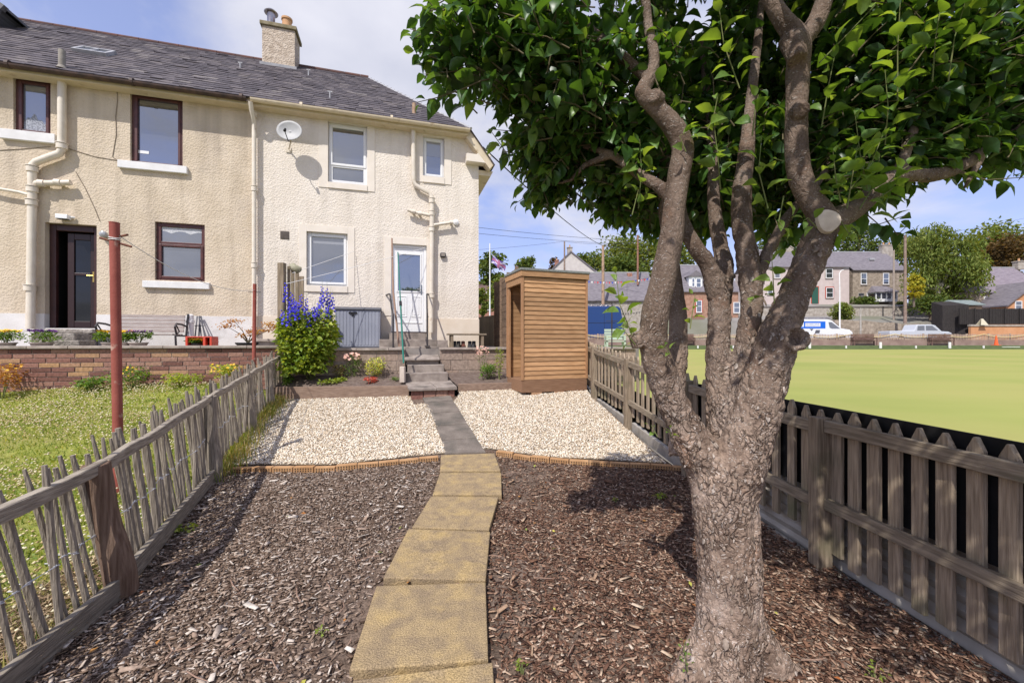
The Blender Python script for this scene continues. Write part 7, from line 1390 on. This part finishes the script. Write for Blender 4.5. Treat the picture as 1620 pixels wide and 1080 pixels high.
# traffic cone, equipment box, sandwich board
b = MB(); p = bgp(1576, 548, 49.9); b.box(p.x - .28, p.x + .28, 49.6, 50.2, EYE - .469, EYE - .42); b.lathe([(.2, EYE - .42), (.05, EYE + .72), (.04, EYE + .73)], (p.x, 49.9, 0), 12); tag(b.build('traffic_cone', M('cone_orange', (.75, .13, .04), None)), 'orange traffic cone standing by the far picket fence', 'traffic cone')
b = MB(); p = bgp(1596, 0, 49.2); b.box(p.x - 1.0, p.x + 1.1, 49, 49.5, EYE - .72, EYE - .62); b.box(p.x - .9, p.x - .5, 49.0, 49.5, EYE - .95, EYE - .72); b.box(p.x + .8, p.x + 1.0, 49.0, 49.5, EYE - .95, EYE - .72); tag(b.build('low_table', m_sill), 'low pale stand on the bank near the cone', 'stand')
a = bgp(1553.5, 513, 54.3); b = MB(); 
for s_ in (-1, 1): b.hexa([(a.x - .5, 54.3 + s_ * .3, a.z - .1), (a.x + .5, 54.3 + s_ * .3, a.z - .1), (a.x + .5, 54.3 + s_ * .33, a.z - .1), (a.x - .5, 54.3 + s_ * .33, a.z - .1)], [(a.x - .1, 54.3 + s_ * .01, a.z + .75), (a.x + .1, 54.3 + s_ * .01, a.z + .75), (a.x + .1, 54.3 + s_ * .04, a.z + .75), (a.x - .1, 54.3 + s_ * .04, a.z + .75)])
tag(b.build('sandwich_board', M('board_cream', (.55, .5, .38), None)), 'cream triangular board standing on top of the orange wall', 'board')
# vehicles
m_wpaint = M('white_paint', (.72, .73, .75), None, rough=.25, spec=.5); m_spaint = M('silver_paint', (.50, .52, .56), None, rough=.25, spec=.5); m_bluep = M('navy_paint', (.012, .045, .17), None, rough=.3, spec=.5); m_tyre = M('tyre', (.02, .02, .02), None); m_blue = M('blue_panel', (.01, .13, .62), None, rough=.4)
def vehicle(name, lab, cat, loc, prof, wid, paint, wins, wheels, rz=0):
    root = thing(name, lab, cat, loc, rz); b = MB(); b.prism(prof, 1, 0, wid); b.build('body', paint, root, bevel=.08, seg=3)
    for poly in wins: b = MB(); b.prism(poly, 1, -.012, .03); b.prism(poly, 1, wid - .03, wid + .012); b.build('window', m_bgglass, root)
    for wx in wheels:
        for y in (-.02, wid - .2): b = MB(); b.tube([(wx, y, .33), (wx, y + .22, .33)], .33, 18); wh = b.build('wheel', m_tyre, root); b = MB(); b.tube([(wx, y - .01, .33), (wx, y + .23, .33)], .19, 12); b.build('rim', m_steel, wh)
    return root
Y = 55.5; x0 = bgp(1243, 0, Y).x; z0 = EYE - .1
v = vehicle('white_van', 'white van with a blue lettered side panel and ladders on its roof', 'van', (x0, Y, z0), [(0, .35), (8.55 * .62, .35), (5.6, .42), (5.6, .85), (5.35, 1.1), (4.65, 1.22), (3.85, 1.92), (3.5, 2.02), (.2, 2.02), (0, 1.9)], 1.9, m_wpaint, [[(3.55, 1.78), (3.82, 1.78), (4.55, 1.2), (3.85, 1.2), (3.65, 1.28)]], (1.0, 4.7))
v.scale = (1.62, 1.0, 1.52)
b = MB(); b.box(.25, 3.3, -.016, -.012, 1.22, 1.84); pn = b.build('side_panel', m_blue, v); b = MB(); b.box(.95, 1.5, -.021, -.017, 1.36, 1.74); b.box(1.62, 2.88, -.021, -.017, 1.38, 1.70); b.build('panel_text', m_wpaint, pn)
b = MB(); r = random.Random(3); x = 1.66
while x < 2.8:
    w_ = r.uniform(.03, .06); b.box(x, x + w_, -.025, -.0215, 1.56 if r.random() < .7 else 1.60, 1.65); x += w_ + .035
x = 1.66
while x < 2.8: w_ = r.uniform(.03, .06); b.box(x, x + w_, -.025, -.0215, 1.43, 1.51); x += w_ + .035
b.build('lettering', M('lettering_grey', (.25, .3, .5), None), pn)
b = MB(); b.prism([(1.1, 1.15), (1.35, 1.02), (1.05, .85), (.85, 1.0)], 1, -.02, -.012); b.prism([(2.0, 1.18), (2.3, 1.18), (2.15, 1.0)], 1, -.02, -.012); b.prism([(2.4, .78), (2.5, 1.08), (2.85, 1.08), (2.8, .8)], 1, -.02, -.012); b.build('panel_pictures', m_grey_dk, v)
b = MB()
for y in (.35, .8): b.tube([(.3, y, 2.18), (3.9, y, 2.16)], .03, 6); b.tube([(.3, y, 2.10), (3.9, y, 2.10)], .03, 6)
for x in np.arange(.5, 3.9, .3): b.tube([(x, .35, 2.18), (x, .8, 2.18)], .018, 5)
b.box(.2, 1.9, 1.1, 1.3, 2.16, 2.24); b.build('roof_rack', m_steel, v)
Y = 55; x0 = bgp(1408, 0, Y).x; z0 = EYE - .13
v = vehicle('pickup_truck', 'silver double cab pickup parked behind the far picket fence', 'pickup', (x0, Y, z0), [(0, .45), (8.0 * .7, .45), (5.6, .95), (5.3, 1.08), (4.7, 1.12), (4.1, 1.72), (3.8, 1.80), (2.45, 1.80), (2.2, 1.2), (0, 1.15)], 1.85, m_spaint, [[(2.45, 1.2), (2.5, 1.66), (3.1, 1.68), (3.12, 1.2)], [(3.25, 1.2), (3.22, 1.68), (3.8, 1.68), (4.35, 1.2)]], (1.0, 4.5)); v.scale = (1.48, 1, 1.33)
Y = 50 + 5; x0 = bgp(918, 0, Y).x; z0 = EYE - .13
v = vehicle('blue_van', 'dark blue panel van parked behind the picket fence right of the shed', 'van', (x0, Y, z0), [(0, .35), (5.3, .35), (5.4, .8), (5.25, 1.5), (4.9, 2.75), (4.6, 2.9), (.1, 2.9), (0, 2.7)], 2.0, m_bluep, [], (.9, 4.3)); v.scale = (1.1, 1, 1.66)
b = MB()
for y in (.3, 1.0, 1.6): b.tube([(.2, y, 3.02), (4.3, y, 3.02)], .025, 5)
for x in np.arange(.3, 4.3, .6): b.tube([(x, .1, 3.0), (x, 1.8, 3.0)], .025, 5); b.tube([(x, .12, 2.9), (x, .12, 3.08)], .02, 5)
b.box(1.6, 1.9, .02, .1, 2.93, 3.06); b.build('roof_rack', m_steel, v)
b = MB(); b.box(.3, 4.2, -.012, -.002, 1.55, 1.58); b.box(2.9, 2.93, -.012, -.002, .5, 2.6); b.build('body_seam', m_black_pl, v)
Y = 40; x0 = bgp(758, 0, Y).x; z0 = bgp(0, 548, Y).z
v = vehicle('white_minibus', 'white van glimpsed between the house corner and the fence panel', 'van', (x0, Y, z0), [(0, .3), (2.3, .3), (2.4, 1.3), (2.1, 1.5), (1.8, 2.3), (0, 2.35)], 1.9, m_wpaint, [[(1.35, 1.4), (1.35, 2.1), (1.72, 2.1), (2.0, 1.4)]], (1.75,))
# hedge, fences near the house corner
def panel_fence():
    root = thing('panel_fence', 'tall brown slatted fence panels between the house corner and the shed', 'fence'); a, c = bgp(784, 540, 11.5), bgp(801, 540, 10.2); b = MB(); n = 20; 
    A_ = Vector((a.x, 11.5, EYE - .3)); B_ = Vector((.1, 9.1, EYE - .3)); d = (B_ - A_); t = 0
    for i in range(n): z = i * .095; b.bar(A_ + Vector((0, 0, z + .05)), B_ + Vector((0, 0, z + .05)), .02 + .012 * (i % 2), .10)
    b.build('slats', m_wfence, root)
    for u in (0, .33, .66, 1): q = A_ + d * u; b = MB(); b.box(q.x - .04, q.x + .04, q.y - .08, q.y - .02, q.z, q.z + 1.95); b.build('post', m_wfence, root)
m_wfence = M('brown_fence', (.15, .10, .07), (.25, .175, .12), 3, .9, .6, 8, stretch=(2, 2, 20), island=.2)
panel_fence()
root = thing('board_fence', 'lower grey brown vertical board fence beyond the boot bench', 'fence'); b = MB(); A_, B_ = P(745, 540, 14), P(787, 540, 12.0); n = 22
for i in range(n): q = A_.lerp(B_, i / n); q2 = A_.lerp(B_, (i + .92) / n); b.bar((q.x, q.y, EYE + .23), (q2.x, q2.y, EYE + .23), .02, 1.1)
b.build('boards', M('board_brown', (.22, .17, .11), (.31, .25, .18), 3, .9, .5, 8, stretch=(20, 20, 2), island=.2), root)
# utility poles, lamp, flagpole, wires
def pole(px, pyt, pyb, Y, r_, lab, mat=m_pole, arm=None, name='utility_pole', cat='pole'):
    a, c = bgp(px, pyb, Y), bgp(px, pyt, Y); root = thing(name, lab, cat, (a.x, Y, a.z)); h_ = c.z - a.z; b = MB(); b.tube([(0, 0, -1), (0, 0, h_)], [r_ * 1.15, r_ * .85], 10); b.build('shaft', mat, root, smooth=True)
    if arm: b = MB(); b.box(-arm, arm, -.06, .06, h_ - .5, h_ - .38); b.build('crossarm', mat, root)
    return root, c
pole(1432, 372, 500, 57, .17, 'thick wooden utility pole beside the weeping birch'); pole(1414, 384, 504, 64, .13, 'thinner wooden utility pole in front of the stone house', M('pole_grey', (.30, .24, .20), (.36, .3, .25), 3)); r1, pA = pole(954, 388, 478, 58, .20, 'leaning pale wooden pole in front of the low hall', M('pole_tan', (.34, .22, .15), (.42, .29, .2), 3))
r2, pB = pole(893, 382, 430, 60, .12, 'thin dark pole above the shed roof'); pole(1009, 372, 440, 62, .14, 'reddish pole behind the left stem', M('pole_red', (.28, .14, .10), None))
r3, pC = pole(1328.5, 452, 516, 57, .09, 'slim white lamp post beside the round green bush', m_sill, name='lamp_post', cat='lamp post'); b = MB(); a = bgp(1322, 446, 57); 
b.tube([(0, 0, pC.z - r3.location.z - .2), (-.05, 0, pC.z - r3.location.z + 1.7), (.2, 0, pC.z - r3.location.z + 2.1), (.8, 0, pC.z - r3.location.z + 2.35)], [.07, .06, .05, .04], 8); b.build('arm', m_sill, r3, smooth=True); b = MB(); zc = pC.z - r3.location.z + 2.35; b.hexa([(.5, -.12, zc - .05), (1.2, -.12, zc + .05), (1.2, .12, zc + .05), (.5, .12, zc - .05)], [(.5, -.08, zc + .06), (1.15, -.08, zc + .16), (1.15, .08, zc + .16), (.5, .08, zc + .06)]); b.build('lamp_head', m_grey_dk, r3)
pole(1361.5, 487, 530, 57, .11, 'short grey sign post in front of the rubble wall', m_trunk_w, name='sign_post', cat='post')
fp, pF = pole(775, 385, 510, 38, .06, 'white flagpole near the house corner', m_white, name='flagpole', cat='flagpole')
a = bgp(784, 412, 38); fgt = thing('flag', 'small blue and white union flag hanging beside the flagpole', 'flag', (a.x - .35, 38, a.z)); b = MB(); cols = []
n = 12; m_fb, m_fw, m_fr = M('flag_blue', (.13, .10, .30), None), M('flag_white', (.52, .5, .6), None), M('flag_red', (.34, .12, .22), None)
for i in range(n):
    for j in range(8):
        def q(u, v): return (u * 1.25 + .05 * math.sin(v * 5), .10 * math.sin(u * 7 + v * 2), .55 - u * .9 - v * .75 + .06 * math.sin(u * 9))
        u0, u1, v0, v1 = i / n, (i + 1) / n, j / 8, (j + 1) / 8; um, vm = (u0 + u1) / 2 - .5, (v0 + v1) / 2 - .5; mi = 2 if abs(vm) < .07 or abs(um) < .05 else 1 if abs(vm) < .14 or abs(um) < .1 or abs(abs(um) - abs(vm)) < .09 else 0
        b.add([q(u0, v0), q(u1, v0), q(u1, v1), q(u0, v1)], [(0, 1, 2, 3)], mi)
b.build('cloth', [m_fb, m_fw, m_fr], fgt, fix=False)
def wire(a, c, sag, lab, r_=.02): line('overhead_wire', a, c, sag, r_, m_cable, lab, 'wire')
pH = HW(1.9, 1.0, 4.0)
wire(P(600, 340, 40), P(1090, 384, 66), .6, 'upper overhead wire crossing the sky right of the house', .022); wire(P(600, 352, 40), P(1090, 388, 66), .6, 'second overhead wire crossing the sky right of the house', .02)
wire(P(600, 402, 45), pB, .3, 'thin overhead wire running left from the thin dark pole', .016); wire(pB, P(1060, 372, 62), .8, 'thin overhead wire running right from the thin dark pole', .016); wire(pA + Vector((.2, 0, 0)), P(1010, 396, 57), .0, 'short wire bracket leaving the pale pole', .04)
wire(pA, P(1009, 372, 62), .5, 'wire from the pale pole to the reddish pole', .016); wire(P(760, 417, 12), P(792, 434, 37), .1, 'white line near the flagpole', .006)
wire(P(1320, 350, 70), P(1432, 376, 57), .5, 'faint wire reaching the thick utility pole', .016); wire(P(1432, 376, 57), P(1680, 330, 60), .5, 'faint wire leaving the thick utility pole to the right', .014)
# bunting
bu = thing('bunting', 'string of small coloured pennants in front of the low hall roof', 'bunting'); b = MB(); A_, B_ = P(925, 444, 57), P(1045, 436, 57); pt = lambda u: A_.lerp(B_, u) - Vector((0, 0, .9 * 4 * u * (1 - u) * .5)); b.tube([pt(u) for u in np.linspace(0, 1, 20)], .012, 4, cap=False); b.build('string', m_cable, bu)
fm_ = [M('pennant_%s' % n, c, None) for n, c in (('red', (.55, .04, .04)), ('blue', (.04, .08, .45)), ('white', (.7, .7, .7)), ('pink', (.55, .2, .25)))]
for i in range(26):
    p = pt((i + .5) / 26); b = MB(); b.prism([(p.x - .13, p.z), (p.x + .13, p.z), (p.x, p.z - .32)], 1, p.y - .01, p.y + .01); b.build('pennant', fm_[i % 4], bu)
# ---------------------------------------------------------------- trees and shrubs far away
def bgtree(name, lab, px, pyt, pyb, Y, wpx, n, size, mat, trunk=m_trunk, group=None, cat='tree', weep=False, lobes=14, bare=.18, trunks=1, flat=1.0):
    c = bgp(px, pyb, Y); top = bgp(px, pyt, Y).z; H_ = top - c.z; W_ = wpx / F * Y / 2; r = random.Random(int(px * 7 + pyt)); root = thing(name, lab, cat, c, 0, group)
    lob = []
    for i in range(lobes):
        a = r.random() * 6.3; q = r.random() ** .6; zz_ = bare + (1 - bare) * r.uniform(.22, .9); rr = W_ * r.uniform(.34, .55); k = math.sqrt(max(.05, 1 - ((zz_ - .52) / .52) ** 2)); lob.append((math.cos(a) * q * (W_ - rr * .6) * k, math.sin(a) * q * (W_ - rr * .6) * k * flat, min(zz_ * H_, H_ - rr * .75), rr))
    lob.append((0, 0, H_ - W_ * .42, W_ * .45))
    L = np.array([lob[i] for i in [r.randrange(len(lob)) for _ in range(n)]]); q = rng.normal(0, 1, (n, 3)); q /= np.linalg.norm(q, axis=1)[:, None]; q *= (rng.random(n) ** .45)[:, None]
    # small clumps so the surface breaks up
    cl = rng.normal(0, 1, (120, 3)); cl /= np.linalg.norm(cl, axis=1)[:, None]; dots = np.max(q @ cl.T / (np.linalg.norm(q, axis=1)[:, None] + 1e-6), axis=1); keep = dots > .93 - .12 * rng.random(n); L, q = L[keep], q[keep]; n = len(L)
    p = L[:, :3] + q * L[:, 3:4] * [1, 1, .85]
    if weep: dd = rng.random(n) * H_ * .22; p[:, 2] -= dd * (np.hypot(p[:, 0], p[:, 1]) / W_) ; 
    p[:, 2] = np.maximum(p[:, 2], H_ * bare * .4)
    s_ = size * rng.uniform(.6, 1.4, n); d = rng.normal(0, 1, (n, 3)); d[:, 2] = d[:, 2] * .5 - (1.6 if weep else .1)
    V_, F_ = scat(p, [(0, 0, 0), (.5, .42, .06), (1, 0, 0), (.5, -.42, -.05)], [(0, 1, 2, 3)], frames(d, rng.normal(0, .9, n)), np.c_[s_ * (1.5 if weep else 1), s_ * (.55 if weep else 1), s_])
    np_mesh('crown', V_, F_, 4, mat, root); b = MB()
    tr_ = W_ * .07 + .05; b.tube([(0, 0, -.5), (r.uniform(-.1, .1) * W_, 0, H_ * .35), (0, 0, H_ * .75)], [tr_, tr_ * .7, tr_ * .25], 8)
    for l in lob[:8]: b.tube([(0, 0, H_ * .3), (l[0] * .5, l[1] * .5, l[2] * .7), (l[0], l[1], l[2])], [tr_ * .5, tr_ * .3, tr_ * .1], 6)
    b.build('trunk', trunk, root, smooth=True); return root
G = 'trees behind the houses'
bgtree('deciduous_tree', 'broad green tree mass behind the low hall and pale pole', 1000, 372, 470, 90, 130, 7000, .55, m_bgtree_l, group=G)
bgtree('deciduous_tree', 'dark green tree just right of the pale pole', 985, 400, 460, 84, 70, 3500, .5, m_bgtree, group=G)
bgtree('deciduous_tree', 'green tree filling the gap behind the left stems', 1062, 372, 450, 88, 90, 4000, .5, m_bgtree_l, group=G)
bgtree('deciduous_tree', 'small darker tree behind the white gabled house', 928, 400, 450, 96, 60, 2200, .5, m_bgtree, group=G)
bgtree('deciduous_tree', 'bare looking brown tree left of the white chimney', 880, 406, 440, 95, 26, 700, .45, m_bgtree_d, group=G)
bgtree('deciduous_tree', 'dark leafy tree by the flagpole near the house corner', 775, 396, 510, 62, 62, 3500, .45, m_bgtree, group=G)
bgtree('deciduous_tree', 'rounded tree peeking over the left end of the shed', 833, 406, 460, 80, 42, 1800, .45, m_bgtree, group=G)
bgtree('bush', 'light green bushes below the flag', 792, 436, 520, 50, 44, 1600, .35, m_bgtree_l, cat='bush')
bgtree('conifer_hedge', 'narrow bright green conifer beside the house corner', 763, 455, 508, 20, 22, 2600, .10, m_bgtree_l, cat='conifer', bare=.0, lobes=14)
bgtree('deciduous_tree', 'dark tree behind the roofs right of the main fork', 1220, 372, 430, 95, 110, 4000, .55, m_bgtree, group=G)
bgtree('deciduous_tree', 'pale green tree between the big fork and the stone chimney', 1360, 350, 430, 95, 90, 3600, .55, m_bgtree, group=G)
bgtree('deciduous_tree', 'dark tree behind the utility poles', 1425, 372, 470, 92, 70, 2600, .5, m_bgtree, group=G)
bgtree('weeping_birch', 'tall weeping birch with hanging branches behind the black shed', 1486, 352, 505, 64, 112, 16000, .38, m_bgtree_l, m_trunk_w, weep=True, bare=.12, lobes=16)
bgtree('deciduous_tree', 'large light green tree behind the purple roofed cottage', 1585, 350, 470, 100, 130, 6000, .6, m_bgtree_l, group=G)
bgtree('copper_tree', 'brown leaved tree between the birch and the right cottage', 1580, 375, 450, 86, 90, 3500, .5, m_bgtree_d, group=G)
bgtree('deciduous_tree', 'green tree at the far right edge above the chimney', 1660, 352, 450, 90, 90, 3000, .55, m_bgtree, group=G)
bgtree('yellow_shrub', 'bright yellow shrub right of the thick utility pole', 1446, 432, 480, 60, 26, 1500, .3, m_bgtree_y, cat='shrub', bare=.05)
bgtree('ivy_mound', 'dark green ivy mound under the birch', 1473, 465, 502, 62, 66, 2600, .3, m_bgtree, cat='shrub', bare=0, flat=.5)
bgtree('round_bush', 'round bright green bush behind the lamp post', 1333, 478, 512, 60.9, 44, 2600, .26, m_bgtree_l, cat='bush', bare=0, flat=.6)
bgtree('hedge', 'low dark hedge under the lower windows of the stone house', 1367, 469, 485, 73.5, 40, 1500, .3, m_bgtree, cat='hedge', bare=0, flat=.3)
bgtree('bush', 'small green bush by the porch of the stone house', 1428, 476, 488, 73, 22, 700, .25, m_bgtree_l, cat='bush', bare=0, flat=.4)
